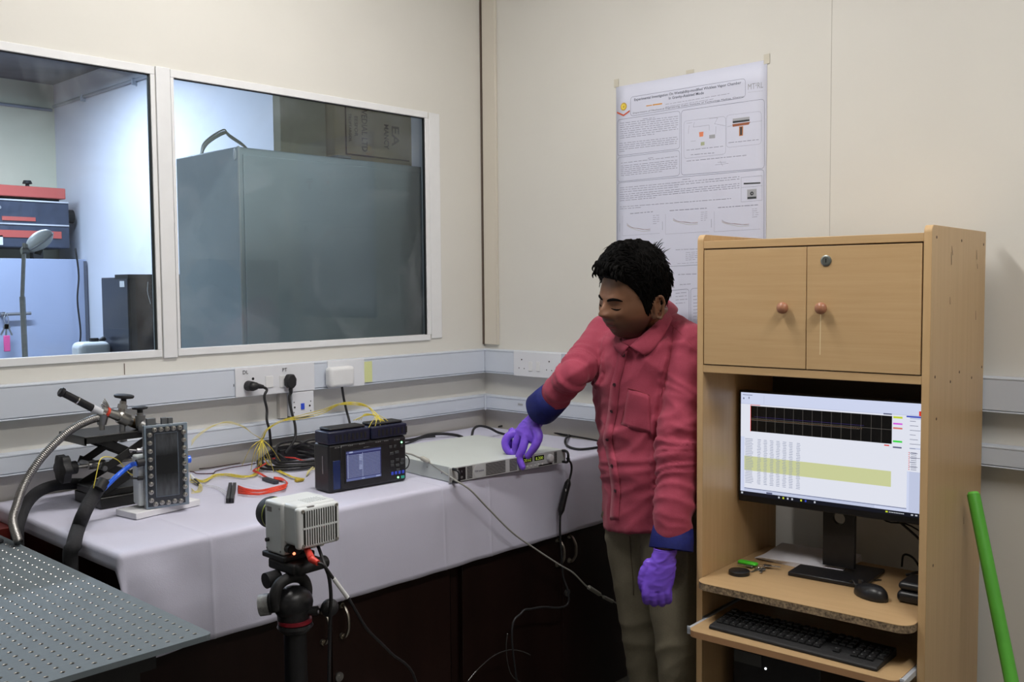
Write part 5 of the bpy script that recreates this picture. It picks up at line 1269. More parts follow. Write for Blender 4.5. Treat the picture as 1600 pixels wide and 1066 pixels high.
cable('looped_cord', 'thin black cord crossing beside the logger towards the power supply', [clampy(Tp(628, 695)), Tp(645, 690, .006), clampy(Tp(660, 684, .010), -.04), clampy(Tp(680, 682, .010), -.05)], .0035, M_rubber, 'cord')
# cords at the rear and right of the power supply
def Z(x, y, h): return on(x, y, 2, T+h)
cable('supply_cord', 'black cord arching up behind the flat power supply', [on(737, 683, 1, -.28), on(740, 671, 1, -.27), on(748, 666, 1, -.26), on(762, 668, 1, -.25), on(776, 675, 1, -.24), on(788, 683, 1, -.23), Vector((-.46, -.22, T+.006))], .0045, M_rubber, 'cord')
cable('supply_cord', 'thin dark cord lying on the cloth below the right-hand wall sockets', [Z(779, 667, .004), Z(795, 664, .004), Z(812, 666, .004), Z(840, 669, .004)], .0035, M_rubber, 'cord')
cable('supply_cord', 'black cord loop rising behind the right end of the power supply', [on(851, 700, 1, -.42), on(862, 691, 1, -.40), on(874, 688, 1, -.40), on(880, 693, 1, -.42), on(880, 700, 1, -.43)], .0042, M_rubber, 'cord')
cable('supply_cord', 'long black cord running right along the cloth behind the person', [on(871, 701, 1, -.44), on(880, 688, 1, -.43), on(890, 680, 1, -.42), Z(884, 686, .02), Z(884, 694, .008), Z(893, 700, .005), Z(910, 702, .005), Z(940, 698, .005), Z(960, 692, .005)], .0042, M_rubber, 'cord')
cable('supply_cord', 'thin black cord along the cloth edge below the right wall', [Z(846, 673, .003), Z(880, 679, .003), Z(920, 686, .003), Z(950, 692, .003)], .003, M_rubber, 'cord')
t = thing('ferrite_cable', 'black cable with a long inline block hanging over the cloth beside the person', 'cable', tuple(on(884, 722, 1, -.80)))
P = [PS @ Vector((pw-.014, -.029, .016)), on(886, 717, 1, -.80), on(892, 724, 1, -.80), on(893, 735, 1, -.79), on(889, 752, 1, -.785), on(880, 778, 1, -.785), on(876, 800, 1, -.785), on(875, 830, 1, -.785), on(877, 862, 1, -.785), on(880, 900, 1, -.785), on(888, 925, 1, -.80), on(887, 944, 1, -.80), on(873, 950, 1, -.80), on(850, 949, 1, -.80), on(830, 952, 1, -.80), on(815, 958, 1, -.80), on(800, 1000, 1, -.80), Vector((-.62, -.79, .02))]
mb = MB(); mb.tube(P, .0035, 8); mb.build('cord', M_rubber, t, smooth=True)
mb = MB(); mb.tube([on(889, 749, 1, -.787), on(886, 760, 1, -.787), on(882, 775, 1, -.787), on(878, 792, 1, -.787), on(875, 806, 1, -.787)], .01, 12, rfun=lambda u: .0045+.0062*min(1, sin(pi*min(max(u, .001), .999))*2.2)); mb.build('inline_block', M_black, t, smooth=True)
p = on(884, 766, 1, -.7985); mb = MB(); mb.box(p.x-.002, p.x+.002, p.y-.0008, p.y, p.z-.004, p.z+.004); mb.build('white_mark', M_white, t)
# grey usb cord from logger over the supply and down to the floor side
M_gc = mat('grey_cord', (.32, .32, .29), .45)
t = thing('grey_cord', 'long grey cord running from the logger over the cloth edge towards the person', 'cord', tuple(on(666, 722, 1, -.60)))
P = [LG @ Vector((lw, .03, .078)), on(642, 710, 1, -.60), on(652, 714, 1, -.61), on(664, 719, 1, -.62), on(678, 728, 1, -.66), on(700, 743, 1, -.73), on(712, 751, 1, -.78), on(735, 766, 1, -.80), on(760, 792, 1, -.80), on(800, 832, 1, -.80), on(835, 857, 1, -.80), on(873, 882, 1, -.81), on(895, 895, 1, -.82), on(915, 915, 1, -.83), on(930, 925, 1, -.83), on(948, 935, 1, -.83), on(985, 955, 1, -.83), on(1020, 985, 1, -.82), on(1035, 1100, 1, -.81), Vector((-.15, -.80, .02))]
mb = MB(); mb.tube(P, .0026, 8); mb.build('cord', M_gc, t, smooth=True)
A, B = on(657, 715, 1, -.612), on(671, 722, 1, -.64)
mb = MB(); mb.tube([A, A.lerp(B, .5), B], .006, 12, rfun=lambda u: .0035+.004*(1 if .15 < u < .85 else .2)); mb.build('ferrite', mat('grey_ferrite', (.38, .37, .33), .5), t, smooth=True)
A, B = on(920, 918, 1, -.83), on(937, 929, 1, -.83)
mb = MB(); mb.cyl(A, B, .0072, .0068, 14); mb.build('coupler', mat('coupler_clear', (.30, .30, .26), .3), t, smooth='auto')
A, B = on(943, 933, 1, -.83), on(957, 940, 1, -.83)
mb = MB(); mb.cyl(A, B, .0055, .006, 14); mb.build('plug', mat('plug_grey', (.28, .28, .25), .4), t, smooth='auto')
# thin dark wires in front of the dark doors
M_tw = mat('glossy_dark_wire', (.03, .03, .03), .15, coat=1.0)
cable('dangling_wire', 'thin dark wire arching low in front of the bench doors', [on(730, 1066, 1, -.80), on(745, 1048, 1, -.80), on(770, 1026, 1, -.80), on(795, 1016, 1, -.80), on(815, 1018, 1, -.80), on(829, 1024, 1, -.80)], .0018, M_tw, 'wire', seg=6)
cable('dangling_wire', 'thin dark wire hanging and curling below the bench cloth', [on(793, 990, 1, -.80), on(791, 1010, 1, -.80), on(793, 1035, 1, -.80), on(800, 1056, 1, -.80), on(815, 1068, 1, -.80)], .0018, M_tw, 'wire', seg=6)

# ------------------------------------------------------------------ poster
def W(px, py, o=-.0012): return on(px, py, 0, o)
po = thing('poster', 'white scientific poster with panels, graphs and a round emblem taped to the right wall', 'poster', (-.001, -.958, 1.36))
yL, yR, zT, zB = -.6655, -1.2515, 2.194, 1.354
mb = MB(); N = 14
for i in range(N+1):
    y = yL+(yR-yL)*i/N
    for j in range(N+1):
        z = zB+(zT-zB)*j/N; mb.v.append(Vector((-.0010-.0006*abs(sin(i*.9+j*.5)), y, z)))
for i in range(N):
    for j in range(N): mb.f.append([i*(N+1)+j, (i+1)*(N+1)+j, (i+1)*(N+1)+j+1, i*(N+1)+j+1]); mb.m.append(0)
sheet = mb.build('paper_sheet', mat('poster_paper', (.62, .64, .76), .55), po, smooth=True)
sd = sheet.modifiers.new('solid', 'SOLIDIFY'); sd.thickness = .0003
k_s = 280/1066
def Q1(zx, zy): return W(940+zx*k_s, 70+zy*k_s, -.0020)     # points measured on two close-ups of the poster
def Q2(zx, zy): return W(940+zx*k_s, 240+zy*k_s, -.0020)
M_pl = mat('poster_line', (.16, .18, .26), .6); M_pt = mat('poster_text', (.25, .26, .34), .6); M_ptd = mat('poster_title', (.09, .10, .15), .6)
def lin(mb, pts, w_):
    for A, B in zip(pts[:-1], pts[1:]):
        d = (B-A).normalized(); n_ = Vector((0, -d.z, d.y))*w_/2; mb.quad(A+n_, B+n_, B-n_, A-n_)
def rrect(mb, c, w_=.0011, r=.10, n_=5):
    # c: TL, TR, BR, BL
    out_ = []
    for i in range(4):
        P0, P1, P2 = c[i-1], c[i], c[(i+1) % 4]
        rr_ = .012
        a = P1+(P0-P1).normalized()*rr_; b = P1+(P2-P1).normalized()*rr_
        for k in range(n_+1):
            t_ = k/n_; out_.append(a*(1-t_)**2+P1*2*t_*(1-t_)+b*t_**2)
    lin(mb, out_+[out_[0]], w_)
mb = MB()
rrect(mb, [Q1(172, 312), Q1(855, 200), Q1(855, 312), Q1(172, 425)])
rrect(mb, [Q1(95, 447), Q1(466, 393), Q1(464, 618), Q1(95, 662)])
rrect(mb, [Q1(474, 392), Q1(968, 322), Q1(968, 735), Q1(474, 776)])
rrect(mb, [Q1(96, 672), Q1(464, 627), Q1(464, 778), Q1(96, 816)])
rrect(mb, [Q1(96, 822), Q1(966, 742), Q2(966, 640), Q2(92, 690)])
rrect(mb, [Q2(92, 845), Q2(520, 805), Q2(520, 1120), Q2(92, 1150)]); rrect(mb, [Q2(530, 804), Q2(966, 770), Q2(966, 1090), Q2(530, 1120)])
c_ = M_pl
rrect(mb, [Q1(742, 420), Q1(950, 395), Q1(950, 590), Q1(742, 612)], .0005); rrect(mb, [Q1(490, 455), Q1(738, 425), Q1(738, 650), Q1(490, 678)], .0005)
lin(mb, [Q1(830, 790), Q1(830, 935)], .0006); lin(mb, [Q1(955, 778), Q1(955, 925)], .0006); lin(mb, [Q1(830, 850), Q1(955, 838)], .0006); lin(mb, [Q1(830, 935), Q1(955, 925)], .0006); lin(mb, [Q1(830, 790), Q1(955, 778)], .0006)
mb.build('panel_outlines', M_pl, sheet)
ru = random.Random(5)
mb = MB()
def para(mb, Qf, x0, y0, x1, y1, n_, w_=.0016, last=.6, dy=None):
    # n_ lines of word dashes between (x0,y0) top-left and (x1,y1) top-right, spaced dy
    for k in range(n_):
        x = x0; end = x1 if k < n_-1 else x0+(x1-x0)*last
        while x < end:
            wd = ru.uniform(10, 34); xe = min(end, x+wd)
            t0 = (x-x0)/(x1-x0); t1 = (xe-x0)/(x1-x0)
            if xe-x > 5: lin(mb, [Qf(x, y0+(y1-y0)*t0+k*dy), Qf(xe, y0+(y1-y0)*t1+k*dy)], w_)
            x = xe+ru.uniform(4, 7)
para(mb, Q1, 110, 468, 455, 425, 8, dy=12.6); para(mb, Q1, 105, 588, 455, 548, 5, dy=12.2, last=.1)
para(mb, Q1, 115, 705, 450, 664, 1, dy=13, last=1); para(mb, Q1, 115, 722, 450, 686, 6, dy=11.5, last=.75)
para(mb, Q1, 108, 852, 820, 785, 3, dy=13, last=.5); para(mb, Q1, 108, 893, 820, 826, 4, dy=12, last=.3); para(mb, Q1, 108, 965, 770, 915, 2, dy=12, last=.2)
para(mb, Q1, 505, 628, 730, 603, 1, dy=12, last=1); para(mb, Q1, 505, 693, 865, 657, 1, dy=12, last=1); para(mb, Q1, 530, 655, 670, 643, 1, dy=12, last=1); para(mb, Q1, 755, 583, 945, 563, 1, dy=12, last=1)
para(mb, Q1, 380, 355, 760, 290, 2, w_=.0012, dy=16, last=.75)
para(mb, Q1, 245, 442, 315, 433, 1, dy=10, last=1); para(mb, Q1, 275, 676, 310, 671, 1, dy=10, last=1); para(mb, Q1, 480, 803, 525, 798, 1, dy=10, last=1)
para(mb, Q2, 440, 573, 575, 567, 1, dy=10, last=1); para(mb, Q2, 500, 590, 570, 585, 5, dy=11, last=.9, w_=.0012); para(mb, Q2, 450, 655, 570, 648, 1, dy=10, last=1, w_=.001); para(mb, Q2, 455, 720, 570, 716, 1, dy=10, last=1, w_=.0022); para(mb, Q2, 465, 780, 530, 776, 1, dy=10, last=1, w_=.0018)
para(mb, Q2, 440, 832, 510, 826, 4, dy=20, last=.8); para(mb, Q2, 545, 850, 950, 815, 8, dy=20, last=.8)
para(mb, Q2, 170, 358, 305, 346, 1, dy=10, last=1, w_=.0022); para(mb, Q2, 405, 340, 625, 325, 1, dy=10, last=1, w_=.0022); para(mb, Q2, 692, 322, 930, 305, 1, dy=10, last=1, w_=.0022)
for cx, y0_ in ((305, 370), (590, 350), (895, 330)): para(mb, Q2, cx, y0_, cx+38, y0_-3, 5, dy=12, last=.8, w_=.0011)
mb.build('body_text', M_pt, sheet)
def ptext(mb, s, A, B, size, Qf=Q1, **k):
    P0, P1 = Qf(*A), Qf(*B); d = (P1-P0); n_ = Vector((0, -d.z, d.y)).normalized(); n_ = n_ if n_.z > 0 else -n_
    put_text(mb, s, P0, d.normalized(), n_, size, width=d.length, **k)
mb = MB()
ptext(mb, 'Experimental Investigation On Wettability-modified Wickless Vapor Chamber', (193, 335), (830, 232), .0125, bold=True)
ptext(mb, 'In Gravity-Assisted Mode', (398, 326), (608, 293), .0125, bold=True)
ptext(mb, 'Department of Mechanical Engineering, Indian Institute of Technology Madras, Chennai', (185, 412), (845, 312), .0075)
mb.build('title_lettering', M_ptd, sheet)
mb = MB(); ptext(mb, 'MT²RL', (868, 268), (960, 255), .026); ptext(mb, 'Multiphase Thermal Research Laboratory', (870, 285), (958, 275), .003); mb.build('lab_logo', mat('poster_logo_grey', (.30, .31, .35), .6), sheet)
mb = MB(); ptext(mb, 'Anand Nair', (265, 366), (360, 352), .0085, bold=True) if False else None
lin(mb, [Q1(265, 364), Q1(300, 359)], .003); lin(mb, [Q1(304, 358), Q1(360, 350)], .004); mb.build('orange_highlight', mat('poster_orange', (.72, .33, .05), .6), sheet)
# emblem
def disc(mb, c, r, n_=24, off=0, mi=None, ry=1):
    mb.add([c+Vector((-off, -r*cos(2*pi*k/n_), r*ry*sin(2*pi*k/n_))) for k in range(n_)], [tuple(range(n_))], mi)
c = Q1(131, 368); mb = MB(); disc(mb, c, .0138, mi=0); disc(mb, c, .0098, off=.0002, mi=1); disc(mb, c+Vector((0, 0, -.001)), .0035, off=.0004, mi=0)
r0_, r1_, r2_ = Q1(92, 398), Q1(131, 415), Q1(168, 388)
off_ = Vector((-.0006, 0, 0))
for A, B, C__, D in ((r0_, r1_, r1_+Vector((0, 0, -.006)), r0_+Vector((0, 0, -.006))), (r1_, r2_, r2_+Vector((0, 0, -.006)), r1_+Vector((0, 0, -.006)))): mb.quad(A+off_, B+off_, C__+off_, D+off_, 2)
mb.build('emblem', [mat('emblem_ochre', (.55, .35, .06), .6), mat('emblem_yellow', (.75, .60, .08), .6), mat('emblem_red', (.55, .10, .05), .6)], sheet)
# figures: schematic, layered block, photo thumbnails, graphs
mb = MB()
def fill(mb, Qf, a, b, c2_, d, mi, off=0): mb.quad(*[Qf(*q)+Vector((-off, 0, 0)) for q in (a, b, c2_, d)], mi=mi)
fill(mb, Q1, (780, 440), (880, 428), (880, 442), (780, 455), 0); fill(mb, Q1, (780, 455), (880, 443), (880, 454), (780, 467), 1); fill(mb, Q1, (778, 473), (885, 458), (875, 475), (780, 488), 2); fill(mb, Q1, (818, 487), (842, 484), (840, 540), (818, 543), 3); fill(mb, Q1, (824, 490), (836, 489), (835, 536), (824, 537), 1, .0002)
fill(mb, Q1, (580, 520), (606, 517), (604, 545), (582, 548), 4); fill(mb, Q1, (640, 537), (675, 533), (675, 555), (640, 558), 0); fill(mb, Q1, (590, 580), (612, 577), (612, 597), (590, 600), 5)
fill(mb, Q1, (845, 822), (945, 818), (945, 826), (845, 831), 1)
fill(mb, Q1, (866, 862), (922, 857), (922, 915), (866, 920), 0); disc(mb, Q1(894, 885), .0062, off=.0002, mi=1); disc(mb, Q1(895, 885), .0022, off=.0004, mi=0); fill(mb, Q1, (868, 906), (920, 903), (920, 915), (868, 918), 1, .0003)
mb.build('figure_blocks', [mat('fig_grey', (.36, .37, .40), .6), mat('fig_dark', (.035, .04, .045), .6), mat('fig_brown', (.30, .10, .045), .6), mat('fig_rust', (.45, .16, .04), .6), mat('fig_coral', (.75, .24, .12), .6), mat('fig_olive', (.40, .44, .28), .6)], sheet)
mb = MB()
for (a, b) in (((505, 468), (540, 463)), ((552, 460), (545, 490)), ((545, 490), (640, 478)), ((640, 478), (640, 510)), ((640, 440), (690, 434)), ((690, 434), (672, 470)), ((672, 470), (735, 482)), ((680, 485), (678, 530)), ((530, 575), (560, 571)), ((885, 462), (955, 452)), ((748, 488), (778, 480)), ((690, 700), (740, 698)), ((675, 715), (755, 705)), ((705, 692), (720, 722)), ((520, 480), (515, 530))): lin(mb, [Q1(*a), Q1(*b)], .0007)
for Qf, x0_, y0_, x1_, y1_ in ((Q2, 125, 370, 345, 470), (Q2, 380, 360, 640, 470), (Q2, 670, 345, 945, 460)):
    lin(mb, [Q2(x0_, y0_), Q2(x0_, y0_+120)], .0006); lin(mb, [Q2(x0_, y0_+120), Q2(x1_, y0_+104)], .0006); lin(mb, [Q2(x0_-18, y0_+45), Q2(x0_-18, y0_+95)], .0012)
mb.build('diagram_lines', M_pt, sheet)
mb = MB()
for n_, (x0_, y0_, sc) in enumerate(((150, 415, 1.0), (425, 385, 1.05), (715, 395, 1.15))):
    for c3 in range(3):
        P = [Q2(x0_+140*sc*t_, y0_+5*c3+(38 if n_ == 0 else 28)*(1-math.exp(-4*t_))-(8*t_ if c3 == 1 else 0)+2*sin(9*t_+c3)) for t_ in [k/14 for k in range(15)]]
        mb.mi = c3; lin(mb, P, .0007)
mb.build('graph_curves', [mat('curve_dark', (.12, .12, .13), .6), mat('curve_red', (.40, .16, .12), .6), mat('curve_olive', (.32, .32, .16), .6)], sheet)
# tape scraps
for x, y, w_, h_ in ((1198, 92, .020, .030), (963, 130, .020, .028), (1078, 112, .030, .012)):
    p = W(x, y, -.0024); mb = MB(); mb.box(-.0026, -.0019, p.y-w_/2, p.y+w_/2, p.z-h_/2, p.z+h_/2); mb.build('tape', mat('old_tape', (.58, .55, .46), .4), po)
# ------------------------------------------------------------------ the standing man
def sweep(mb, st, seg=28, close=True, power=1.0):
    # st: list of (centre, half-axis a, half-axis b)
    vs = []; fs = []
    for c, a, b in st:
        for k in range(seg):
            t_ = 2*pi*k/seg; ca, sa = cos(t_), sin(t_)
            ca = math.copysign(abs(ca)**power, ca); sa = math.copysign(abs(sa)**power, sa)
            vs.append(Vector(c)+Vector(a)*ca+Vector(b)*sa)
    n = len(st)
    for i in range(n-1):
        for k in range(seg): fs.append((i*seg+k, i*seg+(k+1) % seg, (i+1)*seg+(k+1) % seg, (i+1)*seg+k))
    if close: fs.append(tuple(range(seg))[::-1]); fs.append(tuple(range((n-1)*seg, n*seg)))
    mb.add(vs, fs)
def limb(mb, pts, radii, seg=20, n=6):
    # circular tapered limb through pts with rounded ends
    P = spline(pts, n); m_ = len(P)
    R_ = []
    for i in range(m_):
        u = i/(m_-1)*(len(radii)-1); k = min(int(u), len(radii)-2); R_.append(radii[k]+(radii[k+1]-radii[k])*(u-k))
    st = []
    t0 = (P[1]-P[0]).normalized(); nr = t0.orthogonal().normalized()
    for i, p in enumerate(P):
        t_ = (P[min(i+1, m_-1)]-P[max(i-1, 0)]).normalized(); nr = (nr-t_*nr.dot(t_)).normalized(); b = t_.cross(nr)
        st.append((p, nr*R_[i], b*R_[i]))
    sweep(mb, st, seg)
    mb.ball(P[0], R_[0]*.99, seg=16, rings=10); mb.ball(P[-1], R_[-1]*.99, seg=16, rings=10)
tq = radians(4)
FW = Vector((-cos(tq), sin(tq), 0)); LT = Vector((sin(tq), cos(tq), 0))   # facing; towards his right side
man = thing('person', 'man in red shirt, khaki trousers and purple gloves reaching to the power supply', 'person', (-.41, -1.08, 0))

SR, SL = at(948, 521, 2.99), at(1083, 541, 2.75)          # shoulder joints
ER, WR = at(896, 584, 2.83), at(841, 650, 2.985)           # elbow, wrist (his right, reaching)
EL, WL_ = at(1061, 690, 2.70), at(1040, 862, 2.655)        # elbow, wrist (his left, hanging)
NB = at(1018, 503, 2.85)                                  # neck base
TC = [(.845, -.425, -1.110, .150, .116), (.90, -.425, -1.110, .144, .116), (.98, -.425, -1.106, .138, .110), (1.08, -.428, -1.100, .142, .113), (1.18, -.432, -1.092, .152, .115), (1.27, -.432, -1.084, .166, .114), (1.33, -.430, -1.082, .170, .104), (1.375, -.425, -1.080, .145, .088), (1.41, -.420, -1.085, .100, .072), (1.44, -.425, -1.088, .062, .058)]
# ---- head in local space: x his left, y face, z up
def head_pts(grow=0.0, nu=112, nv=84):
    V_ = []; F_ = []
    for i in range(nv+1):
        th_ = pi*i/nv
        for k in range(nu):
            ph_ = 2*pi*k/nu
            d = Vector((sin(th_)*sin(ph_), sin(th_)*cos(ph_), cos(th_)))
            V_.append(head_surf(d, grow))
    for i in range(nv):
        for k in range(nu): F_.append((i*nu+k, (i+1)*nu+k, (i+1)*nu+(k+1) % nu, i*nu+(k+1) % nu))
    return V_, F_
def G(v, c, s_): return math.exp(-((v-c)/s_)**2)
def head_surf(d, grow=0.0):
    x, y, z = d.x*(.0765+grow), d.y*(.0960+grow), d.z*(.117+grow)
    if y < 0: z_ = z; y *= 1.06
    # cranium fuller, jaw narrower
    if z < 0:
        t_ = -z/.117
        x *= 1-.22*t_**1.4-.05*t_
        if y < 0: y *= 1-.42*min(1, t_*1.25)
        # squarer jaw: push the lower face out and forward
        if y > 0:
            y *= 1+.10*sin(pi*min(1, t_))
            x *= 1+.10*sin(pi*min(1, t_))
            z *= 1+.085*t_**2
    else:
        x *= 1+.03*sin(pi*z/.117)
    f = max(0, d.y)**1.5
    ax_ = abs(x)
    if f > 0 and grow == 0:
        # flatten the face plane, then features
        dy = 0
        dy += -.006*G(z, .045, .03)*G(ax_, 0, .06)                                        # flat forehead
        dy += .0060*G(z, .005, .009)*G(ax_, .022, .022)                                    # brow ridge
        dy += -.0120*G(z, -.015, .0115)*G(ax_, .030, .0135)                                # eye sockets
        dy += .0068*G(z, -.014, .0075)*G(ax_, .031, .0115)                                # lids
        nz_ = (0 if z > .002 or z < -.050 else ((.002-z)/.038))
        prof = .0205*min(1, max(0, nz_))**1.15*(1 if z > -.036 else max(0, 1-((-.036-z)/.011)**2))
        wn = .0075+.0050*max(0, min(1, nz_))
        dy += prof*G(ax_, 0, wn)
        dy += .0085*G(z, -.037, .0065)*G(ax_, .0125, .0055)                               # nostril wings
        dy += .0045*G(z, -.022, .010)*G(ax_, .0, .006)
        dy += .0050*G(z, -.060, .0055)*G(ax_, 0, .018)+.0062*G(z, -.0735, .0050)*G(ax_, 0, .016)-.0050*G(z, -.0668, .0020)*G(ax_, 0, .022)
        dy += .0045*G(z, -.055, .016)*G(ax_, 0, .024)
        dy += -.0045*G(z, -.084, .0055)*G(ax_, 0, .018)
        dy += .0150*G(z, -.106, .018)*G(ax_, 0, .026)+.004*G(z, -.085, .02)*G(ax_, .03, .02)
        dy += .0045*G(z, -.034, .016)*G(ax_, .046, .016)                                   # cheekbones
        dy += -.0030*G(z, -.060, .018)*G(ax_, .040, .012)
        y += dy*min(1, f*1.6)
    return Vector((x, y, z))
HS = 1.06
hp, hr = radians(10), radians(9)
hfh = Vector((-.972, .235, 0)).normalized()
hf = hfh*cos(hp)+Vector((0, 0, -sin(hp))); hu0 = hfh*sin(hp)+Vector((0, 0, cos(hp))); hl0 = hu0.cross(hf)
hl = hl0*cos(hr)-hu0*sin(hr); hu = hf.cross(hl)*-1
if hu.z < 0: hu = -hu
HC = at(989, 459, 2.76)
HM = Matrix(((hl.x*HS, hf.x*HS, hu.x*HS, HC.x), (hl.y*HS, hf.y*HS, hu.y*HS, HC.y), (hl.z*HS, hf.z*HS, hu.z*HS, HC.z), (0, 0, 0, 1)))
body = MB()
V_, F_ = head_pts(); body.add([HM @ v for v in V_], F_)
# ears
for s_ in (1, -1):
    e = MB(); N = 26
    ring = [Vector((s_*(.0745+.010*(.5-.5*cos(2*pi*k/N)*.2)), -.012-.0155*cos(2*pi*k/N)*(1.0 if sin(2*pi*k/N) > 0 else .72)-.004, -.026+.0300*sin(2*pi*k/N))) for k in range(N)]
    ring = [p+Vector((s_*(.009 if p.y < -.014 else 0), 0, 0)) for p in ring]
    e.tube(ring+[ring[0]], .0046, 8, n=2)
    e.tube([p.lerp(Vector((s_*.077, -.012, -.026)), .42)+Vector((s_*-.001, .002, .002)) for p in ring[3:20]], .0030, 8, n=2)
    e.ball((s_*.0735, -.015, -.026), .021, .36, .74, 1.25)
    e.ball((s_*.0755, -.006, -.052), .0075, .7, .9, 1.2)
    body.v += []
    o_ = len(body.v); body.v += [HM @ p for p in e.v]; body.f += [[i+o_ for i in f] for f in e.f]; body.m += [0]*len(e.f)
# neck, trunk core, arms, hands inside the gloves, legs
nk_top = HM @ Vector((0, -.028, -.055))
limb(body, [NB+Vector((.01, 0, -.03)), NB+Vector((0, 0, .005)), nk_top.lerp(NB, .4), nk_top], [.064, .060, .056, .056])
sweep(body, [(Vector((x, y, z)), LT*a*.88, FW*b*.85) for z, x, y, a, b in TC[:7]]+[(Vector((-.422, -1.088, 1.36)), LT*.05, FW*.045)], 24)
limb(body, [SR, ER, WR], [.038, .028, .0215], n=8); limb(body, [SL, EL, WL_], [.044, .038, .026], n=8)
HIPR, HIPL = Vector((-.420, -1.040, .83)), Vector((-.430, -1.180, .83))
KR, KL = Vector((-.385, -1.055, .46)), Vector((-.420, -1.205, .46))
AR, AL = Vector((-.330, -1.060, .08)), Vector((-.380, -1.200, .08))
limb(body, [HIPR, KR, AR], [.072, .050, .035], n=6); limb(body, [HIPL, KL, AL], [.072, .050, .035], n=6)
pc_r = at(824, 682, 2.975); pc_l = at(1029, 900, 2.645)
limb(body, [WR, pc_r], [.020, .012]); limb(body, [WL_, pc_l], [.024, .020])
bm_ = remesh(body, .0034, 2, .4)
HMi = HM.inverted()
# skin material with a vertex mask for stubble and lips
sk = bpy.data.materials.new('skin'); sk.use_nodes = True; nt = sk.node_tree; b = nt.nodes['Principled BSDF']
at1 = nt.nodes.new('ShaderNodeVertexColor'); at1.layer_name = 'tone'
sp1 = nt.nodes.new('ShaderNodeSeparateColor'); nt.links.new(at1.outputs[0], sp1.inputs[0])
m1 = nt.nodes.new('ShaderNodeMix'); m1.data_type = 'RGBA'; m1.inputs[6].default_value = (.20, .093, .05, 1); m1.inputs[7].default_value = (.062, .036, .024, 1)
m2 = nt.nodes.new('ShaderNodeMix'); m2.data_type = 'RGBA'; m2.inputs[7].default_value = (.17, .065, .05, 1)
nt.links.new(sp1.outputs[0], m1.inputs[0]); nt.links.new(m1.outputs[2], m2.inputs[6]); nt.links.new(sp1.outputs[1], m2.inputs[0]); nt.links.new(m2.outputs[2], b.inputs['Base Color'])
b.inputs['Roughness'].default_value = .48; b.inputs['Subsurface Weight'].default_value = .08; b.inputs['Subsurface Radius'].default_value = (.01, .004, .002)
bo = bm_.build('body', sk, man, smooth=True)
ca_ = bo.data.color_attributes.new('tone', 'FLOAT_COLOR', 'POINT')
buf = []
for v in bm_.v:
    q = HMi @ v; st_ = 0; lp_ = 0
    if abs(q.x) < .1 and abs(q.y) < .14 and -.14 < q.z < .12:
        ax_ = abs(q.x)
        if q.z < -.035 and q.y > -.02:
            st_ = .75*min(1, max(0, (-.045-q.z)/.02+.15*0))*(1-.6*G(ax_, .034, .016)*G(q.z, -.045, .018))
        if q.y > .07: st_ = max(st_, .85*G(q.z, -.052, .0045)*(1 if ax_ < .026 else 0)); lp_ = (G(q.z, -.0605, .004)+G(q.z, -.073, .005))*(1 if ax_ < .021 else 0); lp_ = min(1, lp_); st_ *= 1-lp_*.8
        if -.036 < q.z < .0 and .022 > q.y > -.01 and ax_ > .06: st_ = max(st_, 0)
    buf += [min(1, st_), lp_, 0, 1]
ca_.data.foreach_set('color', buf)
hb_ = BVHTree.FromPolygons([HMi @ v for v in bm_.v], bm_.f)
def face(x, z, lift=0.0):
    h = hb_.ray_cast(Vector((x, .3, z)), Vector((0, -1, 0)))
    return (h[0]+h[1]*lift) if h[0] is not None else Vector((x, .09, z))
M_hair = mat('black_hair', (.0035, .0032, .003), .75, noise_amt=.5, noise_scale=150, spec=.08)
for s_ in (1, -1):
    mb = MB(); P = [face(s_*x, z, .0008) for x, z in ((.010, .0005), (.018, .0040), (.028, .0060), (.038, .0050), (.047, .0010))]
    PP = spline(P, 5)
    mb.tube([HM @ p for p in PP], .003, 8, smooth=False, rfun=lambda u: .0012+.0030*sin(pi*min(1, .12+u*.88))**.7); mb.build('eyebrow', M_hair, man, smooth=True)
    mb = MB(); P = [face(s_*x, z, .0006) for x, z in ((.0185, -.0190), (.025, -.0215), (.032, -.0223), (.039, -.0210), (.0445, -.0178))]
    mb.tube([HM @ p for p in spline(P, 4)], .001, 6, smooth=False, rfun=lambda u: .0009+.0016*sin(pi*u)); mb.build('eyelashes', M_hair, man, smooth=True)
    mb = MB(); P = [face(s_*x, z, .0002) for x, z in ((.0185, -.0150), (.025, -.0100), (.032, -.0088), (.039, -.0100), (.0455, -.0140))]
    mb.tube([HM @ p for p in spline(P, 4)], .0006, 6, smooth=False); mb.build('eyelid_crease', mat('skin_crease', (.16, .075, .04), .6), man, smooth=True)
mb = MB(); P = [face(x, -.0668-.0015*abs(x)/.02, .0003) for x in (-.021, -.014, -.007, 0, .007, .014, .021)]
mb.tube([HM @ p for p in spline(P, 3)], .0009, 6, smooth=False); mb.build('mouth_line', mat('mouth_dark', (.04, .015, .012), .6), man, smooth=True)
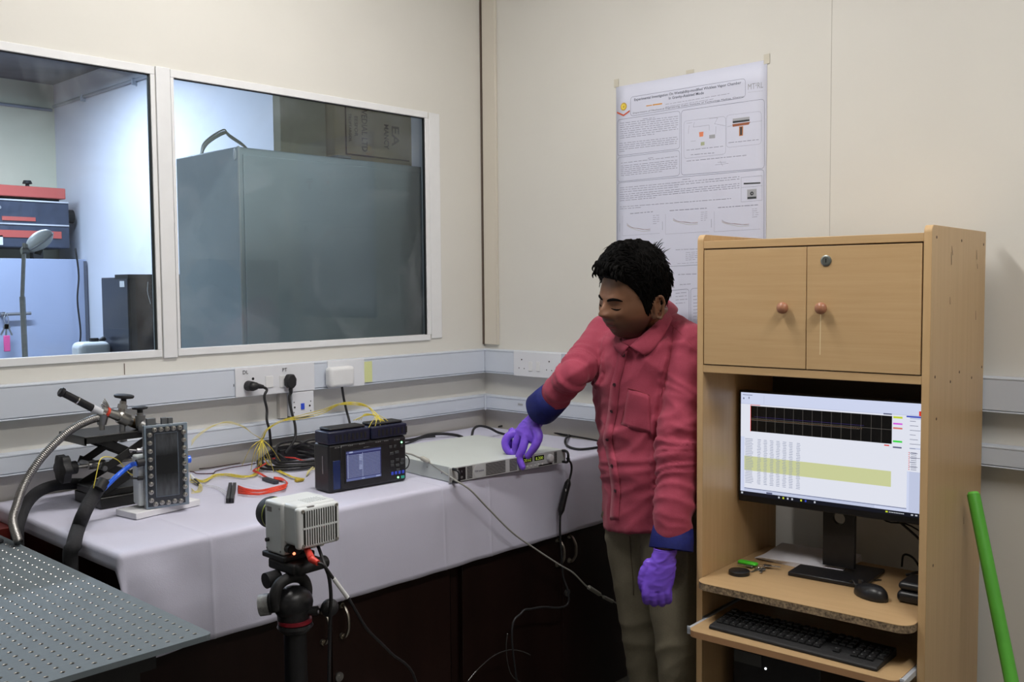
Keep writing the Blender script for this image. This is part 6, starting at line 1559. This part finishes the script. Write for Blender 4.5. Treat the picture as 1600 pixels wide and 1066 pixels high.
# ---- hair: thick shell with tufted locks
def hairline(az):
    # az 0 front .. pi back ; lowest z of the hair
    a = degrees_(az)
    T_ = [(0, .058), (25, .056), (45, .043), (58, .024), (68, .000), (77, -.040), (84, -.052), (89, -.016), (100, .004), (112, -.008), (122, -.055), (150, -.064), (180, -.068)]
    for (a0, z0), (a1, z1) in zip(T_[:-1], T_[1:]):
        if a <= a1: return z0+(z1-z0)*(a-a0)/(a1-a0)
    return -.068
def degrees_(r): return abs(((r+pi) % (2*pi))-pi)*180/pi
mb = MB(); nu, nv = 120, 34; vs = []
for j in range(nv+1):
    for k in range(nu):
        az = 2*pi*k/nu; zl = hairline(az)
        th_l = math.acos(max(-1, min(1, zl/.117)))
        th_ = th_l*j/nv
        d = Vector((sin(th_)*sin(az), sin(th_)*cos(az), cos(th_)))
        p = head_surf(d, .0001)
        a = degrees_(az)
        top = max(0, d.z)
        thk = .007+.022*top**.8+.010*max(0, d.y)*top*2.0+.004*(1 if d.y < 0 else 0)*max(0, 1-abs(d.z))
        edge = min(1, (1-j/nv)/.16)
        side = min(1, abs(d.x)**2)
        thk = thk*(1-.35*side)
        nn_ = noise.noise(Vector((d.x*5, d.y*5, d.z*5)))*.006+noise.noise(Vector((d.x*16, d.y*9, d.z*16+3)))*.0045
        t_ = thk*(edge**.5)+nn_*edge*(.4+top)
        t_ = max(t_, -.002) if edge > .05 else -.003
        vs.append(p+d.normalized()*t_)
fs = [(j*nu+k, (j+1)*nu+k, (j+1)*nu+(k+1) % nu, j*nu+(k+1) % nu) for j in range(nv) for k in range(nu)]
mb.add([HM @ p for p in vs], fs)
hb2 = BVHTree.FromPolygons(vs, fs)
rh = random.Random(21)
cnt = 0
while cnt < 2200:
    az = rh.uniform(-pi, pi); zl = hairline(az); th_l = math.acos(max(-1, min(1, zl/.117))); th_ = th_l*sqrt(rh.random())*.985
    d = Vector((sin(th_)*sin(az), sin(th_)*cos(az), cos(th_)))
    h = hb2.ray_cast(d*.3, -d)
    if h[0] is None: continue
    p = h[0]
    # comb direction: forward and to his left on top, down at sides and back
    comb = Vector((.45*d.z+.10*d.x, .55*max(0, d.z)*(1 if d.y < .3 else .2)+(-.25 if d.y < 0 else -.30), -.9*(1-max(0, d.z))-.05 if d.y < .45 else .25))+Vector((rh.gauss(0, .22), rh.gauss(0, .22), rh.gauss(0, .15)))
    comb = (comb-d*comb.dot(d)).normalized()
    ln = rh.uniform(.014, .030)*(1 if d.z > .3 else .6)
    lift = rh.uniform(.0001, .0013)*(1.4 if d.z > .5 else .5)
    q0 = p-d*.002; q1 = p+comb*ln*.5+d*lift; q2 = p+comb*ln+d*(lift*.4-ln*ln*1.8)
    mb.tube([HM @ q0, HM @ q1, HM @ q2], .001, 4, n=3, rfun=lambda u: .0013*(1-u)**.6+.0002)
    cnt += 1
# quiff and crown tufts
for k in range(230):
    x = rh.uniform(-.058, .052); a = Vector((x, .070+.014*(1-abs(x)/.06)+rh.uniform(-.018, .006), .090-abs(x)*.22+rh.uniform(-.016, .012)))
    s1 = rh.uniform(.6, 1.1)
    P = [a, a+Vector((.003, .011*s1, .005)), a+Vector((.006, .020*s1, -.001)), a+Vector((.010, .021*s1, -.009))]
    mb.tube([HM @ q for q in P], .001, 5, n=3, rfun=lambda u: .0038*(1-u)**.45+.0003)
for k in range(14):
    a = Vector((rh.uniform(-.01, .045), rh.uniform(-.085, -.045), .102+rh.uniform(-.02, .012)))
    P = [a, a+Vector((rh.uniform(.0, .006), -.010, .012)), a+Vector((rh.uniform(.0, .012), -.024+rh.uniform(-.004, .004), .020+rh.uniform(-.006, .006)))]
    mb.tube([HM @ q for q in P], .001, 4, n=3, rfun=lambda u: .0018*(1-u)**.6+.0001)
mb.build('hair', M_hair, man, smooth=True)

# ---- shirt
def rid(p, s_): return (1-abs(noise.noise(Vector((p.x*s_[0], p.y*s_[1], p.z*s_[2]))))*2)
sh = MB()
hem = []
TILT = Vector((0, 0, -.55))
sweep(sh, [(Vector((-.424, -1.112, .782)), LT*.150+Vector((0, 0, -.022)), FW*.127+Vector((0, 0, -.004)))]+[(Vector((x, y, z)), LT*(a+.008), FW*(b+.010)) for z, x, y, a, b in hem+TC[:7]]+[(Vector((-.420, -1.082, 1.362)), LT*.150, FW*.095+TILT*.040), (Vector((-.425, -1.086, 1.385)), LT*.105, FW*.080+TILT*.055), (Vector((-.428, -1.090, 1.398)), LT*.074, FW*.070+TILT*.060)], 40)
# shoulders and sleeves
def sleeve(pts, radii):
    limb(sh, pts, radii, seg=24, n=8)
sleeve([Vector((-.425, -1.085, 1.385)), SR.lerp(NB, .30)+Vector((0, 0, -.012)), SR], [.050, .058, .060])
sleeve([at(1032, 506, 2.87), at(1058, 524, 2.80), SL], [.050, .054, .060])
sleeve([at(1022, 520, 2.84), at(1018, 514, 2.85)], [.062, .060])
CR0 = at(866, 620, 2.905)
sleeve([SR, SR.lerp(ER, .5)+Vector((0, .0, .0)), ER, ER.lerp(CR0, .5), CR0], [.058, .052, .044, .043, .043])
CL0 = at(1051, 828, 2.665)
sleeve([SL, SL.lerp(EL, .5), EL, EL.lerp(CL0, .5)+Vector((0, 0, 0)), CL0], [.064, .060, .053, .051, .049])
# front/back yoke fill
sweep(sh, [(Vector((-.425, -1.085, z)), LT*a, FW*b) for z, a, b in ((1.20, .16, .11), (1.28, .175, .105), (1.325, .17, .092))], 32)
ss_ = remesh(sh, .0062, 8, .5)
me = bpy.data.meshes.new('tmp'); me.from_pydata([tuple(p) for p in ss_.v], [], ss_.f); me.update()
nrm = [v.normal.copy() for v in me.vertices]; bpy.data.meshes.remove(me)
def near_axis(p, A, B):
    t_ = max(0, min(1, (p-A).dot(B-A)/(B-A).length_squared)); return (p-(A+(B-A)*t_)).length, t_
out_v = []
for p, n_ in zip(ss_.v, nrm):
    dR, tR = near_axis(p, SR, ER); dR2, tR2 = near_axis(p, ER, CR0); dL, tL = near_axis(p, SL, EL); dL2, tL2 = near_axis(p, EL, CL0)
    w_t = 1.0; d_ = 0
    mn = min(dR, dR2, dL, dL2)
    if mn < .085:
        # sleeve folds: rings around the limb, slanted, stronger at the elbow
        if min(dR, dR2) < min(dL, dL2): s_ = tR*.30 if dR < dR2 else .30+tR2*.25; el = .30
        else: s_ = tL*.30 if dL < dL2 else .32+tL2*.27; el = .32
        tw = noise.noise(p*7)*2.2
        r_ = 1-abs(noise.noise(Vector((s_*34+tw+p.z*6-p.y*5, 2.3 if dR < dL else 9.1, tw*.4))))*2.2
        k_ = .35+.9*G(s_, el, .10)+.6*G(s_, .52, .05)
        d_ += (.0065 if min(dR, dR2) < min(dL, dL2) else .0110)*k_*max(-.2, r_)
    # waist folds and diagonal pulls
    kz = G(p.z, .99, .06)+.5*G(p.z, .93, .04)
    r2 = 1-abs(noise.noise(Vector((p.x*3+p.y*2.5, p.y*3, p.z*26+p.y*7))))*2.2
    d_ += .0150*kz*max(-.3, r2)*(1 if mn > .06 else .2)
    r3 = 1-abs(noise.noise(Vector((p.x*7+p.z*6, p.y*9-p.z*5, p.z*4))))*2.4
    d_ += .0110*max(0, r3)*G(p.z, 1.20, .17)*(1 if mn > .075 else .25)
    r4 = 1-abs(noise.noise(Vector((p.x*12-p.z*9+4, p.y*13+p.z*11, p.z*5))))*2.6
    d_ += .0080*max(0, r4)*(1 if mn > .075 else .5)*(.35+G(p.z, 1.30, .06)+.7*G(p.z, 1.08, .06))
    d_ += .0016*noise.noise(p*22)
    q = p+n_*d_
    out_v.append(q)
# keep the shirt hem: dip at the front, cut by lowering the bottom ring gently
ss_.v = out_v
M_shirt = bpy.data.materials.new('shirt_red_cotton'); M_shirt.use_nodes = True; nt = M_shirt.node_tree; b = nt.nodes['Principled BSDF']
b.inputs['Base Color'].default_value = (.42, .060, .082, 1); b.inputs['Roughness'].default_value = .8; b.inputs['Sheen Weight'].default_value = .2; b.inputs['Sheen Tint'].default_value = (1, .6, .65, 1); b.inputs['Specular IOR Level'].default_value = .25
tcn = nt.nodes.new('ShaderNodeTexCoord'); nn1 = nt.nodes.new('ShaderNodeTexNoise'); nn1.inputs['Scale'].default_value = 420; nn2 = nt.nodes.new('ShaderNodeBump'); nn2.inputs['Strength'].default_value = .25; nn2.inputs['Distance'].default_value = .001
nt.links.new(tcn.outputs['Object'], nn1.inputs['Vector']); nt.links.new(nn1.outputs['Fac'], nn2.inputs['Height']); nt.links.new(nn2.outputs[0], b.inputs['Normal'])
rm_ = nt.nodes.new('ShaderNodeValToRGB'); rm_.color_ramp.elements[0].color = (.28, .038, .066, 1); rm_.color_ramp.elements[1].color = (.40, .063, .108, 1); nt.links.new(nn1.outputs['Fac'], rm_.inputs[0]); nt.links.new(rm_.outputs[0], b.inputs['Base Color'])
shirt = ss_.build('shirt', M_shirt, man, smooth=True)
sb = BVHTree.FromPolygons(ss_.v, ss_.f)
def skin_hit(px, py, lift=.0012, tree=None):
    h = (tree or sb).ray_cast(CAM, ray(px, py)); 
    if h[0] is None: return None, None
    n_ = h[1] if h[1].dot(ray(px, py)) < 0 else -h[1]
    return h[0]+n_*lift, n_
M_sdark = mat('shirt_seam', (.25, .032, .045), .8)
def patch_line(pts, r, m, name, lift=.0005):
    P = [skin_hit(x, y, lift)[0] for x, y in pts]; P = [p for p in P if p is not None]
    if len(P) < 2: return None
    mb = MB(); mb.tube(P, r, 6, n=4); return mb.build(name, m, shirt, smooth=True)
# placket strip
def strip(pl, pr, name, lift=.0022, th_=None, m=None):
    L1 = [skin_hit(*p, lift)[0] for p in pl]; R1 = [skin_hit(*p, lift)[0] for p in pr]
    if any(p is None for p in L1+R1): return None
    n_ = len(pl); mb = MB(); mb.add(L1+R1, [(i, i+1, n_+i+1, n_+i) for i in range(n_-1)]); o = mb.build(name, m or M_shirt, shirt, smooth=True)
    s_ = o.modifiers.new('solid', 'SOLIDIFY'); s_.thickness = .0018; s_.offset = -1; return o
ys = [548+6*k for k in range(45)]
def plx(y):
    T_ = [(548, 974), (601, 961), (645, 957), (685, 949), (728, 958), (765, 963), (815, 960)]
    for (a, xa), (c, xc) in zip(T_[:-1], T_[1:]):
        if y <= c: return xa+(xc-xa)*(y-a)/(c-a)
    return 960
strip([(plx(y)-6, y) for y in ys], [(plx(y)+7, y) for y in ys], 'placket', lift=.0034)
for x, y in ((975, 555), (961, 601), (957, 642), (950, 686), (958, 728), (963, 767)):
    c, n_ = skin_hit(x, y, .0042)
    if c is None: continue
    mb = MB(); mb.lathe([(0, .0052), (.0018, .0052), (.0022, .0042), (.0014, .0036)], c, n_, 16); mb.build('button', mat('button_maroon', (.05, .012, .018), .3), shirt, smooth='auto')
# pocket
gx, gy = 7, 8; grid_ = []; ok = True
for j in range(gy+1):
    v = j/gy
    for i in range(gx+1):
        u = i/gx
        x = 982+33*u-11*v*(1-u)+2*v*u; y = (607+11*u)+(60+2*u)*v
        if v > .85: y -= 8*abs(u-.5)*(v-.85)/.15
        h, _n = skin_hit(x, y, .0016)
        if h is None: ok = False; break
        grid_.append(h)
    if not ok: break
if ok:
    mb = MB(); mb.add(grid_, [(j*(gx+1)+i, j*(gx+1)+i+1, (j+1)*(gx+1)+i+1, (j+1)*(gx+1)+i) for j in range(gy) for i in range(gx)])
    o = mb.build('pocket', M_shirt, shirt, smooth=True); s_ = o.modifiers.new('solid', 'SOLIDIFY'); s_.thickness = .0016; s_.offset = -1
patch_line([(982, 607), (994, 610), (1015, 618)], .0011, M_sdark, 'pocket_seam', .002); patch_line([(982, 607), (976, 640), (971, 662)], .0007, M_sdark, 'pocket_seam', .002); patch_line([(1015, 618), (1016, 650), (1017, 678)], .0007, M_sdark, 'pocket_seam', .002)
patch_line([(1052, 507), (1050, 540), (1043, 580), (1033, 620)], .0008, M_sdark, 'shoulder_seam', .0005)
patch_line([(1043, 503), (1062, 520), (1078, 536), (1090, 548)], .0007, M_sdark, 'yoke_seam', .0004)
# collar: stand band and folded leaf around the neck
CAX = (Vector((0, 0, 1))+FW*.50).normalized(); NB2 = at(1017, 519, 2.83)
def collar_ring(zt, r1, r2, lift=0, n_=40, a0=-pi, a1=pi):
    axis = CAX
    c = NB2+axis*zt
    f_ = (FW-axis*FW.dot(axis)).normalized(); l_ = axis.cross(f_)
    return [c+f_*r1*cos(a0+(a1-a0)*k/n_)+l_*r2*sin(a0+(a1-a0)*k/n_) for k in range(n_+1)]
def low(px, py, d, lift=.006):
    h, n_ = skin_hit(px, py, lift)
    return h if h is not None and abs((h-CAM).length-d*1.02) < .25 else at(px, py, d)
# fold line (upper) and hanging edge (lower), from the near front point round the back to the far front point
CU_ = [at(984, 541, 2.715), at(1001, 526, 2.725), at(1020, 509, 2.755), at(1035, 491, 2.80), at(1044, 474, 2.87), at(1036, 466, 2.94), at(1012, 478, 2.965), at(990, 498, 2.93), at(974, 520, 2.86), at(970, 533, 2.78), at(982, 541, 2.725)]
CL_ = [low(1008, 558, 2.70), low(1022, 548, 2.70), low(1038, 529, 2.73), low(1050, 506, 2.78), at(1059, 484, 2.88), at(1046, 480, 2.975), at(1012, 498, 3.0), at(978, 512, 2.95), low(962, 528, 2.86), low(962, 544, 2.77), low(975, 556, 2.72)]
CUs, CLs = spline(CU_, 5), spline(CL_, 5); CN = len(CUs); M_r = 6; rows = []
cc_ = sum((p for p in CUs), Vector())/CN
for j in range(M_r+1):
    v = j/M_r
    for k in range(CN):
        p = CUs[k].lerp(CLs[k], v); o_ = (p-cc_); o_.z = 0; o_.normalize()
        rows.append(p+o_*(.006*sin(pi*v)))
mb = MB(); mb.add(rows, [(j*CN+k, j*CN+k+1, (j+1)*CN+k+1, (j+1)*CN+k) for j in range(M_r) for k in range(CN-1)])
o = mb.build('collar', M_shirt, shirt, smooth=True); s_ = o.modifiers.new('solid', 'SOLIDIFY'); s_.thickness = .003; s_.offset = 0
# inner band below the fold
rows = []
for j in range(4):
    for k in range(CN):
        p = CUs[k].lerp(cc_+Vector((0, 0, -.045)), .06+.10*j); rows.append(p+Vector((0, 0, -.007*j)))
mb = MB(); mb.add(rows, [(j*CN+k, j*CN+k+1, (j+1)*CN+k+1, (j+1)*CN+k) for j in range(3) for k in range(CN-1)])
o = mb.build('collar_band', M_shirt, shirt, smooth=True); s_ = o.modifiers.new('solid', 'SOLIDIFY'); s_.thickness = .002; s_.offset = 0
# navy cuffs
M_navy = mat('navy_cuff', (.005, .010, .125), .75, noise_amt=.15, noise_scale=60, bump=.3, bump_scale=200)
def cuff(A, B, r0, r1, flat=(1, .8), nm='cuff'):
    ax_ = (B-A).normalized(); a_ = ax_.cross(Vector((0, 0, 1))).normalized(); b_ = ax_.cross(a_)
    mb = MB(); seg = 36; prof = [(0, r0*.93), (.0, r0), (.5, (r0+r1)/2*1.02), (1.0, r1), (1.03, r1*.985), (1.0, r1*.94), (.3, r0*.80)]
    vs = []
    for t_, r_ in prof:
        for k in range(seg):
            an = 2*pi*k/seg; w_ = 1+.05*sin(3*an+1)*t_
            vs.append(A+(B-A)*t_+(a_*cos(an)*flat[0]+b_*sin(an)*flat[1])*r_*w_)
    mb.add(vs, [(i*seg+k, i*seg+(k+1) % seg, (i+1)*seg+(k+1) % seg, (i+1)*seg+k) for i in range(len(prof)-1) for k in range(seg)])
    return mb.build(nm, M_navy, shirt, smooth=True)
cuff(at(868, 618, 2.900), at(846, 640, 2.960), .052, .057, (1.0, .92))
cuff(at(1052, 824, 2.668), at(1049, 858, 2.655), .056, .0615, (1.0, .75))
mb = MB(); c = at(872, 618, 3.04); 

# ---- trousers
tr_ = MB()
sweep(tr_, [(Vector((-.425, -1.115, z)), LT*a, FW*b) for z, a, b in ((1.0, .118, .092), (.92, .122, .095), (.86, .128, .100), (.79, .130, .102))], 32)
limb(tr_, [HIPR, HIPR.lerp(KR, .4), KR, KR.lerp(AR, .5), AR+Vector((0, 0, .0))], [.094, .088, .070, .062, .060], seg=24, n=8)
limb(tr_, [HIPL, HIPL.lerp(KL, .4), KL, KL.lerp(AL, .5), AL+Vector((0, 0, .0))], [.094, .088, .070, .062, .060], seg=24, n=8)
tt = remesh(tr_, .0065, 6, .5)
me = bpy.data.meshes.new('tmp'); me.from_pydata([tuple(p) for p in tt.v], [], tt.f); me.update(); nrm = [v.normal.copy() for v in me.vertices]; bpy.data.meshes.remove(me)
tt.v = [p+n_*(.0050*max(0, 1-abs(noise.noise(Vector((p.x*5, p.y*6-p.z*2, p.z*13+p.y*9))))*2.4)*(.45+.8*G(p.z, .78, .08)+.5*G(p.z, .46, .08)+.8*G(p.z, .12, .07))+.0012*noise.noise(p*25)) for p, n_ in zip(tt.v, nrm)]
M_khaki = mat('khaki_cotton', (.19, .168, .115), .85, noise_amt=.05, noise_scale=180, bump=.3, bump_scale=300)
trs = tt.build('trousers', M_khaki, man, smooth=True)
tb_ = BVHTree.FromPolygons(tt.v, tt.f)
P = [skin_hit(x, y, .0004, tb_)[0] for x, y in ((984, 838), (986, 870), (989, 905), (990, 930))]
if all(p is not None for p in P):
    mb = MB(); mb.tube(P, .0016, 6); mb.build('fly_seam', mat('khaki_seam', (.11, .09, .06), .85), trs, smooth=True)
# ---- shoes
for A in (AR, AL):
    mb = MB(); c = Vector((A.x, A.y, 0))
    st = []
    for t_, w_, h_, zc in ((-.060, .030, .045, .062), (-.03, .036, .055, .060), (.03, .040, .050, .052), (.09, .044, .036, .042), (.15, .042, .028, .034), (.19, .030, .020, .027), (.205, .012, .010, .022)):
        st.append((c+FW*t_+Vector((0, 0, zc)), LT*w_, Vector((0, 0, h_*.75))))
    sweep(mb, st, 20); mb.build('shoe', M_black, man, smooth=True)
    mb = MB(); o_ = []
    for k in range(24):
        a = 2*pi*k/24; o_.append(c+FW*(.070+.138*cos(a))+LT*(.043*sin(a)*(1-.12*cos(a)))+Vector((0, 0, .0006)))
    mb.prism(o_, (0, 0, .020)); mb.build('shoe_sole', M_rubber, man)

# ---- gloves
M_glove = bpy.data.materials.new('purple_nitrile'); M_glove.use_nodes = True; b = M_glove.node_tree.nodes['Principled BSDF']
b.inputs['Base Color'].default_value = (.19, .085, .66, 1); b.inputs['Roughness'].default_value = .42; b.inputs['Specular IOR Level'].default_value = .4; b.inputs['Subsurface Weight'].default_value = .05
def palm(mb, st): sweep(mb, [(c, a, b) for c, a, b in st], 24)
# his right hand, pressing the panel with the index finger
g = MB()
wr0, wr1 = at(846, 645, 2.995), at(834, 660, 2.98)
def axs(A, B, wdir):
    t_ = (B-A).normalized(); w_ = (wdir-t_*wdir.dot(t_)).normalized(); return w_, t_.cross(w_)
WD = (at(838, 690, 2.94)-at(800, 679, 3.0)).normalized()
w_, h_ = axs(wr0, at(820, 682, 2.975), WD)
palm(g, [(at(846, 644, 2.995), w_*.030, h_*.027), (at(840, 652, 2.985), w_*.0285, h_*.025), (at(834, 660, 2.98), w_*.030, h_*.022), (at(827, 671, 2.978), w_*.041, h_*.024), (at(821, 681, 2.976), w_*.044, h_*.022), (at(818, 686, 2.975), w_*.040, h_*.017)])
def fing(pts, r=(.0102, .0095, .0088, .0078)): limb(g, pts, list(r), seg=14, n=5)
pt = lambda x, y, z_: PS @ Vector((x, y, z_))
tipx = (PS.inverted() @ on(814, 727, 1, -.775)).x
fing([at(822, 680, 2.965), at(817, 700, 2.955), at(811, 715, 2.955), pt(tipx, -.010, .012)], (.0135, .0130, .0118, .0098))       # index
fing([at(812, 680, 2.985), at(806, 693, 2.985), at(805, 706, 2.990)], (.0125, .0115, .0095))                              # middle, behind
fing([at(803, 677, 3.00), at(793, 683, 2.998), at(789, 694, 2.995), at(794, 705, 2.992), at(803, 710, 2.992)], (.0130, .0125, .0118, .0110, .0092))   # ring
fing([at(800, 674, 3.015), at(796, 684, 3.02), at(797, 697, 3.02)], (.0115, .0105, .0090))                                # little
fing([at(836, 668, 2.955), at(841, 682, 2.940), at(836, 697, 2.935), at(825, 713, 2.945)], (.0165, .0150, .0128, .0098))    # thumb
gg = remesh(g, .0022, 5, .5)
me = bpy.data.meshes.new('tmp'); me.from_pydata([tuple(p) for p in gg.v], [], gg.f); me.update(); nrm = [v.normal.copy() for v in me.vertices]; bpy.data.meshes.remove(me)
gg.v = [p+n_*(.0011*max(0, 1-abs(noise.noise(Vector((p.x*30, p.y*30, p.z*75))))*2.5)*(.5+1.2*G(p.z, wr1.z+.008, .014))) for p, n_ in zip(gg.v, nrm)]
gr_ = gg.build('glove', M_glove, man, smooth=True)
mb = MB(); R0 = []
w2, h2 = axs(at(847, 643, 2.996), at(838, 655, 2.985), WD)
mb.tube([at(846.5, 643.5, 2.995)+w2*.0305*cos(2*pi*k/24)+h2*.0275*sin(2*pi*k/24) for k in range(25)], .0013, 6, n=2); mb.build('rolled_edge', M_glove, gr_, smooth=True)
# his left hand, half-closed beside the thigh
g = MB()
WD = Vector((CR.x, CR.y, 0)).normalized(); BKW = -Vector((_F.x, _F.y, 0)).normalized()
w_, h_ = WD, BKW
D = 2.645
palm(g, [(at(1040, 858, D), w_*.0315, h_*.026), (at(1037, 870, D), w_*.032, h_*.025), (at(1034, 882, D), w_*.038, h_*.024), (at(1030, 897, D), w_*.0445, h_*.023), (at(1027, 912, D), w_*.0440, h_*.022), (at(1027, 922, D), w_*.040, h_*.018)])
for k, (x, ln_) in enumerate(((1010, 0), (1021, 3), (1033, 3), (1043, -1))):
    fing([at(x, 914, D-.004), at(x-1, 928+ln_, D-.006), at(x, 938+ln_, D+.006), at(x+2, 938+ln_, D+.026), at(x+2, 925+ln_, D+.040)], (.0120, .0115, .0108, .0100, .0088))
fing([at(1014, 882, D+.004), at(1005, 897, D+.004), at(1003, 912, D+.006), at(1007, 926, D+.016)], (.0140, .0125, .0110, .0092))
gg = remesh(g, .0024, 5, .5)
me = bpy.data.meshes.new('tmp'); me.from_pydata([tuple(p) for p in gg.v], [], gg.f); me.update(); nrm = [v.normal.copy() for v in me.vertices]; bpy.data.meshes.remove(me)
wz = at(1037, 870, D).z
gg.v = [p+n_*(.0019*max(0, 1-abs(noise.noise(Vector((p.x*22+p.z*16, p.y*22, p.z*60-p.x*25))))*2.5)*(.5+1.0*G(p.z, wz-.01, .03))) for p, n_ in zip(gg.v, nrm)]
gl_ = gg.build('glove', M_glove, man, smooth=True)
mb = MB(); mb.tube([at(1040, 857.5, D)+w_*.0318*cos(2*pi*k/24)+h_*.0265*sin(2*pi*k/24) for k in range(25)], .0013, 6, n=2); mb.build('rolled_edge', M_glove, gl_, smooth=True)

# ------------------------------------------------------------------ group phrases for repeated things
GR = {'cardboard_box': 'cartons on top of the steel cupboard', 'ceiling_light': 'tube lights on the ceiling', 'bench_cabinet': 'dark cabinets under the lab bench',
      'thermocouple_wires': 'yellow thermocouple wires on the bench', 'monitor_cable': 'black cables behind the monitor', 'socket_panel': 'white socket panels on the trunking',
      'power_plug': 'black plugs in the wall sockets', 'supply_cord': 'black cords around the power supply', 'looped_cord': 'black cords behind the data logger',
      'dangling_wire': 'thin wires in front of the bench doors', 'signal_wire': 'dark twisted wires on the cloth', 'insulated_hose': 'black foam-covered hoses', 'conduit_pipe': 'grey conduits on the walls behind the glass'}
for o in bpy.data.objects:
    if o.parent is None and 'label' in o:
        b_ = o.name.split('.')[0]
        if b_ in GR and 'group' not in o: o['group'] = GR[b_]
